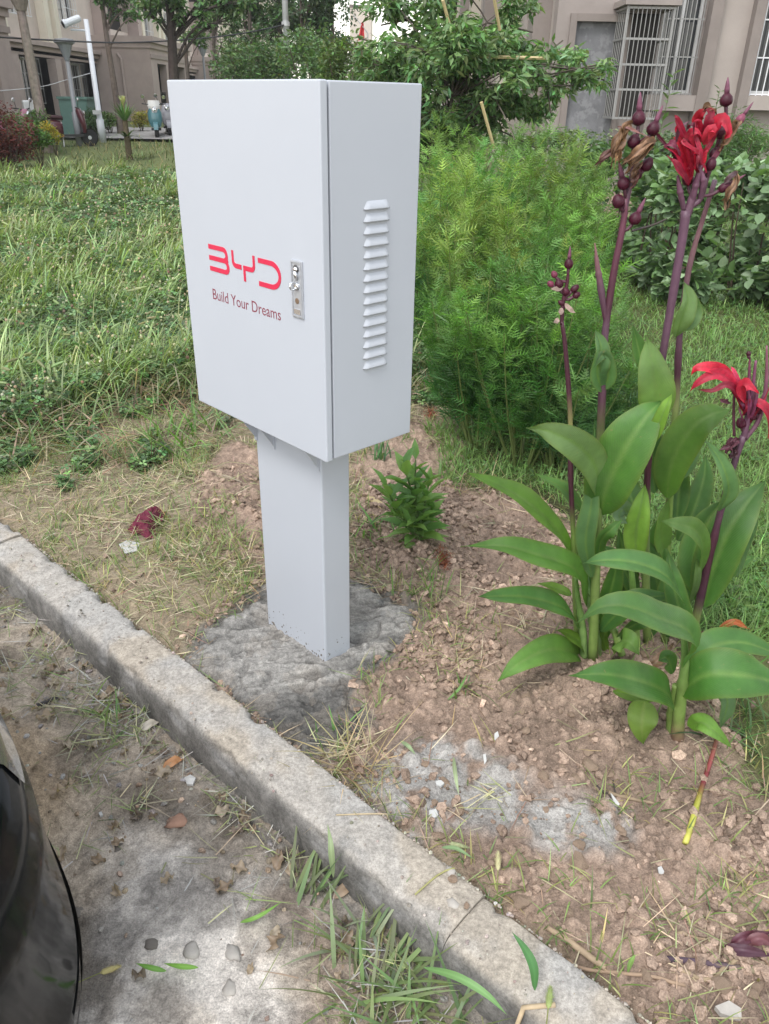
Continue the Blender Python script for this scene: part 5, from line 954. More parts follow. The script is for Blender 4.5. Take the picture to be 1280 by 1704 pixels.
# ------------------------------------------------------------------ hedges
OV_V = [(0, 0, 0), (-.36, .3, .06), (0, .35, -.03), (.36, .3, .06), (-.30, .68, .05), (0, .7, -.03), (.30, .68, .05), (0, 1, -.06)]
OV_F = np.array([[0, 2, 1, 1], [0, 3, 2, 2], [1, 2, 5, 4], [2, 3, 6, 5], [4, 5, 7, 7], [5, 6, 7, 7]]); OV_T = [np.array([[0, 2, 1], [0, 3, 2], [4, 5, 7], [5, 6, 7]]), np.array([[1, 2, 5, 4], [2, 3, 6, 5]])]
HL = [MB().add(OV_V, OV_T, c).mesh('hedge_leaf', smooth=True) for c in ((.23, .33, .19), (.15, .24, .12), (.32, .41, .27), (.16, .27, .10))]
for me in HL: me.materials.append(M_leaf)
def hedge(name, loc, size, n_stuff, n_ind, ls, cols, label, seed=0, group=None):
    """a clipped shrub: stems, a mass of leaves and the leaves at its face one by one"""
    b = np.array(loc, float); b[2] = gz1(b); r_ = empty(name, b, label, 'hedge', group); sx, sy, sz = size
    for k in range(max(5, int(sx * 6))):
        x0 = b[0] + rs(-.45, .45, 1)[0] * sx; y0 = b[1] + rs(-.4, .4, 1)[0] * sy; vv, ff = tube(crom([(x0, y0, b[2] - .03), (x0 + rs(-.1, .1, 1)[0], y0, b[2] + sz * .5), (x0 + rs(-.2, .2, 1)[0], y0 + rs(-.1, .1, 1)[0], b[2] + sz * .92)], 5), np.linspace(.012, .004, 5), 4); MB().add(vv, ff, (.09, .07, .05)).build('stem', M_bark, r_)
    fb = MB(); n = n_stuff
    def pts(n, shell):
        q = RS.uniform(-1, 1, (n, 3)); q = np.sign(q) * np.abs(q) ** (shell if shell < 1 else 1); e = 4; nr = (np.abs(q) ** e).sum(1) ** (1 / e); q = np.where((nr > 1)[:, None], q / nr[:, None], q)
        if shell < 1: q = q / np.maximum((np.abs(q) ** e).sum(1) ** (1 / e), 1e-6)[:, None] * rs(.86, 1.06, n)[:, None]
        bumpy = 1 + .16 * (fbm(q[:, 0] * sx * 3 + seed, q[:, 1] * sy * 3 + q[:, 2] * 3, 1.3, 5 + seed, 3) - .5); q = q * bumpy[:, None]
        return b + np.array([0, 0, sz * .54]) + q * np.array([sx / 2, sy / 2, sz * .5]), q
    P, q = pts(n, .5); az = np.arctan2(q[:, 1] * sx, q[:, 0] * sx) + RS.normal(0, .9, n); cc = np.array(cols)[RS.randint(0, len(cols), n)] * np.exp(RS.normal(0, .22, (n, 1))); scatter(fb, OV_V, OV_T, P, az, RS.normal(.15, .5, n), RS.normal(0, .5, n), ls * rs(.6, 1.15, n), cc)
    o = fb.build('foliage', M_leaf, r_); o['kind'] = 'stuff'
    if n_ind:
        P, q = pts(n_ind * 6, .4); k = (q[:, 1] < -.2) | (q[:, 2] > .6); P, q = P[k][:n_ind], q[k][:n_ind]
        for i in range(len(P)):
            o = bpy.data.objects.new('leaf', HL[RS.randint(0, len(HL))]); C.objects.link(o); o.parent = r_; X, Yv, Z = rot_frames(1, np.array([math.atan2(q[i, 1], q[i, 0]) + RS.normal(0, .8)]), np.array([RS.normal(.1, .5)]), np.array([RS.normal(0, .4)])); s_ = ls * rs(.7, 1.25, 1)[0]
            o.matrix_local = Matrix(((*(np.array([X[0][0], Yv[0][0], Z[0][0]]) * s_), P[i][0] - b[0]), (*(np.array([X[0][1], Yv[0][1], Z[0][1]]) * s_), P[i][1] - b[1]), (*(np.array([X[0][2], Yv[0][2], Z[0][2]]) * s_), P[i][2] - b[2]), (0, 0, 0, 1)))
    return r_
hc = [(.19, .29, .155), (.12, .20, .095), (.26, .35, .215), (.13, .23, .08)]
hedge('hedge_shrub', (2.85, 7.25, 0), (1.2, 1.2, 1.02), 3000, 150, .118, hc, 'broad leaved hedge shrub with a bare gap of soil to its left', 1)
hedge('hedge_shrub', (3.85, 6.9, 0), (1.35, 1.3, 1.02), 3200, 200, .125, hc, 'broad leaved hedge shrub behind the tall red flower at the right edge', 2)
hedge('hedge_shrub', (5.2, 7.4, 0), (1.4, 1.2, 1.0), 2600, 0, .12, hc, 'broad leaved hedge shrub mostly beyond the right edge', 3)
hedge('hedge_shrub', (2.7, 8.9, 0), (1.5, 1.2, 1.05), 4200, 0, .075, [(.10, .17, .07), (.07, .13, .055)], 'darker hedge shrub farther back behind the broad leaved one', 4)
hc2 = [(.12, .17, .085), (.08, .13, .065), (.19, .24, .13)]
hedge('clipped_hedge', (3.1, 11.6, 0), (2.6, 1.2, 1.02), 6500, 0, .058, hc2, 'small leaved clipped hedge below the walled up grey doorway', 5)
hedge('clipped_hedge', (5.7, 11.6, 0), (2.7, 1.2, .98), 5500, 0, .062, hc2, 'small leaved clipped hedge below the barred cage window', 6)
hedge('clipped_hedge', (8.2, 11.2, 0), (2.4, 1.2, 1.0), 4500, 0, .066, [(.12, .16, .055), (.10, .13, .05), (.18, .16, .06)], 'small leaved olive hedge at the right edge below the white barred window', 7)
hedge('clipped_hedge', (1.0, 11.8, 0), (2.0, 1.2, .98), 4200, 0, .06, hc2, 'small leaved clipped hedge partly hidden behind the fruit tree', 8)
def stalkplant(name, base, h, n, L, W, c, label, cat, lean=(0, 0), pitch=(.4, 1.0)):
    r_ = empty(name, base, label, cat); base = np.asarray(base, float); path = crom([base + [0, 0, -.02], base + [lean[0] * .4, lean[1] * .4, h * .5], base + [lean[0], lean[1], h]], 8); v, f = tube(path, np.linspace(.006, .003, 8), 5); MB().add(v, f, (.12, .16, .06)).build('stem', M_leaf, r_); mb = MB(); t = np.linspace(.15, 1, n); idx = np.clip(t * 7, 0, 6.99); i0 = idx.astype(int); P = path[i0] + (path[i0 + 1] - path[i0]) * (idx - i0)[:, None]; az = np.arange(n) * 2.4 + rs(0, .5, n)
    scatter(mb, OV_V, OV_T, P, az, rs(.0, .7, n), rs(-.2, .2, n), L * (1.1 - .5 * t), jit(c, n, .15), np.full(n, W)); o = mb.build('foliage', M_leaf, r_, smooth=True); return r_
b = np.array([atY(1190, 150, 9)[0], 9., 0]); b[2] = gz1(b); stalkplant('tall_weed', b, 1.62, 70, .14, .3, (.12, .19, .10), 'tall thin weed rising in front of the brown wall', 'weed', (.05, 0))
b = np.array([atY(1100, 150, 8.8)[0], 8.8, 0]); b[2] = gz1(b); stalkplant('tall_weed', b, 1.75, 40, .20, .45, (.16, .24, .12), 'lone broad leaved weed reaching over the barred cage', 'weed', (.1, 0))
b = np.array([atY(1225, 240, 9.4)[0], 9.4, 0]); b[2] = gz1(b); bush('bush', 1215, 250, 8.6, .42, 2200, .06, .18, (.10, .18, .06), 'fine leaved dark green bush behind the tall red flower')
# ------------------------------------------------------------------ leafy weed beside the post
LW = [MB().add([(0, 0, 0), (-.5, .3, .05), (0, .3, -.05), (.5, .3, .05), (-.38, .65, .02), (0, .65, -.07), (.38, .65, .02), (0, 1, -.16)], OV_T, c).mesh('weed_leaf', smooth=True) for c in ((.16, .30, .08), (.12, .245, .07), (.20, .34, .09))]
for me in LW: me.materials.append(M_leaf)
b = at(700, 905); b[2] = gz1(b); r_ = empty('leafy_weed', b, 'leafy green weed with narrow pointed leaves growing beside the post', 'weed')
stems = [((672, 775), .0), ((692, 765), .02), ((645, 815), -.03), ((715, 800), .03), ((660, 860), -.06), ((720, 850), .05)]
for k, ((u, v), dy) in enumerate(stems):
    top = atY(u, v, b[1] + dy); path = crom([b + [RS.normal(0, .012), RS.normal(0, .012), -.02], (b + top) / 2 + [RS.normal(0, .01), 0, .01], top], 8); v_, f_ = tube(path, np.linspace(.0055, .003, 8), 6); MB().add(v_, f_, (.13, .20, .07)).build('stem', M_leaf, r_, smooth=True); nl = 17 if k < 4 else 11
    for i in range(nl):
        t = .14 + .86 * (i / (nl - 1)); q = path[min(7, int(t * 7))]; o = bpy.data.objects.new('leaf', LW[RS.randint(0, 3)]); C.objects.link(o); o.parent = r_; s_ = (.125 if t < .8 else .10) * rs(.8, 1.2, 1)[0]; X, Yv, Z = rot_frames(1, np.array([i * 2.4 + k]), np.array([.15 + .85 * t + RS.normal(0, .15)]), np.array([RS.normal(0, .25)])); w_ = .36
        o.matrix_local = Matrix(((X[0][0] * s_ * w_, Yv[0][0] * s_, Z[0][0] * s_, q[0] - b[0]), (X[0][1] * s_ * w_, Yv[0][1] * s_, Z[0][1] * s_, q[1] - b[1]), (X[0][2] * s_ * w_, Yv[0][2] * s_, Z[0][2] * s_, q[2] - b[2]), (0, 0, 0, 1)))
# small grass tufts with their blades
def tuft(u, v, n, L, W, label, c=(.14, .25, .07), spread=.02, th=(.2, .8), bend=(.3, 1.3), zoff=0., az0=0, az1=6.28, sepblades=True):
    z0 = PARK_Z if zoff else 0; b = at(u, v, z0); b[2] = gz1(b); r_ = empty('grass_tuft', b, label, 'grass tuft')
    for i in range(n):
        mb = MB(); bb = b[None] + np.array([[RS.normal(0, spread), RS.normal(0, spread), -.005]]); c_ = jit(c, 1, .2, .08); blades(mb, bb, L * rs(.6, 1.2, 1), W * rs(.7, 1.2, 1), rs(az0, az1, 1), rs(*th, 1), rs(*bend, 1), c_ * .9, c_ * 1.1, 7, RS.normal(0, .3, 1)); mb.build('blade', M_grass, r_)
    return r_
tuft(640, 1655, 60, .20, .0085, 'big loose tuft of broad grass blades at the foot of the kerb', (.165, .225, .10), .05, (.5, 1.3), (.2, 1.0), 1)
tuft(735, 1700, 22, .20, .009, 'low grass tuft growing below the cracked kerb joint', (.15, .215, .09), .04, (.5, 1.3), (.1, .8), 1)
tuft(590, 1560, 14, .16, .010, 'thin grey dusted grass tuft leaning against the kerb', (.25, .30, .19), .03, (.3, 1.1), (.2, 1.0), 1)
tuft(500, 1500, 12, .17, .010, 'grass shoots sprouting from the mud with dusty blades', (.16, .21, .10), .03, (.3, 1.0), (.2, 1.0), 1, -.2, 1.6)
tuft(205, 1175, 30, .12, .007, 'bushy grass clump lying against the kerb by the first joint', (.13, .22, .07), .05, (.5, 1.4), (.2, .8), 1)
tuft(560, 1205, 10, .12, .009, 'small upright grass tuft at the edge of the wet cement', (.15, .26, .10), .02, (.0, .5), (.1, .9))
tuft(625, 885, 20, .16, .009, 'green grass tuft left of the leafy weed by the post', (.11, .22, .06), .05, (.3, 1.1), (.2, 1.0))
tuft(700, 985, 34, .13, .004, 'fine bladed grass tuft in front of the leafy weed', (.13, .23, .06), .05, (.2, 1.0), (.2, .9))
tuft(632, 775, 16, .16, .010, 'bluish green grass tuft under the cabinet corner', (.09, .18, .08), .03, (.0, .6), (.2, 1.1))
tuft(275, 745, 34, .26, .011, 'bright tall grass tuft at the lawn edge above the maroon cloth', (.15, .27, .07), .09, (.2, .9), (.3, 1.2))
tuft(330, 720, 26, .24, .011, 'green grass tuft just left of the cabinet brackets', (.12, .23, .06), .08, (.2, .9), (.3, 1.2))
tuft(270, 870, 14, .11, .007, 'little fresh green tuft beside the maroon cloth', (.14, .25, .08), .03, (.1, .8), (.2, 1.0))
tuft(770, 1150, 7, .09, .006, 'single sprig of green grass on the bare soil right of the cement', (.12, .22, .06), .012, (.1, .8), (.2, 1.0))
tuft(585, 1268, 70, .20, .0035, 'dry straw coloured grass clump flopped over behind the kerb', (.40, .33, .20), .035, (.5, 1.4), (.1, .6))
tuft(805, 815, 50, .17, .0035, 'dry straw clump at the foot of the feathery weeds', (.38, .31, .19), .06, (.5, 1.4), (.1, .6))
tuft(760, 1110, 40, .12, .003, 'thin dry straw wisps on the soil right of the cement', (.40, .33, .20), .05, (.7, 1.5), (.0, .5))
tuft(1235, 1225, 40, .17, .006, 'dark green grass clump in the shade of the broad front leaf', (.09, .17, .06), .07, (.2, 1.1), (.2, 1.0))  # blade green darkened to suggest the shade under the leaf
tuft(1265, 1130, 30, .17, .007, 'grass clump at the right edge behind the front shoot', (.12, .22, .07), .06, (.2, 1.1), (.2, 1.0))
# ------------------------------------------------------------------ red flowered canna plants
m, nt, out = nodes_of('canna_leaf'); p_ = N(nt, 'ShaderNodeBsdfPrincipled'); a_ = N(nt, 'ShaderNodeAttribute', attribute_name='Col'); l_ = N(nt, 'ShaderNodeAttribute', attribute_name='luv'); sx_ = N(nt, 'ShaderNodeSeparateXYZ'); L = nt.links.new
L(l_.outputs['Vector'], sx_.inputs[0]); ab_ = N(nt, 'ShaderNodeMath', operation='ABSOLUTE'); L(sx_.outputs[1], ab_.inputs[0]); mu = N(nt, 'ShaderNodeMath', operation='MULTIPLY'); L(ab_.outputs[0], mu.inputs[0]); mu.inputs[1].default_value = .30
su_ = N(nt, 'ShaderNodeMath', operation='SUBTRACT'); L(sx_.outputs[0], su_.inputs[0]); L(mu.outputs[0], su_.inputs[1]); m2_ = N(nt, 'ShaderNodeMath', operation='MULTIPLY'); L(su_.outputs[0], m2_.inputs[0]); m2_.inputs[1].default_value = 230.; sn = N(nt, 'ShaderNodeMath', operation='SINE'); L(m2_.outputs[0], sn.inputs[0])
g_ = ramp(nt, sn.outputs[0], [(.0, (.955, .955, .955)), (1, (1.03, 1.03, 1.03))]); cc_ = mix(nt, a_.outputs['Color'], g_, 1., 'MULTIPLY'); nz = ramp(nt, noise_fac(nt, 14, 5), [(.3, (.8, .82, .78)), (.7, (1.25, 1.22, 1.16))]); cc_ = mix(nt, cc_, nz, 1., 'MULTIPLY'); cc_ = mix(nt, cc_, (.76, .80, .62), 1., 'MULTIPLY')
sp_ = ramp(nt, noise_fac(nt, 55, 4, .7), [(.66, (0, 0, 0)), (.73, (.55, .55, .55))]); cc_ = mix(nt, cc_, (.20, .17, .07), sp_); du_ = ramp(nt, noise_fac(nt, 9, 6, .7), [(.45, (0, 0, 0)), (.75, (.10, .10, .10))]); cc_ = mix(nt, cc_, (.22, .24, .17), du_); rr_ = ramp(nt, noise_fac(nt, 20, 4), [(.3, (.34, .34, .34)), (.7, (.52, .52, .52))]); L(rr_, p_.inputs['Roughness'])
L(cc_, p_.inputs['Base Color']); p_.inputs['Specular IOR Level'].default_value = .35
bp = N(nt, 'ShaderNodeBump'); bp.inputs['Distance'].default_value = .00018; L(sn.outputs[0], bp.inputs['Height']); L(bp.outputs[0], p_.inputs['Normal'])
t_ = N(nt, 'ShaderNodeBsdfTranslucent'); L(mix(nt, cc_, (1.6, 1.7, .6), 1., 'MULTIPLY'), t_.inputs[0]); ms_ = N(nt, 'ShaderNodeMixShader'); ms_.inputs[0].default_value = .28; L(p_.outputs[0], ms_.inputs[1]); L(t_.outputs[0], ms_.inputs[2]); L(ms_.outputs[0], out.inputs[0]); M_canna = m
M_petal = pbr('canna_petal', attr=True, rough=.45, trans=.12, vary=.35, vscale=55, spec=.35, bump=.0012, bscale=140); M_stem = pbr('canna_stem', attr=True, rough=.45, vary=.15, vscale=35, spec=.4)
def leaf_geo(P, W, face=(0, -.55, .85), fold=.25, col=(.06, .15, .03), rib=(.16, .27, .09), ncol=11, nrow=20, base_w=.12, wave=.06, twist=0., tipw=.62, seed=0, edge=None, under=None):
    """a blade on the mid-rib P, half width W, ovate with a drawn-out tip"""
    M_ = crom(P, nrow); T = np.gradient(M_, axis=0); T /= np.linalg.norm(T, axis=1)[:, None]; face = np.asarray(face, float); vs = []; cs = []; ex_ = []; prev = None
    for i in range(nrow):
        t = i / (nrow - 1); S = np.cross(T[i], face); 
        if np.linalg.norm(S) < .25 and prev is not None: S = prev
        S = S / (np.linalg.norm(S) + 1e-9)
        if prev is not None:
            if S @ prev < 0: S = -S
            S = S * .6 + prev * .4; S -= T[i] * (S @ T[i]); S /= np.linalg.norm(S)
        prev = S; Nn = np.cross(S, T[i]); 
        if Nn @ face < 0: Nn = -Nn
        tw = twist * t; S2 = S * math.cos(tw) + Nn * math.sin(tw); N2 = Nn * math.cos(tw) - S * math.sin(tw)
        w = W * (base_w * (1 - t) + (math.sin(PI * min(1, t ** .78)) ** .85) * (1 if t < .55 else 1 - .10 * (t - .55))) if t < 1 else 0
        if t > .86: w *= max(0, (1 - t) / .14) ** .35
        for j in range(ncol):
            a = -1 + 2 * j / (ncol - 1); f_ = fold * abs(a) * w * (1 - .5 * abs(a)); wv = wave * W * math.sin(t * 13 + seed + (2 if a > 0 else 0)) * a * a; vs.append(M_[i] + S2 * a * w + N2 * (f_ + wv)); k = math.exp(-(a / .10) ** 2); e = abs(a) ** 8
            c = np.array(col) * (1 - k * .75) + np.array(rib) * k * .75; c = c * (1 + .18 * math.sin(seed * 3.1 + t * 3)) 
            if edge is not None: c = c * (1 - e * .6) + np.array(edge) * e * .6
            cs.append(c); ex_.append((t, a, 0))
    f = [[i * ncol + j, i * ncol + j + 1, (i + 1) * ncol + j + 1, (i + 1) * ncol + j] for i in range(nrow - 1) for j in range(ncol - 1)]
    return np.array(vs), f, np.clip(np.array(cs), 0, 1), np.array(ex_) + [0, 0, 1e-3]
CG, CY, CB, CU = (.075, .185, .045), (.18, .32, .06), (.11, .22, .105), (.17, .27, .135)
def PX(L_): return np.array([atY(u, v, Y) for u, v, Y in L_])
def cleaf(root, L_, W, col=CG, **k):
    k.setdefault('seed', RS.rand() * 6); k['fold'] = k.get('fold', .25) * 1.7 + .08; k.setdefault('wave', .10); k.setdefault('tipw', 0); v, f, c, e = leaf_geo(PX(L_), W / 2 * .86, col=col, edge=(.15, .20, .055), **k); return MB().add(v, f, c, e).build('leaf', M_canna, root, smooth=True)
MAR, PUR, STG, BUD = (.060, .018, .030), (.092, .046, .070), (.16, .24, .06), (.055, .006, .018)
SPK = {}
def cstem(root, L_, R_, cols, name='stem'):
    P = crom(PX(L_), 26); SPK.setdefault(root.name, []).extend(P if name == 'flower_spike' else P[-5:]); R2 = np.interp(np.linspace(0, 1, 26), np.linspace(0, 1, len(R_)), R_); k = np.array([.3, .52, .74]); 
    for q in k: R2 = R2 * (1 + .22 * np.exp(-((np.linspace(0, 1, 26) - q) / .018) ** 2))
    v, f = tube(P, R2, 10); c = np.array([np.interp(np.repeat(np.linspace(0, 1, 26), 10), [q for q, _ in cols], [cc[i] for _, cc in cols]) for i in range(3)]).T * np.exp(RS.normal(0, .05, (260, 1))); return MB().add(v, f, c).build(name, M_stem, root, smooth=True)
def bud(root, u, v, Y, du, dv, L_=.032, r=.011, col=BUD, tip=True, stem_to=None):
    a = atY(u, v, Y); e = atY(u + du, v + dv, Y); ax = (e - a) / np.linalg.norm(e - a); mb = MB(); vv, f = lathe([(.25 * r, 0), (.85 * r, L_ * .18), (r, L_ * .45), (.85 * r, L_ * .72), (.45 * r, L_ * .95), (.2 * r, L_)], 10, ax, a); mb.add(vv, f, col)
    o = mb.build('bud', M_petal, root, smooth=True)
    if tip: vv, f = lathe([(.40 * r, L_ * .96), (.42 * r, L_ * 1.25), (.28 * r, L_ * 1.7), (.05 * r, L_ * 2.1)], 8, ax, a); MB().add(vv, f, (.17, .06, .10)).build('bud_tip', M_petal, o, smooth=True)
    Q = np.array(SPK[root.name]); dq = np.linalg.norm(Q - (a - [0, 0, L_ * .5]), axis=1); q0 = Q[dq.argmin()]
    if np.linalg.norm(q0 - a) > r * .4: vv, ff = tube(crom([q0, q0 * .4 + a * .6 - [0, 0, .004], a + ax * L_ * .12], 6), np.linspace(.0035, .0045, 6), 6); MB().add(vv, ff, (.075, .025, .04)).build('flower_stalk', M_stem, o, smooth=True)
    if stem_to is not None: vv, f = tube(crom([PX([stem_to])[0], (PX([stem_to])[0] + a) / 2, a + ax * L_ * .1], 5), [.005, .004, .004, .004, .005], 6); MB().add(vv, f, MAR).build('flower_stalk', M_stem, o, smooth=True)
    return o
RED, RED2, DRY, DRY2 = (.34, .010, .034), (.17, .006, .022), (.17, .095, .055), (.11, .05, .04)
def petal(root, L_, W, col=RED, face=(0, -.8, .5), name='petal', fold=.5, wave=.25, **k):
    if name == 'dry_petal' and W > .015:
        mb = MB(); P0 = PX(L_)
        for q in range(4):
            P = P0 + RS.normal(0, W * .16, P0.shape) * np.linspace(.2, 1.3, len(P0))[:, None]; v, f, c, e = leaf_geo(P, W * rs(.13, .30, 1)[0], face=(RS.normal(0, .7), -.8, .4), fold=1.1, col=np.array(col) * rs(.6, 1.4, 1), rib=np.array(col) * .5, ncol=7, nrow=14, wave=.8, seed=RS.rand() * 6); mb.add(v, f, c)
        return mb.build(name, M_petal, root, smooth=True)
    if name == 'petal': W = W * .74
    v, f, c, e = leaf_geo(PX(L_), W / 2, face=face, fold=fold, col=col, rib=np.array(col) * .75, ncol=7, nrow=14, wave=wave, seed=RS.rand() * 6, **k); return MB().add(v, f, c).build(name, M_petal, root, smooth=True)
def plant(label, u, v):
    b = at(u, v); b[2] = gz1(b); return empty('canna_plant', b, label, 'flowering plant', 'canna plants in a clump'), b[1]
# 1: slender, seed head of small maroon buds
r1, Y = plant('slender canna with a single small head of maroon buds, leftmost stalk of the clump', 962, 1092)
cstem(r1, [(962, 1098, Y), (958, 1000, Y - .01), (955, 905, Y - .02), (950, 800, Y - .03), (949, 690, Y - .03), (941, 580, Y - .03), (935, 535, Y - .03)], [.010, .009, .007, .0065, .006, .005], [(0, STG), (.38, STG), (.42, MAR), (.56, MAR), (.58, (.24, .25, .08)), (.66, (.22, .2, .08)), (.70, MAR), (1, MAR)]); y = Y - .03
cstem(r1, [(935, 540, y), (937, 505, y), (944, 470, y), (946, 445, y)], [.005, .005, .003], [(0, MAR), (1, BUD)], 'flower_spike')
for (u, v, du, dv, L_, r) in ((946, 448, 1, -12, .026, .011), (925, 462, -5, -10, .018, .008), (921, 476, -8, -6, .018, .008), (932, 480, -2, -9, .024, .011), (950, 486, 9, -8, .024, .009), (944, 492, -3, -8, .022, .010), (953, 494, 8, -4, .020, .009), (940, 508, -6, -4, .02, .007)): bud(r1, u, v, y, du, dv, L_, r, BUD if L_ > .019 else (.16, .03, .06), tip=(u == 946))
for (u0, v0, u1, v1) in ((930, 530, 921, 536), (940, 505, 958, 521), (935, 512, 932, 524), (937, 478, 916, 480)): petal(r1, [(u0, v0, y - .005), ((u0 + u1) / 2, (v0 + v1) / 2 + 2, y - .01), (u1, v1, y - .012)], .012, (.28, .20, .17), name='bract')
cleaf(r1, [(953, 927, Y - .02), (925, 880, Y - .06), (880, 838, Y - .10), (830, 808, Y - .14), (780, 787, Y - .17)], .092, (0.142, 0.287, 0.059), fold=.25, face=(.35, -.45, .8))
cleaf(r1, [(977, 1010, Y - .02), (966, 960, Y - .08), (940, 938, Y - .13), (890, 922, Y - .16), (835, 908, Y - .17), (766, 909, Y - .16)], .098, (0.110, 0.243, 0.059), face=(.1, -.5, .85), wave=.12)
cleaf(r1, [(962, 1048, Y), (945, 1018, Y - .08), (915, 1003, Y - .13), (870, 993, Y - .17), (828, 992, Y - .2), (795, 993, Y - .22)], .082, (0.090, 0.218, 0.073), face=(.1, -.45, .9))
cleaf(r1, [(967, 1093, Y), (945, 1082, Y - .1), (910, 1082, Y - .17), (865, 1103, Y - .23), (827, 1135, Y - .26)], .095, (0.123, 0.262, 0.066), face=(.1, -.6, .8))
cleaf(r1, [(979, 1093, Y), (965, 1070, Y - .04), (945, 1056, Y - .06), (925, 1048, Y - .08)], .05, CY, face=(.2, -.5, .8)); cleaf(r1, [(951, 990, Y), (925, 979, Y + .02), (894, 970, Y + .02)], .04, CY, face=(0, -.4, .9))
# 2: tall stalk with dried flowers
r2_, Y = plant('tall canna with withered brown petals and round maroon pods at its head', 986, 1108)
cstem(r2_, [(986, 1112, Y), (990, 1000, Y), (994, 880, Y), (998, 760, Y), (1002, 660, Y), (1005, 580, Y), (1010, 530, Y), (1022, 450, Y), (1036, 380, Y), (1042, 330, Y)], [.016, .013, .011, .010, .0085, .008, .0065], [(0, STG), (.36, (.13, .17, .06)), (.42, MAR), (.47, PUR), (.64, PUR), (.7, MAR), (1, (.13, .04, .065))])
y = Y; cstem(r2_, [(1040, 350, y), (1050, 300, y), (1058, 250, y), (1062, 215, y)], [.0065, .005, .004], [(0, PUR), (1, MAR)], 'flower_spike')
cstem(r2_, [(1010, 545, y), (1000, 480, y), (994, 440, y), (990, 404, y)], [.006, .0085, .006, .001], [(0, MAR), (.3, PUR), (1, (.20, .09, .09))], 'spathe')
for (u, v, du, dv, L_, r) in ((1062, 210, 1, -14, .032, .0155), (1082, 226, 5, -12, .03, .0145), (1053, 248, 2, -14, .030, .0145), (1068, 250, 3, -8, .028, .012), (1040, 316, -3, -14, .030, .0145), (1033, 346, -4, -12, .032, .0150), (1052, 374, 6, -12, .030, .0150), (1070, 285, 5, -8, .032, .0135), (1060, 300, 0, -10, .03, .0125)): bud(r2_, u, v, y - rs(-.015, .02, 1)[0], du, dv, L_, r, BUD, tip=v < 240 or u == 1052 or u == 1040)
for pts, w, c in (([(1050, 206, 0), (1040, 215, -.01), (1028, 240, -.02), (1015, 262, -.015)], .032, DRY), ([(1046, 205, 0), (1034, 225, -.02), (1030, 250, -.02), (1022, 275, -.01)], .030, (.24, .14, .075)), ([(1044, 215, .0), (1025, 245, 0), (1005, 262, 0), (992, 278, 0)], .020, DRY2), ([(1092, 234, 0), (1075, 240, -.02), (1055, 258, -.025), (1035, 272, -.02)], .034, DRY), ([(1088, 238, 0), (1070, 254, -.015), (1050, 272, -.02), (1046, 288, -.01)], .026, (.23, .13, .07)), ([(1070, 270, 0), (1058, 285, -.01), (1052, 300, -.01)], .02, DRY), ([(1028, 211, -.01), (1050, 215, -.02), (1082, 230, -.02)], .006, (.22, .10, .09)), ([(1062, 285, 0), (1056, 300, -.01), (1050, 310, -.01)], .022, DRY2)):
    petal(r2_, [(u, v, y + d - .01) for u, v, d in pts], w, c, name='dry_petal', fold=.9, wave=.5)
cstem(r2_, [(1052, 384, y), (1085, 375, y + .02), (1110, 364, y + .03)], [.003, .002], [(0, (.04, .03, .03)), (1, (.05, .04, .03))], 'dead_twig')
cleaf(r2_, [(1003, 650, Y), (993, 620, Y - .03), (1000, 580, Y - .035), (990, 548, Y - .02)], .06, CB, face=(.3, -.9, .2), fold=.5); cleaf(r2_, [(1004, 648, Y), (1012, 625, Y - .02), (1005, 590, Y - .04), (988, 612, Y - .05)], .045, CB, face=(-.2, -.9, .3), fold=.5)
cleaf(r2_, [(1000, 828, Y), (990, 775, Y - .07), (960, 740, Y - .12), (915, 718, Y - .13), (876, 711, Y - .1)], .092, CU, face=(.35, -.85, -.1), fold=.15, wave=.1)
cleaf(r2_, [(968, 850, Y + .05), (940, 815, Y + .05), (892, 788, Y + .04)], .05, (0.116, 0.249, 0.080), face=(0, -.5, .8)); cleaf(r2_, [(985, 960, Y - .02), (975, 900, Y - .03), (985, 830, Y - .02), (990, 700, Y + .02)], .065, CB, face=(-.5, -.8, .2))
cleaf(r2_, [(999, 856, Y), (1010, 810, Y - .05), (1045, 740, Y - .08), (1075, 695, Y - .07), (1100, 668, Y - .04)], .15, (0.084, 0.200, 0.050), face=(-.45, -.85, .35), fold=.2)
cleaf(r2_, [(1085, 712, Y + .0), (1092, 660, Y - .02), (1085, 610, Y - .02), (1076, 560, Y + .02)], .100, (0.181, 0.312, 0.107), face=(-.15, -.95, .2), fold=.25); cleaf(r2_, [(1064, 760, Y - .04), (1090, 720, Y - .09), (1107, 680, Y - .1), (1118, 655, Y - .08)], .045, CY, face=(-.7, -.6, .3))
cleaf(r2_, [(1138, 1005, Y - .1), (1110, 960, Y - .17), (1060, 937, Y - .2), (1010, 932, Y - .2), (966, 938, Y - .18)], .085, (0.084, 0.193, 0.073), face=(.1, -.45, .9)); cleaf(r2_, [(995, 940, Y - .02), (1000, 900, Y - .06), (1018, 880, Y - .08), (1035, 865, Y - .06)], .05, CG, face=(.2, -.8, .5))
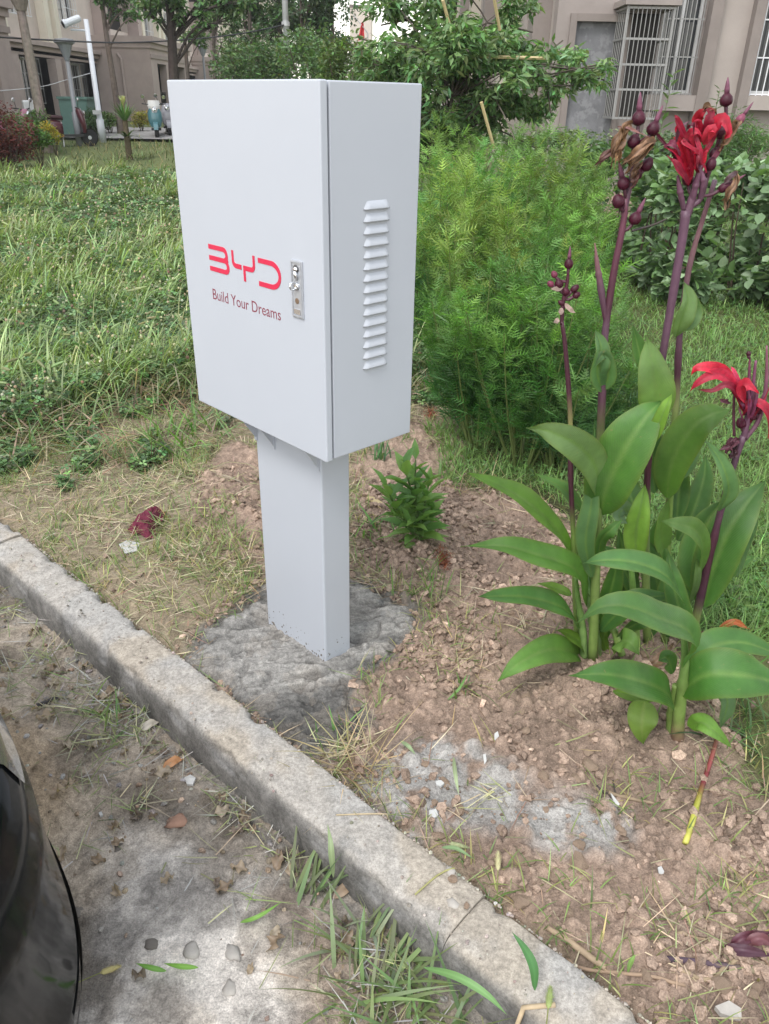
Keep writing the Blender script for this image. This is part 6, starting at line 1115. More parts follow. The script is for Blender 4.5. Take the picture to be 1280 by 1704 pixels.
# 3: tallest, fresh red flower
r3, Y = plant('tallest canna, its head a bunch of bright red petals above purple stalks', 1078, 1082); y = Y - .06
cstem(r3, [(1078, 1086, Y), (1075, 960, Y), (1076, 850, Y - .01), (1080, 760, Y - .02), (1100, 610, Y - .04), (1120, 490, Y - .05), (1135, 400, Y - .06), (1142, 350, Y - .06)], [.014, .012, .010, .009, .0095, .010, .0105, .012], [(0, STG), (.28, (.12, .16, .06)), (.36, MAR), (.5, MAR), (.58, PUR), (.85, (.12, .06, .095)), (1, PUR)])
cstem(r3, [(1142, 360, y), (1152, 330, y), (1162, 290, y), (1168, 262, y)], [.011, .009, .006, .004], [(0, PUR), (1, (.13, .05, .085))], 'flower_spike'); cstem(r3, [(1148, 345, y), (1166, 330, y), (1178, 290, y), (1195, 240, y + .01), (1212, 205, y + .01)], [.007, .006, .005, .005], [(0, PUR), (1, MAR)], 'flower_spike')
for (u, v, du, dv, L_, r, tp) in ((1145, 310, 0, -12, .034, .014, 0), (1180, 285, 3, -10, .03, .012, 0), (1196, 232, 5, -10, .03, .0135, 0), (1208, 178, 1, -14, .028, .0145, 1), (1225, 208, 9, -12, .026, .010, 1), (1195, 318, 10, -6, .032, .011, 1), (1138, 262, -2, -10, .03, .013, 0), (1187, 265, 1, -8, .024, .011, 0)): bud(r3, u, v, y + rs(-.02, .02, 1)[0], du, dv, L_, r, BUD if u != 1225 else (.2, .05, .09), tip=bool(tp))
for pts, w, c, nm in (
    ([(1148, 305, 0), (1140, 275, -.01), (1126, 255, -.02), (1108, 245, -.015)], .026, RED, 'petal'), ([(1147, 308, -.01), (1136, 290, -.025), (1124, 272, -.03), (1110, 258, -.02)], .024, RED2, 'petal'), ([(1150, 300, 0), (1142, 265, -.01), (1130, 235, -.01), (1118, 228, 0)], .024, (.36, .010, .026), 'petal'),
    ([(1160, 290, 0), (1150, 255, -.02), (1145, 228, -.03), (1160, 218, -.035), (1170, 236, -.03)], .030, (.46, .02, .05), 'petal'), ([(1170, 240, -.02), (1180, 222, -.04), (1186, 215, -.045), (1178, 240, -.03)], .034, (.50, .03, .06), 'petal'), ([(1175, 235, 0), (1190, 208, -.02), (1205, 200, -.03), (1212, 220, -.03), (1205, 232, -.02)], .036, (.45, .014, .04), 'petal'),
    ([(1165, 230, .01), (1160, 205, .0), (1165, 190, -.01), (1178, 182, -.02)], .036, (.36, .010, .026), 'petal'), ([(1172, 228, 0), (1178, 205, -.02), (1182, 188, -.02), (1172, 182, -.02)], .030, RED2, 'petal'), ([(1135, 235, 0), (1128, 215, 0), (1133, 205, -.01)], .022, RED, 'petal'), ([(1160, 288, 0), (1158, 262, -.02), (1162, 240, -.03)], .018, (.55, .02, .05), 'petal'), ([(1150, 300, 0), (1152, 265, -.02), (1150, 240, -.03)], .016, RED, 'petal'), ([(1165, 290, .0), (1172, 262, -.02), (1178, 245, -.02)], .014, (.55, .02, .05), 'petal'),
    ([(1168, 184, -.01), (1180, 178, -.015), (1192, 188, -.01)], .018, DRY, 'dry_petal'), ([(1230, 200, 0), (1222, 212, -.01), (1205, 230, -.01), (1198, 245, -.005)], .028, DRY, 'dry_petal'), ([(1226, 284, 0), (1222, 305, -.01), (1213, 325, -.01), (1206, 345, 0)], .028, DRY, 'dry_petal'), ([(1205, 305, 0), (1218, 292, -.01), (1230, 285, 0)], .012, (.10, .06, .07), 'dry_petal'), ([(1125, 240, -.01), (1130, 215, -.02), (1150, 200, -.02)], .008, (.14, .05, .08), 'dry_petal'), ([(1105, 245, 0), (1120, 240, -.02), (1132, 260, -.02)], .014, (.16, .03, .06), 'dry_petal')):
    petal(r3, [(u, v, y + d) for u, v, d in pts], w, c, name=nm, fold=.5 if nm == 'petal' else .9, wave=.25 if nm == 'petal' else .5)
for pts in ([(1150, 345, y), (1158, 310, y - .01), (1167, 275, y - .02)], [(1138, 348, y), (1132, 320, y - .01), (1128, 292, y - .015)], [(1165, 330, y), (1170, 300, y - .01), (1160, 272, y - .01)]): cstem(r3, pts, [.006, .007, .003], [(0, PUR), (1, (.15, .06, .10))], 'flower_stalk')
cleaf(r3, [(1110, 828, Y + .05), (1118, 770, Y + .02), (1150, 715, Y), (1185, 690, Y - .01), (1217, 681, Y + .01)], .115, (0.110, 0.225, 0.055), face=(-.3, -.75, .6), fold=.2); cleaf(r3, [(1060, 935, Y - .05), (1058, 890, Y - .08), (1066, 845, Y - .09), (1074, 805, Y - .06)], .075, (0.207, 0.362, 0.080), face=(-.3, -.9, .3), fold=.4)
cleaf(r3, [(1090, 820, Y + .06), (1085, 760, Y + .06), (1092, 700, Y + .07)], .085, (0.070, 0.162, 0.066), face=(.3, -.9, .1)); cleaf(r3, [(1060, 870, Y - .02), (1040, 848, Y - .06), (1030, 860, Y - .09), (1045, 872, Y - .11)], .06, (0.168, 0.275, 0.174), face=(0, -.7, .6))
cleaf(r3, [(1020, 1090, Y - .08), (1030, 1070, Y - .16), (1048, 1068, Y - .2), (1064, 1090, Y - .22)], .085, (0.123, 0.237, 0.059), face=(0, -.7, .7)); cleaf(r3, [(1010, 1085, Y - .02), (1003, 1060, Y - .05), (1012, 1040, Y - .05)], .035, CY, face=(0, -.8, .5))
for i in range(16):
    u0, v0 = RS.uniform(1138, 1180), RS.uniform(262, 300); u1, v1 = u0 + RS.normal(-6, 22), v0 - RS.uniform(35, 85); petal(r3, [(u0, v0, y + RS.normal(0, .012)), ((u0 + u1) / 2 + RS.normal(0, 5), (v0 + v1) / 2, y - .02 + RS.normal(0, .015)), (u1, v1, y - .02 + RS.normal(0, .02)), (u1 + RS.normal(0, 10), v1 + RS.uniform(-4, 12), y - .03)], RS.uniform(.010, .020), [RED, RED2, (.10, .012, .03), (.26, .012, .035)][i % 4], fold=.8, wave=.5, name='petal')
# 4: stalk behind
r4, Y = plant('canna stalk standing behind the tallest one, its upper leaf wrapped round the stem', 1106, 1075); Y2 = Y + .05
cstem(r4, [(1106, 1080, Y), (1110, 920, Y2), (1118, 770, Y2), (1126, 660, Y2), (1131, 560, Y2), (1146, 450, Y2), (1168, 370, Y2), (1190, 300, Y2 - .02)], [.013, .012, .010, .0085, .0075, .006, .006], [(0, STG), (.36, STG), (.42, (.18, .2, .08)), (.47, MAR), (.6, PUR), (.8, (.20, .10, .11)), (1, PUR)])
cleaf(r4, [(1125, 560, Y2 - .01), (1134, 530, Y2 - .03), (1145, 500, Y2 - .03), (1137, 466, Y2 - .01)], .062, CU, face=(.2, -.95, .1), fold=.45); cleaf(r4, [(1130, 545, Y2), (1150, 535, Y2 + .0), (1158, 510, Y2 + .02), (1142, 468, Y2 + .02)], .045, (0.142, 0.249, 0.120), face=(-.4, -.9, .1), fold=.3)
cleaf(r4, [(1072, 620, Y2 + .06), (1062, 580, Y2 + .06), (1053, 540, Y2 + .07)], .05, CG, face=(.2, -.9, .3)); cleaf(r4, [(1126, 870, Y2), (1130, 800, Y2 + .04), (1124, 740, Y2 + .06)], .075, (0.077, 0.175, 0.066), face=(-.5, -.8, .2)); cleaf(r4, [(1108, 930, Y2), (1100, 880, Y2 - .03), (1112, 830, Y2 - .03)], .07, (0.142, 0.262, 0.080), face=(.3, -.9, .2)); cleaf(r4, [(1180, 1000, Y2), (1200, 960, Y2 + .05), (1235, 935, Y2 + .06), (1258, 925, Y2 + .07)], .06, CG, face=(0, -.5, .8))
# 5: right stalk, red flower at the edge of the picture
r5, Y = plant('canna leaning to the right with a drooping red flower level with its leaves', 1150, 1085); Y = Y - .08
cstem(r5, [(1148, 1090, Y + .08), (1156, 1040, Y), (1168, 985, Y - .01), (1186, 905, Y - .02), (1205, 830, Y - .03), (1222, 770, Y - .04), (1238, 725, Y - .04)], [.015, .013, .011, .009, .0085, .009], [(0, STG), (.2, (.15, .2, .06)), (.3, (.05, .02, .035)), (.5, MAR), (.7, (.09, .045, .075)), (1, PUR)]); y = Y - .04
cstem(r5, [(1238, 730, y), (1245, 690, y), (1252, 650, y), (1258, 600, y)], [.009, .007, .005, .003], [(0, PUR), (1, (.16, .05, .10))], 'flower_spike'); cstem(r5, [(1232, 740, y), (1262, 700, y), (1275, 640, y), (1276, 575, y)], [.006, .006, .005, .002], [(0, PUR), (1, (.2, .07, .11))], 'flower_spike'); cstem(r5, [(1240, 690, y), (1246, 640, y), (1248, 585, y)], [.004, .005, .001], [(0, PUR), (1, (.15, .03, .07))], 'flower_stalk')
cstem(r5, [(1222, 725, y + .01), (1221, 690, y + .01), (1222, 650, y + .01)], [.004, .003], [(0, MAR), (1, (.10, .03, .05))], 'flower_stalk')
for pts, w, c, nm in (([(1242, 690, 0), (1228, 655, -.01), (1212, 630, -.02), (1190, 622, -.03), (1162, 636, -.03), (1148, 652, -.02)], .040, RED, 'petal'), ([(1240, 685, .01), (1222, 645, .0), (1205, 622, -.01), (1182, 612, -.02), (1160, 612, -.02), (1150, 625, -.01)], .045, (.44, .014, .036), 'petal'), ([(1238, 680, -.01), (1225, 650, -.03), (1208, 640, -.035), (1185, 650, -.03), (1160, 648, -.02)], .022, RED2, 'petal'), ([(1240, 670, -.01), (1234, 645, -.03), (1245, 640, -.035), (1262, 655, -.03)], .046, (.46, .018, .045), 'petal'), ([(1245, 680, 0), (1262, 670, -.02), (1280, 690, -.03), (1278, 730, -.02)], .030, RED, 'petal'), ([(1240, 665, 0), (1225, 625, .0), (1215, 608, .01)], .016, (.45, .03, .08), 'petal'),
    ([(1228, 730, 0), (1215, 742, -.02), (1208, 752, -.02)], .034, (.10, .035, .05), 'dry_petal'), ([(1222, 738, 0), (1222, 752, -.02), (1215, 760, -.02)], .026, (.07, .03, .04), 'dry_petal'), ([(1215, 670, 0), (1205, 668, -.01), (1196, 664, -.01)], .012, (.12, .04, .06), 'dry_petal')): petal(r5, [(u, v, y + d) for u, v, d in pts], w, c, name=nm, fold=.5 if nm == 'petal' else .9, wave=.25 if nm == 'petal' else .6)
for (u, v, du, dv, L_, r, tp) in ((1236, 712, -4, -12, .030, .013, 0), (1250, 700, 4, -12, .03, .012, 0), (1220, 650, -3, -10, .022, .006, 1), (1246, 592, 0, -6, .012, .006, 0), (1262, 690, 3, -12, .032, .010, 1)): bud(r5, u, v, y, du, dv, L_, r, BUD, tip=bool(tp))
cleaf(r5, [(1170, 1010, Y), (1185, 950, Y - .0), (1215, 880, Y), (1245, 835, Y + .02), (1274, 800, Y + .05)], .135, (0.077, 0.187, 0.055), face=(-.5, -.75, .45), fold=.3); cleaf(r5, [(1160, 990, Y + .03), (1155, 930, Y + .05), (1175, 870, Y + .07), (1205, 830, Y + .08)], .10, (0.077, 0.175, 0.059), face=(-.4, -.8, .4)); cleaf(r5, [(1166, 950, Y - .02), (1170, 905, Y - .08), (1155, 882, Y - .12), (1128, 872, Y - .14), (1100, 867, Y - .12)], .070, (0.129, 0.243, 0.073), face=(.1, -.7, .65))
cleaf(r5, [(1196, 850, Y - .04), (1212, 815, Y - .06), (1200, 770, Y - .06), (1172, 730, Y - .03)], .055, CB, face=(.2, -.9, .3), fold=.45); cleaf(r5, [(1150, 1000, Y + .0), (1160, 960, Y - .04), (1158, 925, Y - .05)], .03, CU, face=(.2, -.9, .3)); cleaf(r5, [(1225, 960, Y), (1250, 880, Y + .02), (1262, 830, Y + .02)], .05, CB, face=(.6, -.7, .2))
for i in range(8):
    u0, v0 = RS.uniform(1232, 1250), RS.uniform(690, 720); u1, v1 = u0 + RS.normal(10, 18), v0 - RS.uniform(30, 75); petal(r5, [(u0, v0, y), ((u0 + u1) / 2 + 3, (v0 + v1) / 2, y - .02), (u1, v1, y - .01)], RS.uniform(.008, .014), [RED2, (.10, .02, .045), (.14, .03, .07)][i % 3], fold=.8, wave=.5, name='petal')
# 6: low shoot in front, broad leaves only
r6, Y = plant('low flowerless canna shoot in front with the broadest leaves', 1128, 1232)
cstem(r6, [(1127, 1238, Y), (1130, 1190, Y), (1136, 1140, Y - .01), (1140, 1100, Y - .02), (1138, 1050, Y - .03)], [.019, .016, .014, .010, .007], [(0, (.16, .07, .07)), (.12, (.17, .13, .07)), (.25, STG), (1, (.14, .24, .07))]); cstem(r6, [(1118, 1238, Y + .02), (1116, 1190, Y + .02), (1124, 1140, Y)], [.013, .011, .008], [(0, (.14, .06, .06)), (.3, STG), (1, STG)], 'side_shoot')
cleaf(r6, [(1137, 1110, Y - .03), (1152, 1068, Y - .06), (1140, 1046, Y - .09), (1100, 1030, Y - .12), (1050, 1010, Y - .13), (1000, 1010, Y - .12), (958, 1038, Y - .1)], .105, (0.097, 0.218, 0.073), face=(.1, -.45, .9), fold=.2)
cleaf(r6, [(1121, 1172, Y), (1105, 1150, Y - .06), (1065, 1133, Y - .1), (1010, 1122, Y - .12), (945, 1124, Y - .1)], .112, (0.077, 0.200, 0.053), face=(.05, -.5, .87), fold=.15); cleaf(r6, [(1135, 1150, Y), (1170, 1125, Y - .06), (1215, 1122, Y - .08), (1270, 1130, Y - .08), (1330, 1150, Y - .06)], .150, (0.070, 0.181, 0.047), face=(-.1, -.5, .87), fold=.12); cleaf(r6, [(1150, 1105, Y + .04), (1190, 1075, Y + .06), (1240, 1070, Y + .07), (1310, 1095, Y + .06)], .10, (0.077, 0.187, 0.059), face=(-.1, -.5, .85), fold=.15)
cleaf(r6, [(1073, 1166, Y), (1070, 1185, Y - .03), (1068, 1210, Y - .05), (1070, 1238, Y - .05)], .088, (0.194, 0.306, 0.073), face=(-.2, -.85, .5), fold=.1, rib=(.26, .34, .12)); cleaf(r6, [(1146, 1209, Y - .01), (1165, 1202, Y - .05), (1190, 1218, Y - .08), (1217, 1244, Y - .09)], .055, (0.168, 0.325, 0.073), face=(0, -.6, .8)); cleaf(r6, [(1200, 1150, Y - .02), (1210, 1165, Y - .04), (1206, 1190, Y - .05), (1198, 1213, Y - .05)], .05, (0.129, 0.225, 0.134), face=(.2, -.9, .2)); cleaf(r6, [(1120, 1120, Y + .02), (1110, 1095, Y + .02), (1095, 1100, Y)], .05, CG, face=(0, -.6, .8)); cleaf(r6, [(1020, 1150, Y + .05), (1060, 1160, Y + .02), (1100, 1165, Y)], .035, CY, face=(0, -.6, .8))
# 7: thick short shoot low on the left
r7, Y = plant('short thick pale green canna shoot at the left foot of the clump', 985, 1095)
cstem(r7, [(992, 1100, Y), (990, 1060, Y), (985, 1010, Y), (975, 960, Y)], [.020, .018, .014, .008], [(0, (.17, .25, .09)), (1, (.12, .23, .07))]); cstem(r7, [(972, 1095, Y - .02), (970, 1050, Y - .02), (962, 1000, Y - .02), (958, 960, Y - .02)], [.013, .012, .009, .006], [(0, (.15, .24, .08)), (1, (.14, .25, .06))], 'side_shoot'); cstem(r7, [(1035, 1090, Y - .05), (1022, 1050, Y - .03), (1005, 1020, Y)], [.012, .010, .006], [(0, STG), (1, STG)], 'side_shoot'); cstem(r7, [(1060, 1075, Y + .0), (1055, 1000, Y + .02), (1050, 940, Y + .0)], [.012, .011, .008], [(0, STG), (1, (.13, .25, .06))], 'side_shoot')
cleaf(r7, [(1000, 1050, Y - .02), (1040, 1010, Y - .08), (1080, 995, Y - .08), (1120, 990, Y - .05)], .08, (0.077, 0.187, 0.066), face=(0, -.5, .85)); cleaf(r7, [(1100, 1000, Y + .05), (1125, 960, Y + .05), (1140, 940, Y + .05)], .08, (0.077, 0.175, 0.059), face=(0, -.6, .8)); cleaf(r7, [(1045, 1000, Y + .1), (1040, 940, Y + .12), (1030, 880, Y + .14)], .09, (0.077, 0.175, 0.059), face=(.2, -.9, .2)); cleaf(r7, [(1100, 980, Y + .1), (1090, 920, Y + .12), (1096, 860, Y + .14)], .09, (0.090, 0.200, 0.066), face=(-.2, -.9, .2))

# leaves crowded in the heart of the clump, and the dead ones at its foot
HEART = [(r2_, [(1000, 1075, 1.98), (1010, 1010, 1.98), (1022, 960, 1.96), (1030, 915, 1.95)], .075), (r3, [(1085, 1060, 2.0), (1095, 990, 2.03), (1085, 930, 2.05), (1070, 890, 2.08)], .08), (r4, [(1110, 1060, 2.02), (1130, 990, 2.06), (1148, 930, 2.08), (1150, 880, 2.12)], .085), (r7, [(1020, 1080, 1.97), (1040, 1050, 1.92), (1068, 1035, 1.90), (1095, 1040, 1.9)], .06), (r3, [(1060, 1000, 2.02), (1042, 955, 2.04), (1020, 925, 2.05), (1000, 905, 2.08)], .07), (r5, [(1150, 1060, 1.86), (1130, 1010, 1.84), (1118, 960, 1.86), (1112, 915, 1.9)], .07), (r2_, [(990, 1000, 1.95), (972, 950, 1.98), (968, 905, 2.0), (975, 870, 2.02)], .06), (r4, [(1128, 900, 2.08), (1150, 860, 2.1), (1170, 800, 2.14), (1175, 755, 2.18)], .085), (r3, [(1078, 880, 2.0), (1050, 830, 2.05), (1040, 780, 2.1), (1050, 740, 2.12)], .08), (r4, [(1118, 800, 2.08), (1140, 770, 2.12), (1150, 730, 2.16), (1143, 700, 2.18)], .07)]
for rt, L_, w in HEART: cleaf(rt, L_, w, (.065, .16, .045), face=(RS.uniform(-.5, .5), -.85, .35), fold=.25)
for rt, pts in ((r2_, [(1010, 1105, .01), (1040, 1112, .03), (1075, 1108, .01)]), (r3, [(1075, 1115, .01), (1100, 1095, .05), (1120, 1070, .03)]), (r4, [(1135, 1075, .02), (1155, 1060, .06), (1170, 1050, .04)]), (r7, [(1000, 1140, .0), (1020, 1120, .03), (1030, 1095, .05)])):
    P = np.array([at(u, v, z) for u, v, z in pts]); v, f, c, e = leaf_geo(P, .016, fold=.8, col=(.14, .085, .05), rib=(.2, .13, .08), ncol=7, nrow=12, wave=.5); MB().add(v, f, c).build('dead_leaf', M_petal, rt, smooth=True)
# ------------------------------------------------------------------ clods and stones one by one
CP = [MB().add(*clod_proto(30 + i, 2, .42), (.34, .25, .185)).mesh('clod', smooth=False) for i in range(4)]
for me in CP: me.materials.append(M_clod)
M_stone = pbr('grey_stone', col=(.36, .335, .305), rough=.85, vary=.15, vscale=30); M_chip = pbr('white_chip', col=(.44, .44, .43), rough=.85, vary=.1, vscale=40); M_red_ = pbr('brick_bit', col=(.29, .17, .12), rough=.9, vary=.2, vscale=30)
named = [(982, 1277, .040, 'large flat topped clod standing pale on the soil'), (958, 1298, .028, 'tan clod left of the large flat topped one'), (903, 1297, .028, 'reddish clod beside the grey dust patch'), (935, 1283, .020, 'small tan clod leaning on the reddish one'), (862, 1430, .028, 'tan clod right behind the kerb, upper of a pair'), (880, 1432, .026, 'brown clod right behind the kerb, lower of a pair'), (962, 1440, .040, 'crumbly brown clod below the dust patch'), (922, 1462, .022, 'angular pale clod below the crumbly brown one'), (1035, 1385, .020, 'small grey tan clod right of the dust patch'), (1155, 1388, .030, 'brown clod pressed under the cut yellow stalk'), (1227, 1527, .036, 'rounded tan clod at the right among the grass'), (1172, 1600 - 82, .022, 'square tan clod in the weedy patch'), (1200, 1640, .034, 'pale tan stone below the dark stalk'), (868, 1500, .036, 'dark edged clod sitting against the kerb'), (790, 1450, .022, 'clod on the kerb edge by the broken joint'), (752, 1480, .018, 'round tan clod lying on top of the kerb'), (775, 1525, .012, 'small reddish clod in the kerb joint'), (1232, 1385, .016, 'small clod at the right side of the bed'), (875, 1160, .026, 'grey clod on the slope below the lowest leaves'), (790, 1040, .026, 'round grey tan clod on the soil left of the plants'), (810, 1030, .02, 'small clod above the round grey one'), (805, 1005, .018, 'clod on the ridge left of the plants'), (1010, 1190, .026, 'elongated clod below the front leaf'), (1040, 1205, .03, 'upright clod beside the small front leaf'), (700, 1165, .02, 'clod on the soil near the cement edge'), (690, 1130, .022, 'tan clod at the right edge of the cement'), (660, 1105, .02, 'grey clod sitting on the cement edge'), (1255, 1650, .022, 'brown clod in the bottom right corner'), (1120, 1690, .026, 'crumbly clod at the bottom edge beside the kerb'), (1075, 1625, .02, 'clod between the two dry stalks')]
for i, (u, v, s_, lab) in enumerate(named):
    b = at(u, v); b[2] = gz1(b) + s_ * .12; a_, b2_ = kcoord(b[0], b[1]); 
    if -KW < b2_ < 0: b[2] = KTOP + .012 + s_ * .15
    o = bpy.data.objects.new('soil_clod', CP[i % 4]); C.objects.link(o); o.location = b; o.scale = (s_ * 1.25, s_, s_ * .9); o.rotation_euler = (rs(-.3, .3, 1)[0], rs(-.3, .3, 1)[0], rs(0, 6, 1)[0]); tag(o, lab, 'clod', 'clods of soil on the bed')
cnt = 0; 
while cnt < 150:
    x, y = RS.uniform(-.9, 1.3), RS.uniform(.8, 3.1); z = zones(np.array([x]), np.array([y]))
    if (z['soilR'][0] < .03 and z['soilL'][0] < .02) or z['b'][0] < .03 or z['cem'][0] > -.03: continue
    s_ = .014 + .016 * RS.rand() ** 2; o = bpy.data.objects.new('soil_clod', CP[cnt % 4]); C.objects.link(o); o.location = (x, y, gz1((x, y)) + s_ * .12); o.scale = (s_ * RS.uniform(.9, 1.4), s_, s_ * RS.uniform(.7, 1)); o.rotation_euler = (RS.uniform(-.4, .4), RS.uniform(-.4, .4), RS.uniform(0, 6)); tag(o, 'small brown clod of dug soil lying loose on the bed', 'clod', 'small loose clods on the bed'); cnt += 1
def pebble(pts, z, mat, name, label, cat, hh=.6):
    P = np.array([at(u, v, z) for u, v in pts]); c = P.mean(0); r = np.linalg.norm(P - c, axis=1).mean(); g = gz1(c); a_, b_ = kcoord(c[0], c[1])
    if -KW < b_ < 0: g = KTOP + .008
    PV, PF = clod_proto(int(pts[0][0]) % 97, 2, .5); v = PV * np.array([2.1 * r, 1.8 * r, 1.7 * r * hh]); an = pts[0][1] * 1.7; R_ = np.array([[math.cos(an), -math.sin(an), 0], [math.sin(an), math.cos(an), 0], [0, 0, 1]])
    return tag(MB().add(v @ R_.T, PF).build(name, mat, smooth=True), label, cat), c, g, r
def flat_shape(pts, z, th, name, mat, label, cat, tilt=(0, 0), col=(.5, .5, .5), lift=.004, dome=.0):
    if name in ('grey_pebble', 'mud_lump', 'brick_bit'):
        o, c, g, r = pebble(pts, z, mat, name, label, cat); o.location = (c[0], c[1], g - r * .05); return o
    P = np.array([at(u, v, z) for u, v in pts]); c = P.mean(0); P = c + (P - c) * (.72 if name == 'white_chip' else 1); g = gz1(c); a_, b_ = kcoord(c[0], c[1]); 
    if -KW < b_ < 0: g = KTOP + .010
    P[:, 2] = g + lift + (P[:, 0] - c[0]) * tilt[0] + (P[:, 1] - c[1]) * tilt[1]; n = len(P); top = P + [0, 0, th]; ct = top.mean(0) + [0, 0, dome]
    v = np.concatenate([P, top, [ct]]); f = [[i, (i + 1) % n, n + (i + 1) % n, n + i] for i in range(n)] + [[n + i, n + (i + 1) % n, 2 * n] for i in range(n)] + [list(range(n))[::-1]]
    return tag(MB().add(v, f, col).build(name, mat, org=(c[0], c[1], g)), label, cat)
flat_shape([(1190, 1675), (1212, 1668), (1232, 1680), (1234, 1694), (1218, 1692), (1200, 1686)], 0, .012, 'slate_chip', M_stone, 'flat grey blue slate chip at the bottom right', 'stone', (.1, .2))
flat_shape([(1092, 1443), (1100, 1441), (1107, 1452), (1104, 1461), (1096, 1457)], 0, .005, 'white_chip', M_chip, 'white chip lying on the soil near the cut yellow stalk', 'chip', (.1, .2))
flat_shape([(821, 1226), (828, 1223), (832, 1231), (827, 1238), (821, 1235)], 0, .006, 'white_chip', M_chip, 'bright white chip beside the small green sprig', 'chip', (.1, .5))
flat_shape([(802, 1259), (808, 1258), (811, 1269), (806, 1274)], 0, .004, 'white_chip', M_chip, 'thin white chip just below the bright white one', 'chip', (.1, .5))
flat_shape([(1012, 1322), (1017, 1326), (1034, 1343), (1030, 1347), (1020, 1338)], 0, .004, 'white_chip', M_chip, 'long narrow pale splinter under the dark twig', 'chip', (.1, .3))
flat_shape([(308, 1300), (318, 1297), (327, 1303), (322, 1312), (312, 1310)], PARK_Z, .007, 'paper_scrap', M_chip, 'crumpled white paper scrap on the parking ground by the kerb', 'paper scrap', (.2, .2), dome=.006)
flat_shape([(164, 1357), (171, 1355), (174, 1362), (167, 1364)], PARK_Z, .006, 'white_chip', M_chip, 'small white chip on the parking ground near the car', 'chip', (.1, .2))
flat_shape([(722, 1296), (735, 1294), (743, 1300), (735, 1306), (724, 1303)], 0, .008, 'white_chip', M_chip, 'pale cement flake in the dust patch, upper one', 'chip', (0, .2)); flat_shape([(712, 1345), (728, 1342), (733, 1354), (720, 1362), (712, 1356)], 0, .006, 'white_chip', M_chip, 'pale cement flake in the dust patch, lower one', 'chip', (0, .2))
flat_shape([(494, 1277), (508, 1273), (512, 1281), (505, 1288), (495, 1285)], KTOP, .010, 'grey_pebble', M_stone, 'grey pebble lying on top of the kerb', 'pebble'); flat_shape([(429, 1262), (437, 1258), (443, 1264), (438, 1271)], KTOP, .012, 'grey_pebble', M_stone, 'dark little pebble on the kerb above the grey one', 'pebble')
for (pts, lab) in (([(742, 1448), (750, 1444), (757, 1452), (752, 1462), (744, 1460)], 'brown pebble on the kerb near its broken inner edge'), ([(746, 1500), (756, 1497), (762, 1507), (755, 1518), (746, 1512)], 'dark round pebble at the kerb joint')): flat_shape(pts, KTOP, .014, 'grey_pebble', M_stone, lab, 'pebble', dome=.004)
flat_shape([(536, 1488), (546, 1484), (553, 1490), (550, 1497), (540, 1496)], PARK_Z, .014, 'grey_pebble', M_stone, 'pale cube shaped pebble at the foot of the kerb', 'pebble'); flat_shape([(275, 1364), (295, 1357), (315, 1364), (312, 1373), (290, 1377), (277, 1373)], PARK_Z, .012, 'brick_bit', M_red_, 'broken reddish brick bit on the parking ground', 'brick bit', (.1, .1), dome=.004)
for (pts, lab) in (([(370, 1665 - 80), (390, 1575), (402, 1590), (385, 1600)], 'oval grey pebble set in the mud'), ([(372, 1640), (390, 1633), (394, 1650), (380, 1662)], 'round grey pebble set in the mud, below the oval one'), ([(305, 1590), (328, 1575), (335, 1585), (325, 1600), (308, 1600)], 'flat brown grey stone set in the dried cement'), ([(240, 1578), (258, 1565), (263, 1575), (250, 1590)], 'dark mud lump on the pale dried cement'), ([(115, 1510), (130, 1507), (140, 1515), (128, 1522)], 'dark mud lump near the car bumper'), ([(190, 1405), (200, 1402), (204, 1412), (194, 1416)], 'little dark mud lump on the grey cement')): flat_shape(pts, PARK_Z, .008, 'mud_lump' if 'mud lump' in lab else 'grey_pebble', M_mud if 'mud lump' in lab else M_stone, lab, 'mud lump' if 'mud lump' in lab else 'pebble', dome=.006)
# sticks and stalks lying about
M_wood = pbr('weathered_wood', attr=True, rough=.85, vary=.2, vscale=25, bump=.001, bscale=120)
def stick(name, pts, r, col, label, cat='stick', zz=None, n=8, mat=None, flat=1.):
    P = np.array([at(u, v, 0 if zz is None else zz) for u, v in pts]); P = crom(P, 12); g = gz(P[:, 0], P[:, 1]); k = np.convolve(np.pad(g, 2, 'edge'), np.ones(5) / 5, 'valid'); P[:, 2] = np.maximum(g * .3 + k * .7, g - .002) + np.max(r) * .75
    a_, b_ = kcoord(P[:, 0], P[:, 1]); on = (b_ < .005) & (b_ > -KW - .005); P[on, 2] = KTOP + .010 + np.max(r) * .8
    v, f = tube(P, np.interp(np.linspace(0, 1, 12), np.linspace(0, 1, len(np.atleast_1d(r))), np.atleast_1d(r)), n); col = np.asarray(col, float); c = np.tile(col, (len(v), 1)) if col.ndim == 1 else np.array([np.interp(np.repeat(np.linspace(0, 1, 12), n), np.linspace(0, 1, len(col)), col[:, i]) for i in range(3)]).T
    return tag(MB().add(v, f, c * np.exp(RS.normal(0, .06, (len(v), 1)))).build(name, mat or M_wood, smooth=True, org=P[0]), label, cat)
stick('cut_stalk', [(1190, 1240), (1180, 1275), (1168, 1310), (1158, 1345), (1150, 1375), (1139, 1408)], [.0055, .006, .0065, .0075, .0075, .007], [(.20, .10, .06), (.22, .05, .05), (.13, .02, .03), (.40, .42, .06), (.46, .45, .09), (.42, .40, .08)], 'bright yellow cut plant stalk with a red upper end lying on the soil', 'stalk', mat=M_stem)
stick('dry_stalk', [(912, 1536), (945, 1556), (980, 1582), (1010, 1604)], [.006, .0075, .007], (.30, .225, .15), 'thick tan dry stalk lying right behind the kerb'); stick('dark_stalk', [(1100, 1596), (1160, 1600), (1215, 1606), (1290, 1616)], [.006, .0075, .007], [(.045, .03, .045), (.10, .065, .09), (.10, .07, .08), (.34, .30, .16)], 'dark purple dead stalk lying across the bottom right', 'stalk')
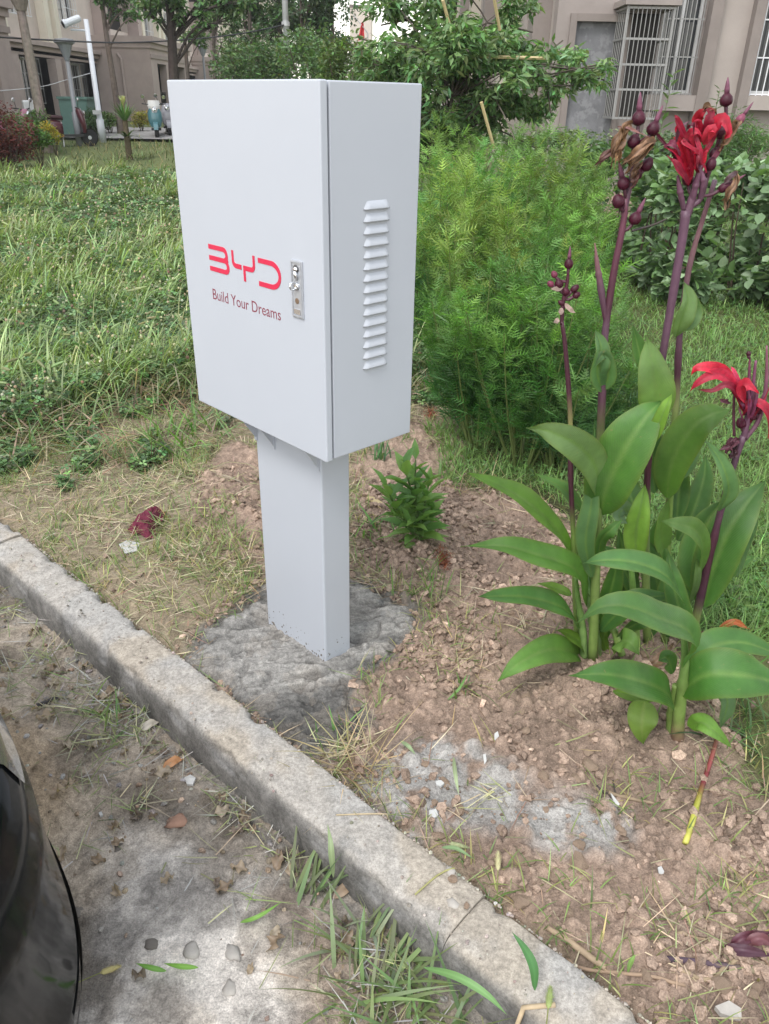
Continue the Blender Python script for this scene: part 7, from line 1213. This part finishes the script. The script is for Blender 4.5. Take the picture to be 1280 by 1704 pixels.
stick('dry_stalk', [(1130, 1625), (1180, 1630), (1205, 1610), (1232, 1595)], [.004, .005, .0045], (.29, .22, .14), 'bent tan stalk crossing the dark purple one'); stick('dry_stalk', [(1012, 1321), (1050, 1325), (1092, 1332)], [.005, .0045], (.24, .18, .12), 'short brown stalk beside the pale splinter'); stick('twig', [(993, 1306), (1010, 1320), (1028, 1332), (1020, 1300)], [.003, .003, .002], (.05, .04, .035), 'dark forked twig near the large flat topped clod', 'twig')
stick('dry_stalk', [(945, 1580), (975, 1598), (1060, 1620), (1140, 1642)], [.004, .004], (.27, .19, .13), 'thin brown stalk along the back of the kerb'); stick('dry_stalk', [(1175, 1385), (1205, 1420), (1240, 1428)], [.002, .0025], (.42, .36, .24), 'pale bent straw beside the yellow stalk'); stick('dry_stalk', [(1125, 1555), (1180, 1562), (1235, 1582)], [.004, .003], (.32, .24, .16), 'tan stalk under the maroon leaf heap')
stick('twig', [(60, 1176), (78, 1170), (97, 1166)], [.007, .0075, .007], (.055, .05, .05), 'short dark stick on the parking ground above the car', 'twig', PARK_Z); stick('dry_stalk', [(130, 857), (170, 864), (222, 868)], [.005, .006], (.36, .29, .20), 'flat tan straw strip leading to the maroon cloth'); stick('dry_stalk', [(560, 1372), (625, 1370), (690, 1372)], [.0018, .0018], (.42, .34, .22), 'thin straw on the kerb edge')
stick('grass_sprig', [(690, 1505), (735, 1468), (790, 1452), (860, 1440)], [.0022, .0018], (.30, .29, .12), 'thin grass stem arching over the kerb', 'stem'); stick('dry_stalk', [(790, 1700), (850, 1696), (920, 1690)], [.0045, .005], (.40, .31, .20), 'pale straw stalk at the bottom edge on the kerb')
flat_shape([(610, 832), (618, 829), (639, 842), (634, 849)], 0, .008, 'wood_shard', M_bamboo, 'small flat shard of wood on the soil behind the post', 'wood shard')
# maroon cloth, crumpled
M_cloth = pbr('maroon_cloth', col=(.115, .012, .032), rough=.9, vary=.25, vscale=40, bump=.001, bscale=300); c0 = at(240, 875); g0 = gz1(c0); pl_ = ppoly([(213, 884), (222, 870), (240, 860), (262, 851), (276, 853), (268, 868), (258, 880), (256, 896), (244, 897), (232, 888), (222, 890)]); xs_, ys_ = np.meshgrid(np.linspace(pl_[:, 0].min() - .01, pl_[:, 0].max() + .01, 60), np.linspace(pl_[:, 1].min() - .01, pl_[:, 1].max() + .01, 60)); sd = poly_sd(xs_, ys_, pl_)
zc = g0 + .004 + .045 * sm(0, .03, sd) * (.25 + fbm(xs_ * 1.0 + .4 * fbm(xs_, ys_, 14, 3), ys_, 28, 501, 4)) ; i0 = (np.arange(59)[:, None] * 60 + np.arange(59)[None]).ravel(); q = np.stack([i0, i0 + 1, i0 + 61, i0 + 60], 1)[(sd[:-1, :-1] > -.004).ravel()]; used, inv = np.unique(q, return_inverse=True)
tag(MB().add(np.stack([xs_, ys_, zc], -1).reshape(-1, 3)[used], [inv.reshape(-1, 4)], (.12, .015, .035)).build('rag', M_cloth, smooth=True, org=(c0[0], c0[1], g0)), 'crumpled maroon cloth rag lying on the dry grass', 'rag')
flat_shape([(198, 905), (212, 898), (232, 903), (228, 916), (208, 920)], 0, .004, 'plaster_scrap', M_chip, 'pale pinkish plaster scrap below the maroon rag', 'scrap', dome=.006)
# rusty seed fluff
for (u, v, r_, n, lab) in ((738, 935, .035, 260, 'rust red withered seed stalk below the leafy weed'), (716, 690, .05, 260, 'rust red withered clump under the cabinet corner')):
    b = at(u, v); b[2] = gz1(b); mb = MB(); P = b + np.stack([RS.normal(0, r_ * .35, n), RS.normal(0, r_, n), np.abs(RS.normal(0, .012, n))], 1); c = jit((.20, .065, .035), n, .3); blades(mb, P, rs(.012, .035, n), .003, rs(0, 6.28, n), rs(.2, 1.6, n), rs(0, .5, n), c, c, 2); wd = empty('withered_dock', b, lab, 'dead plant'); sd_ = mb.build('seeds', M_straw, wd); sd_['kind'] = 'stuff'; vv, ff = tube([b + [0, r_ * 1.2, .004], b + [.004, 0, .012], b + [0, -r_ * 1.3, .006]], .0025, 5); MB().add(vv, ff, (.14, .05, .03)).build('stalk', M_straw, wd)
# foxtail heads picked out
def foxtail(u, v, ang, L_, label, z, col=(.48, .42, .20), n=380, stem=None, base_off=None):
    c0 = at(u, v, z); g = gz1(c0); a_, b_ = kcoord(c0[0], c0[1]); g = KTOP + .01 if -KW < b_ < 0 else g; ax = np.array([math.cos(ang), math.sin(ang), .12]); ax /= np.linalg.norm(ax); org = np.array([c0[0], c0[1], g + .012]); r_ = empty('foxtail_head', org, label, 'seed head'); mb = MB(); t = rs(0, 1, n); P = org + ax * ((t - .5) * L_)[:, None]; d = RS.normal(0, 1, (n, 3)); d -= (d @ ax)[:, None] * ax; d /= np.linalg.norm(d, axis=1)[:, None]; rr = .007 * np.sin(PI * np.clip(t * .85 + .12, 0, 1)) ** .6
    tip = P + d * rr[:, None] * 1.6 + ax * .006; S = np.cross(d, ax) * .0006; v_ = np.stack([P - S, P + S, tip], 1).reshape(-1, 3); mb.add(v_, np.arange(3 * n).reshape(-1, 3), np.repeat(jit(col, n, .15), 3, 0)); vv, ff = lathe([(.001, 0), (.0055, .15 * L_), (.006, .6 * L_), (.002, L_)], 8, ax, org - ax * L_ / 2); mb.add(vv, ff, col); mb.build('bristle_head', M_straw, r_)
    vv, ff = tube(crom([org - ax * L_ / 2, org - ax * (L_ * 1.2) + [0, 0, -.004], org - ax * L_ * 2 + [0, 0, -.008]], 6), .0012, 4); MB().add(vv, ff, (.25, .27, .1)).build('stalk', M_grass, r_); return r_
foxtail(185, 1622, .3, .040, 'yellow foxtail seed head lying on the dried cement', PARK_Z); foxtail(828, 1440, 1.45, .045, 'pale foxtail seed head on the bed just behind the kerb', 0, (.45, .42, .24)); foxtail(912, 1672, 1.3, .038, 'green foxtail seed head drooping over the kerb top', KTOP, (.26, .32, .12)); foxtail(763, 1404, -.35, .045, 'dusty green seed head lying beside the kerb edge', 0, (.33, .36, .2))
# single broad grass leaves that stand out
def lone(pts, W, col, label, name='grass_sprig', face=(0, -.4, .9)):
    P = np.array([at(u, v, z) for u, v, z in pts]); v, f, c, e = leaf_geo(P, W / 2, face=face, fold=.3, col=col, rib=np.array(col) * 1.3, ncol=5, nrow=14, wave=.1); o = MB().add(v, f, c).build(name, M_grass, smooth=True, org=P[0]); return tag(o, label, 'grass blade')
lone([(890, 1648, .05), (888, 1610, .09), (873, 1578, .11), (852, 1551, .12)], .017, (.055, .15, .05), 'dark green pointed blade standing over the kerb top'); lone([(330, 1610, -.06), (300, 1608, -.055), (272, 1603, -.06)], .010, (.15, .30, .06), 'short green blade on the cement, second from the car'); lone([(277, 1616, -.06), (250, 1610, -.055), (226, 1603, -.06)], .010, (.13, .27, .06), 'short green blade on the cement, nearest the car')
lone([(555, 1460, -.02), (552, 1425, .05), (550, 1400, .08), (545, 1370, .09)], .013, (.22, .28, .16), 'upright dusty grass blade in front of the kerb'); lone([(400, 1535, -.07), (430, 1525, -.05), (470, 1500, -.06)], .009, (.16, .30, .07), 'green blade lying on the mud left of the tuft'); lone([(705, 1610, .03), (760, 1625, .08), (810, 1655, .08), (845, 1690, .05)], .014, (.14, .26, .10), 'long broad blade arching from the kerb foot over its face'); lone([(735, 1410, .012), (760, 1412, .02), (790, 1430, .012)], .009, (.15, .23, .11), 'dusty green blade on the bed near the kerb'); lone([(755, 1260, .01), (758, 1290, .04), (764, 1325, .012)], .010, (.27, .33, .20), 'dust covered pale blade standing in the grey dust'); lone([(1045, 1618, .0), (1050, 1600, .04), (1058, 1588, .06)], .010, (.17, .28, .09), 'small fresh blade behind the dry stalk at the bottom'); lone([(667, 1233, .01), (680, 1242, .03), (692, 1256, .012)], .011, (.22, .29, .17), 'dusty folded blade at the left of the grey dust'); lone([(745, 1165, .0), (765, 1145, .03), (778, 1120, .05)], .008, (.11, .22, .06), 'thin green blade on the soil slope')
# maroon leaf heap bottom right + orange dead leaf behind the plants
for (pts, col, label) in (([(1215, 1575, .01), (1240, 1560, .03), (1285, 1550, .02)], (.09, .03, .045), 'withered maroon leaf, uppermost of the heap at the bottom right edge'), ([(1205, 1578, .005), (1240, 1582, .025), (1290, 1590, .01)], (.07, .03, .045), 'withered maroon leaf, lowest of the heap at the bottom right edge'), ([(1240, 1570, .02), (1265, 1562, .04), (1290, 1575, .02)], (.13, .05, .06), 'withered reddish leaf lying on the maroon heap at the right edge'), ([(1195, 1050, .02), (1220, 1036, .06), (1255, 1050, .02)], (.33, .09, .03), 'orange brown dead leaf on the ground behind the front shoot')):
    P = np.array([at(u, v, z) for u, v, z in pts]); v, f, c, e = leaf_geo(P, .011, fold=.9, col=col, rib=np.array(col) * 1.3, ncol=7, nrow=12, wave=.5); tag(MB().add(v, f, c).build('dead_leaf', M_leaf, smooth=True, org=P[0]), label, 'dead leaf')
v_ = [(1270, 1060, 0), (1266, 1045, .03), (1276, 1035, .05)]
# dry leaves on the parking ground, one by one
DL = []
for i, col in enumerate(((.30, .235, .175), (.24, .18, .13), (.36, .30, .235), (.20, .155, .125))):
    v, f, c, e = leaf_geo(np.array([(0, -.5, 0), (.03, -.15, .08), (0, .2, .10), (-.03, .5, .02)]), .27, face=(0, 0, 1), fold=.9, col=col, rib=np.array(col) * .75, ncol=7, nrow=10, wave=.9, seed=i * 2.3); me = MB().add(v, f, c).mesh('dry_leaf', smooth=True); me.materials.append(M_leaf); DL.append(me)
M_leaf_c = 0; cnt = 0
while cnt < 72:
    u, v = RS.uniform(-20, 640), RS.uniform(1010, 1640); p = at(u, v, PARK_Z); a_, b_ = kcoord(p[0], p[1]); p2 = poly_sd(np.array([p[0]]), np.array([p[1]]), Z_PCLEAN)[0]
    if b_ > -KW - .02 or b_ < -.75 or RS.rand() > (.9 * math.exp(-(-b_ - KW) / .25)) * (.2 if p2 > 0 else 1): continue
    s_ = RS.uniform(.022, .050); o = bpy.data.objects.new('dry_leaf', DL[RS.randint(0, 4)]); C.objects.link(o); o.location = (p[0], p[1], gz1(p) + .006); o.scale = (s_, s_, s_); o.rotation_euler = (RS.normal(0, .3), RS.normal(0, .3), RS.uniform(0, 6.28)); tag(o, 'brown dry leaf lying on the parking ground beside the kerb', 'dry leaf', 'dry leaves along the kerb'); cnt += 1
for (u, v, col, lab) in ((287, 1275, (.42, .21, .10), 'orange dry leaf at the foot of the kerb'), (248, 1217, (.44, .40, .35), 'pale torn dry leaf standing against the kerb'), (570, 1490, (.33, .24, .17), 'large folded tan leaf under the dusty tuft')):
    c0 = at(u, v, PARK_Z); c0[2] = gz1(c0) + .012; vv, f, c, e = leaf_geo(c0 + np.array([(-.022, -.015, 0), (0, 0, .008), (.012, .012, .006), (.028, .02, 0)]), .012, fold=.3, col=col, rib=np.array(col) * .8, ncol=5, nrow=8, wave=.4); tag(MB().add(vv, f, c).build('dry_leaf', M_leaf, smooth=True, org=c0), lab, 'dry leaf')
# ------------------------------------------------------------------ black car parked with its bumper to the kerb
M_carp = pbr('black_car_paint', col=(.006, .007, .008), rough=.10, coat=0., spec=.13); M_cglass = pbr('car_glass', col=(.01, .012, .014), rough=.03); M_ctrim = pbr('car_black_trim', col=(.012, .012, .013), rough=.5); M_lens = pbr('headlight_lens', col=(.05, .055, .06), rough=.05, coat=1.)
CAR_A = KA - .06; car_ax = np.array([-math.sin(CAR_A), math.cos(CAR_A)]); car_sx = np.array([math.cos(CAR_A), math.sin(CAR_A)])
CF = (EX * -1.55 + EY * .30)[:2] + np.array([-.04, -.005])                     # foot of the bumper's middle
car = empty('parked_car', (CF[0], CF[1], PARK_Z), 'glossy black parked car whose rounded bumper corner shows at the bottom left', 'car', rz=CAR_A)
def car_pt(a, z, off=0.):
    """a: angle round the outline, 0 = front middle (+y), z height; x across, y forward, nose at y = 0"""
    pr = np.interp(z, [.16, .22, .30, .42, .52, .60, .66, .72, .80, .88, .94], [.0, .012, .006, .0, .0, -.012, -.035, -.09, -.30, -.75, -1.25])
    hw = np.interp(z, [.16, .22, .30, .45, .62, .75, .88, .94], [.90, .91, .91, .91, .91, .90, .86, .80]); rear = np.interp(z, [.16, .3, .5, .8, .94], [-4.45, -4.55, -4.6, -4.55, -4.3])
    cy_ = (pr + rear) / 2; hl = (pr - rear) / 2; s_, c_ = np.sin(a), np.cos(a); n = 6.2; nx_ = 5.0; k = (np.abs(c_) ** n + np.abs(s_) ** n) ** (-1 / n)
    x = hw * s_ * k; y = hl * c_ * k; yb = np.where(c_ > 0, -.20 * np.abs(x / hw) ** 2.6, .12 * np.abs(x / hw) ** 3) * np.clip(np.abs(y) / hl * 3 - 2, 0, 1); P = np.stack([x, cy_ + y + yb, np.broadcast_to(z, np.shape(x))], -1); return P
def car_grid(a0, a1, z0, z1, na, nz, off=0.):
    A = np.linspace(a0, a1, na); Z = np.linspace(z0, z1, nz); G = np.stack([car_pt(A, np.full(na, z)) for z in Z])
    if off:
        du = np.gradient(G, axis=1); dv = np.gradient(G, axis=0); nn = np.cross(du, dv); nn /= np.linalg.norm(nn, axis=-1)[..., None] + 1e-9; out_ = G - np.array([0, -2.3, .5]); sg = np.sign((nn * out_).sum(-1))[..., None]; G = G + nn * sg * off
    return G.reshape(-1, 3), np.array([[i * na + j, i * na + j + 1, (i + 1) * na + j + 1, (i + 1) * na + j] for i in range(nz - 1) for j in range(na - 1)])
# angles are packed round the corners so that the outline stays smooth
def corner_angles(n): 
    t = np.linspace(0, 2 * PI, n + 1); return t
aa = np.unique(np.concatenate([np.linspace(0, 2 * PI, 121), np.concatenate([c_ + np.linspace(-.5, .5, 60) ** 1 for c_ in (math.atan2(.9, 2.3), -math.atan2(.9, 2.3) + 2 * PI, PI - math.atan2(.9, 2.3), PI + math.atan2(.9, 2.3))]) % (2 * PI)]))
zz = np.concatenate([np.linspace(.16, .7, 28), np.linspace(.72, .94, 14)]); G = np.stack([car_pt(aa, np.full(len(aa), z)) for z in zz]); na = len(aa); v = G.reshape(-1, 3); f = np.array([[i * na + j, i * na + j + 1, (i + 1) * na + j + 1, (i + 1) * na + j] for i in range(len(zz) - 1) for j in range(na - 1)])
mb = MB().add(v, [f]); tl = G[-1]; mb.add(np.vstack([tl, [tl.mean(0) + [0, 0, .03]]]), [[j, j + 1, na] for j in range(na - 1)]); bl = G[0]; mb.add(np.vstack([bl, [bl.mean(0)]]), [[j + 1, j, na] for j in range(na - 1)]); body_ = mb.build('body', M_carp, car, smooth=True, local=True)
# cabin
def ring(z, y0, y1, w): 
    a = np.linspace(0, 2 * PI, 49)[:-1]; k = (np.abs(np.cos(a)) ** 5 + np.abs(np.sin(a)) ** 5) ** -.2; return np.stack([w * np.sin(a) * k, (y0 + y1) / 2 + (y0 - y1) / 2 * np.cos(a) * k, np.full(48, z)], 1)
rings = [ring(.93, -1.15, -4.1, .80), ring(1.15, -1.65, -3.85, .73), ring(1.36, -2.1, -3.5, .62), ring(1.43, -2.35, -3.3, .52)]; j = np.arange(48); f = [list(q) for i in range(3) for q in np.stack([i * 48 + j, i * 48 + (j + 1) % 48, (i + 1) * 48 + (j + 1) % 48, (i + 1) * 48 + j], 1)]; MB().add(np.concatenate(rings[:3]), f[:96]).build('window_band', M_cglass, car, smooth=True, local=True); MB().add(np.concatenate(rings[2:]), f[:48] + [list(48 + j)]).build('roof', M_carp, car, smooth=True, local=True)
th = math.atan2(.9, 2.3)
for s_ in (1, -1):
    v, f = car_grid(s_ * (th - .17), s_ * (th + .10), .60, .70, 24, 6, .004); MB().add(v, [f]).build('headlight', M_lens, car, smooth=True, local=True)
v, f = car_grid(-.24, .24, .30, .44, 30, 4, .004); MB().add(v, [f]).build('grille', M_ctrim, car, smooth=True, local=True); v, f = car_grid(-.62, .62, .155, .215, 120, 4, .006); MB().add(v, [f]).build('bumper_lip', M_ctrim, car, smooth=True, local=True)
for s_ in (1, -1):
    for y_ in (-.88, -3.6):
        vv, ff = lathe([(.20, -.1), (.30, -.11), (.33, -.08), (.33, .08), (.30, .11), (.20, .1)], 28, (1, 0, 0), (s_ * .84, y_, .33)); w = MB().add(vv, ff).build('wheel', M_rub, car, smooth=True, local=True); vv, ff = lathe([(.02, .06), (.12, .09), (.21, .085)], 18, (s_, 0, 0), (s_ * .84, y_, .33)); MB().add(vv, ff).build('rim', M_galv, w, local=True)
        an = np.linspace(-.25, PI + .25, 24); v_ = np.concatenate([np.stack([np.full(24, s_ * .918), y_ + r_ * np.cos(an), .33 + r_ * np.sin(an)], 1) for r_ in (.345, .40)]); MB().add(v_, [[i, i + 1, 25 + i, 24 + i] for i in range(23)]).build('wheel_arch', M_ctrim, car, local=True)
    vv, ff = bx(s_ * .88 if s_ > 0 else -1.06, 1.06 if s_ > 0 else -.88, -1.62, -1.5, .95, 1.08); o = MB().add(vv, ff).build('wing_mirror', M_carp, car, local=True); bevel_obj(o, .03, 3)
# ------------------------------------------------------------------ thin haze volume, added to lift the dark background
m, nt, out = nodes_of('added_haze'); vol = N(nt, 'ShaderNodeVolumePrincipled'); vol.inputs['Color'].default_value = (.95, .96, 1, 1); vol.inputs['Density'].default_value = .0011; vol.inputs['Anisotropy'].default_value = .2
nt.links.new(vol.outputs[0], out.inputs['Volume']); v, f = bx(-70, 70, -15, 125, -1.2, 15.5); hz = MB().add(v, f).build('haze', m); tag(hz, kind='stuff')
hz['label'] = 'pale thin haze added over the garden to lift its dark tones'; hz['category'] = 'haze'
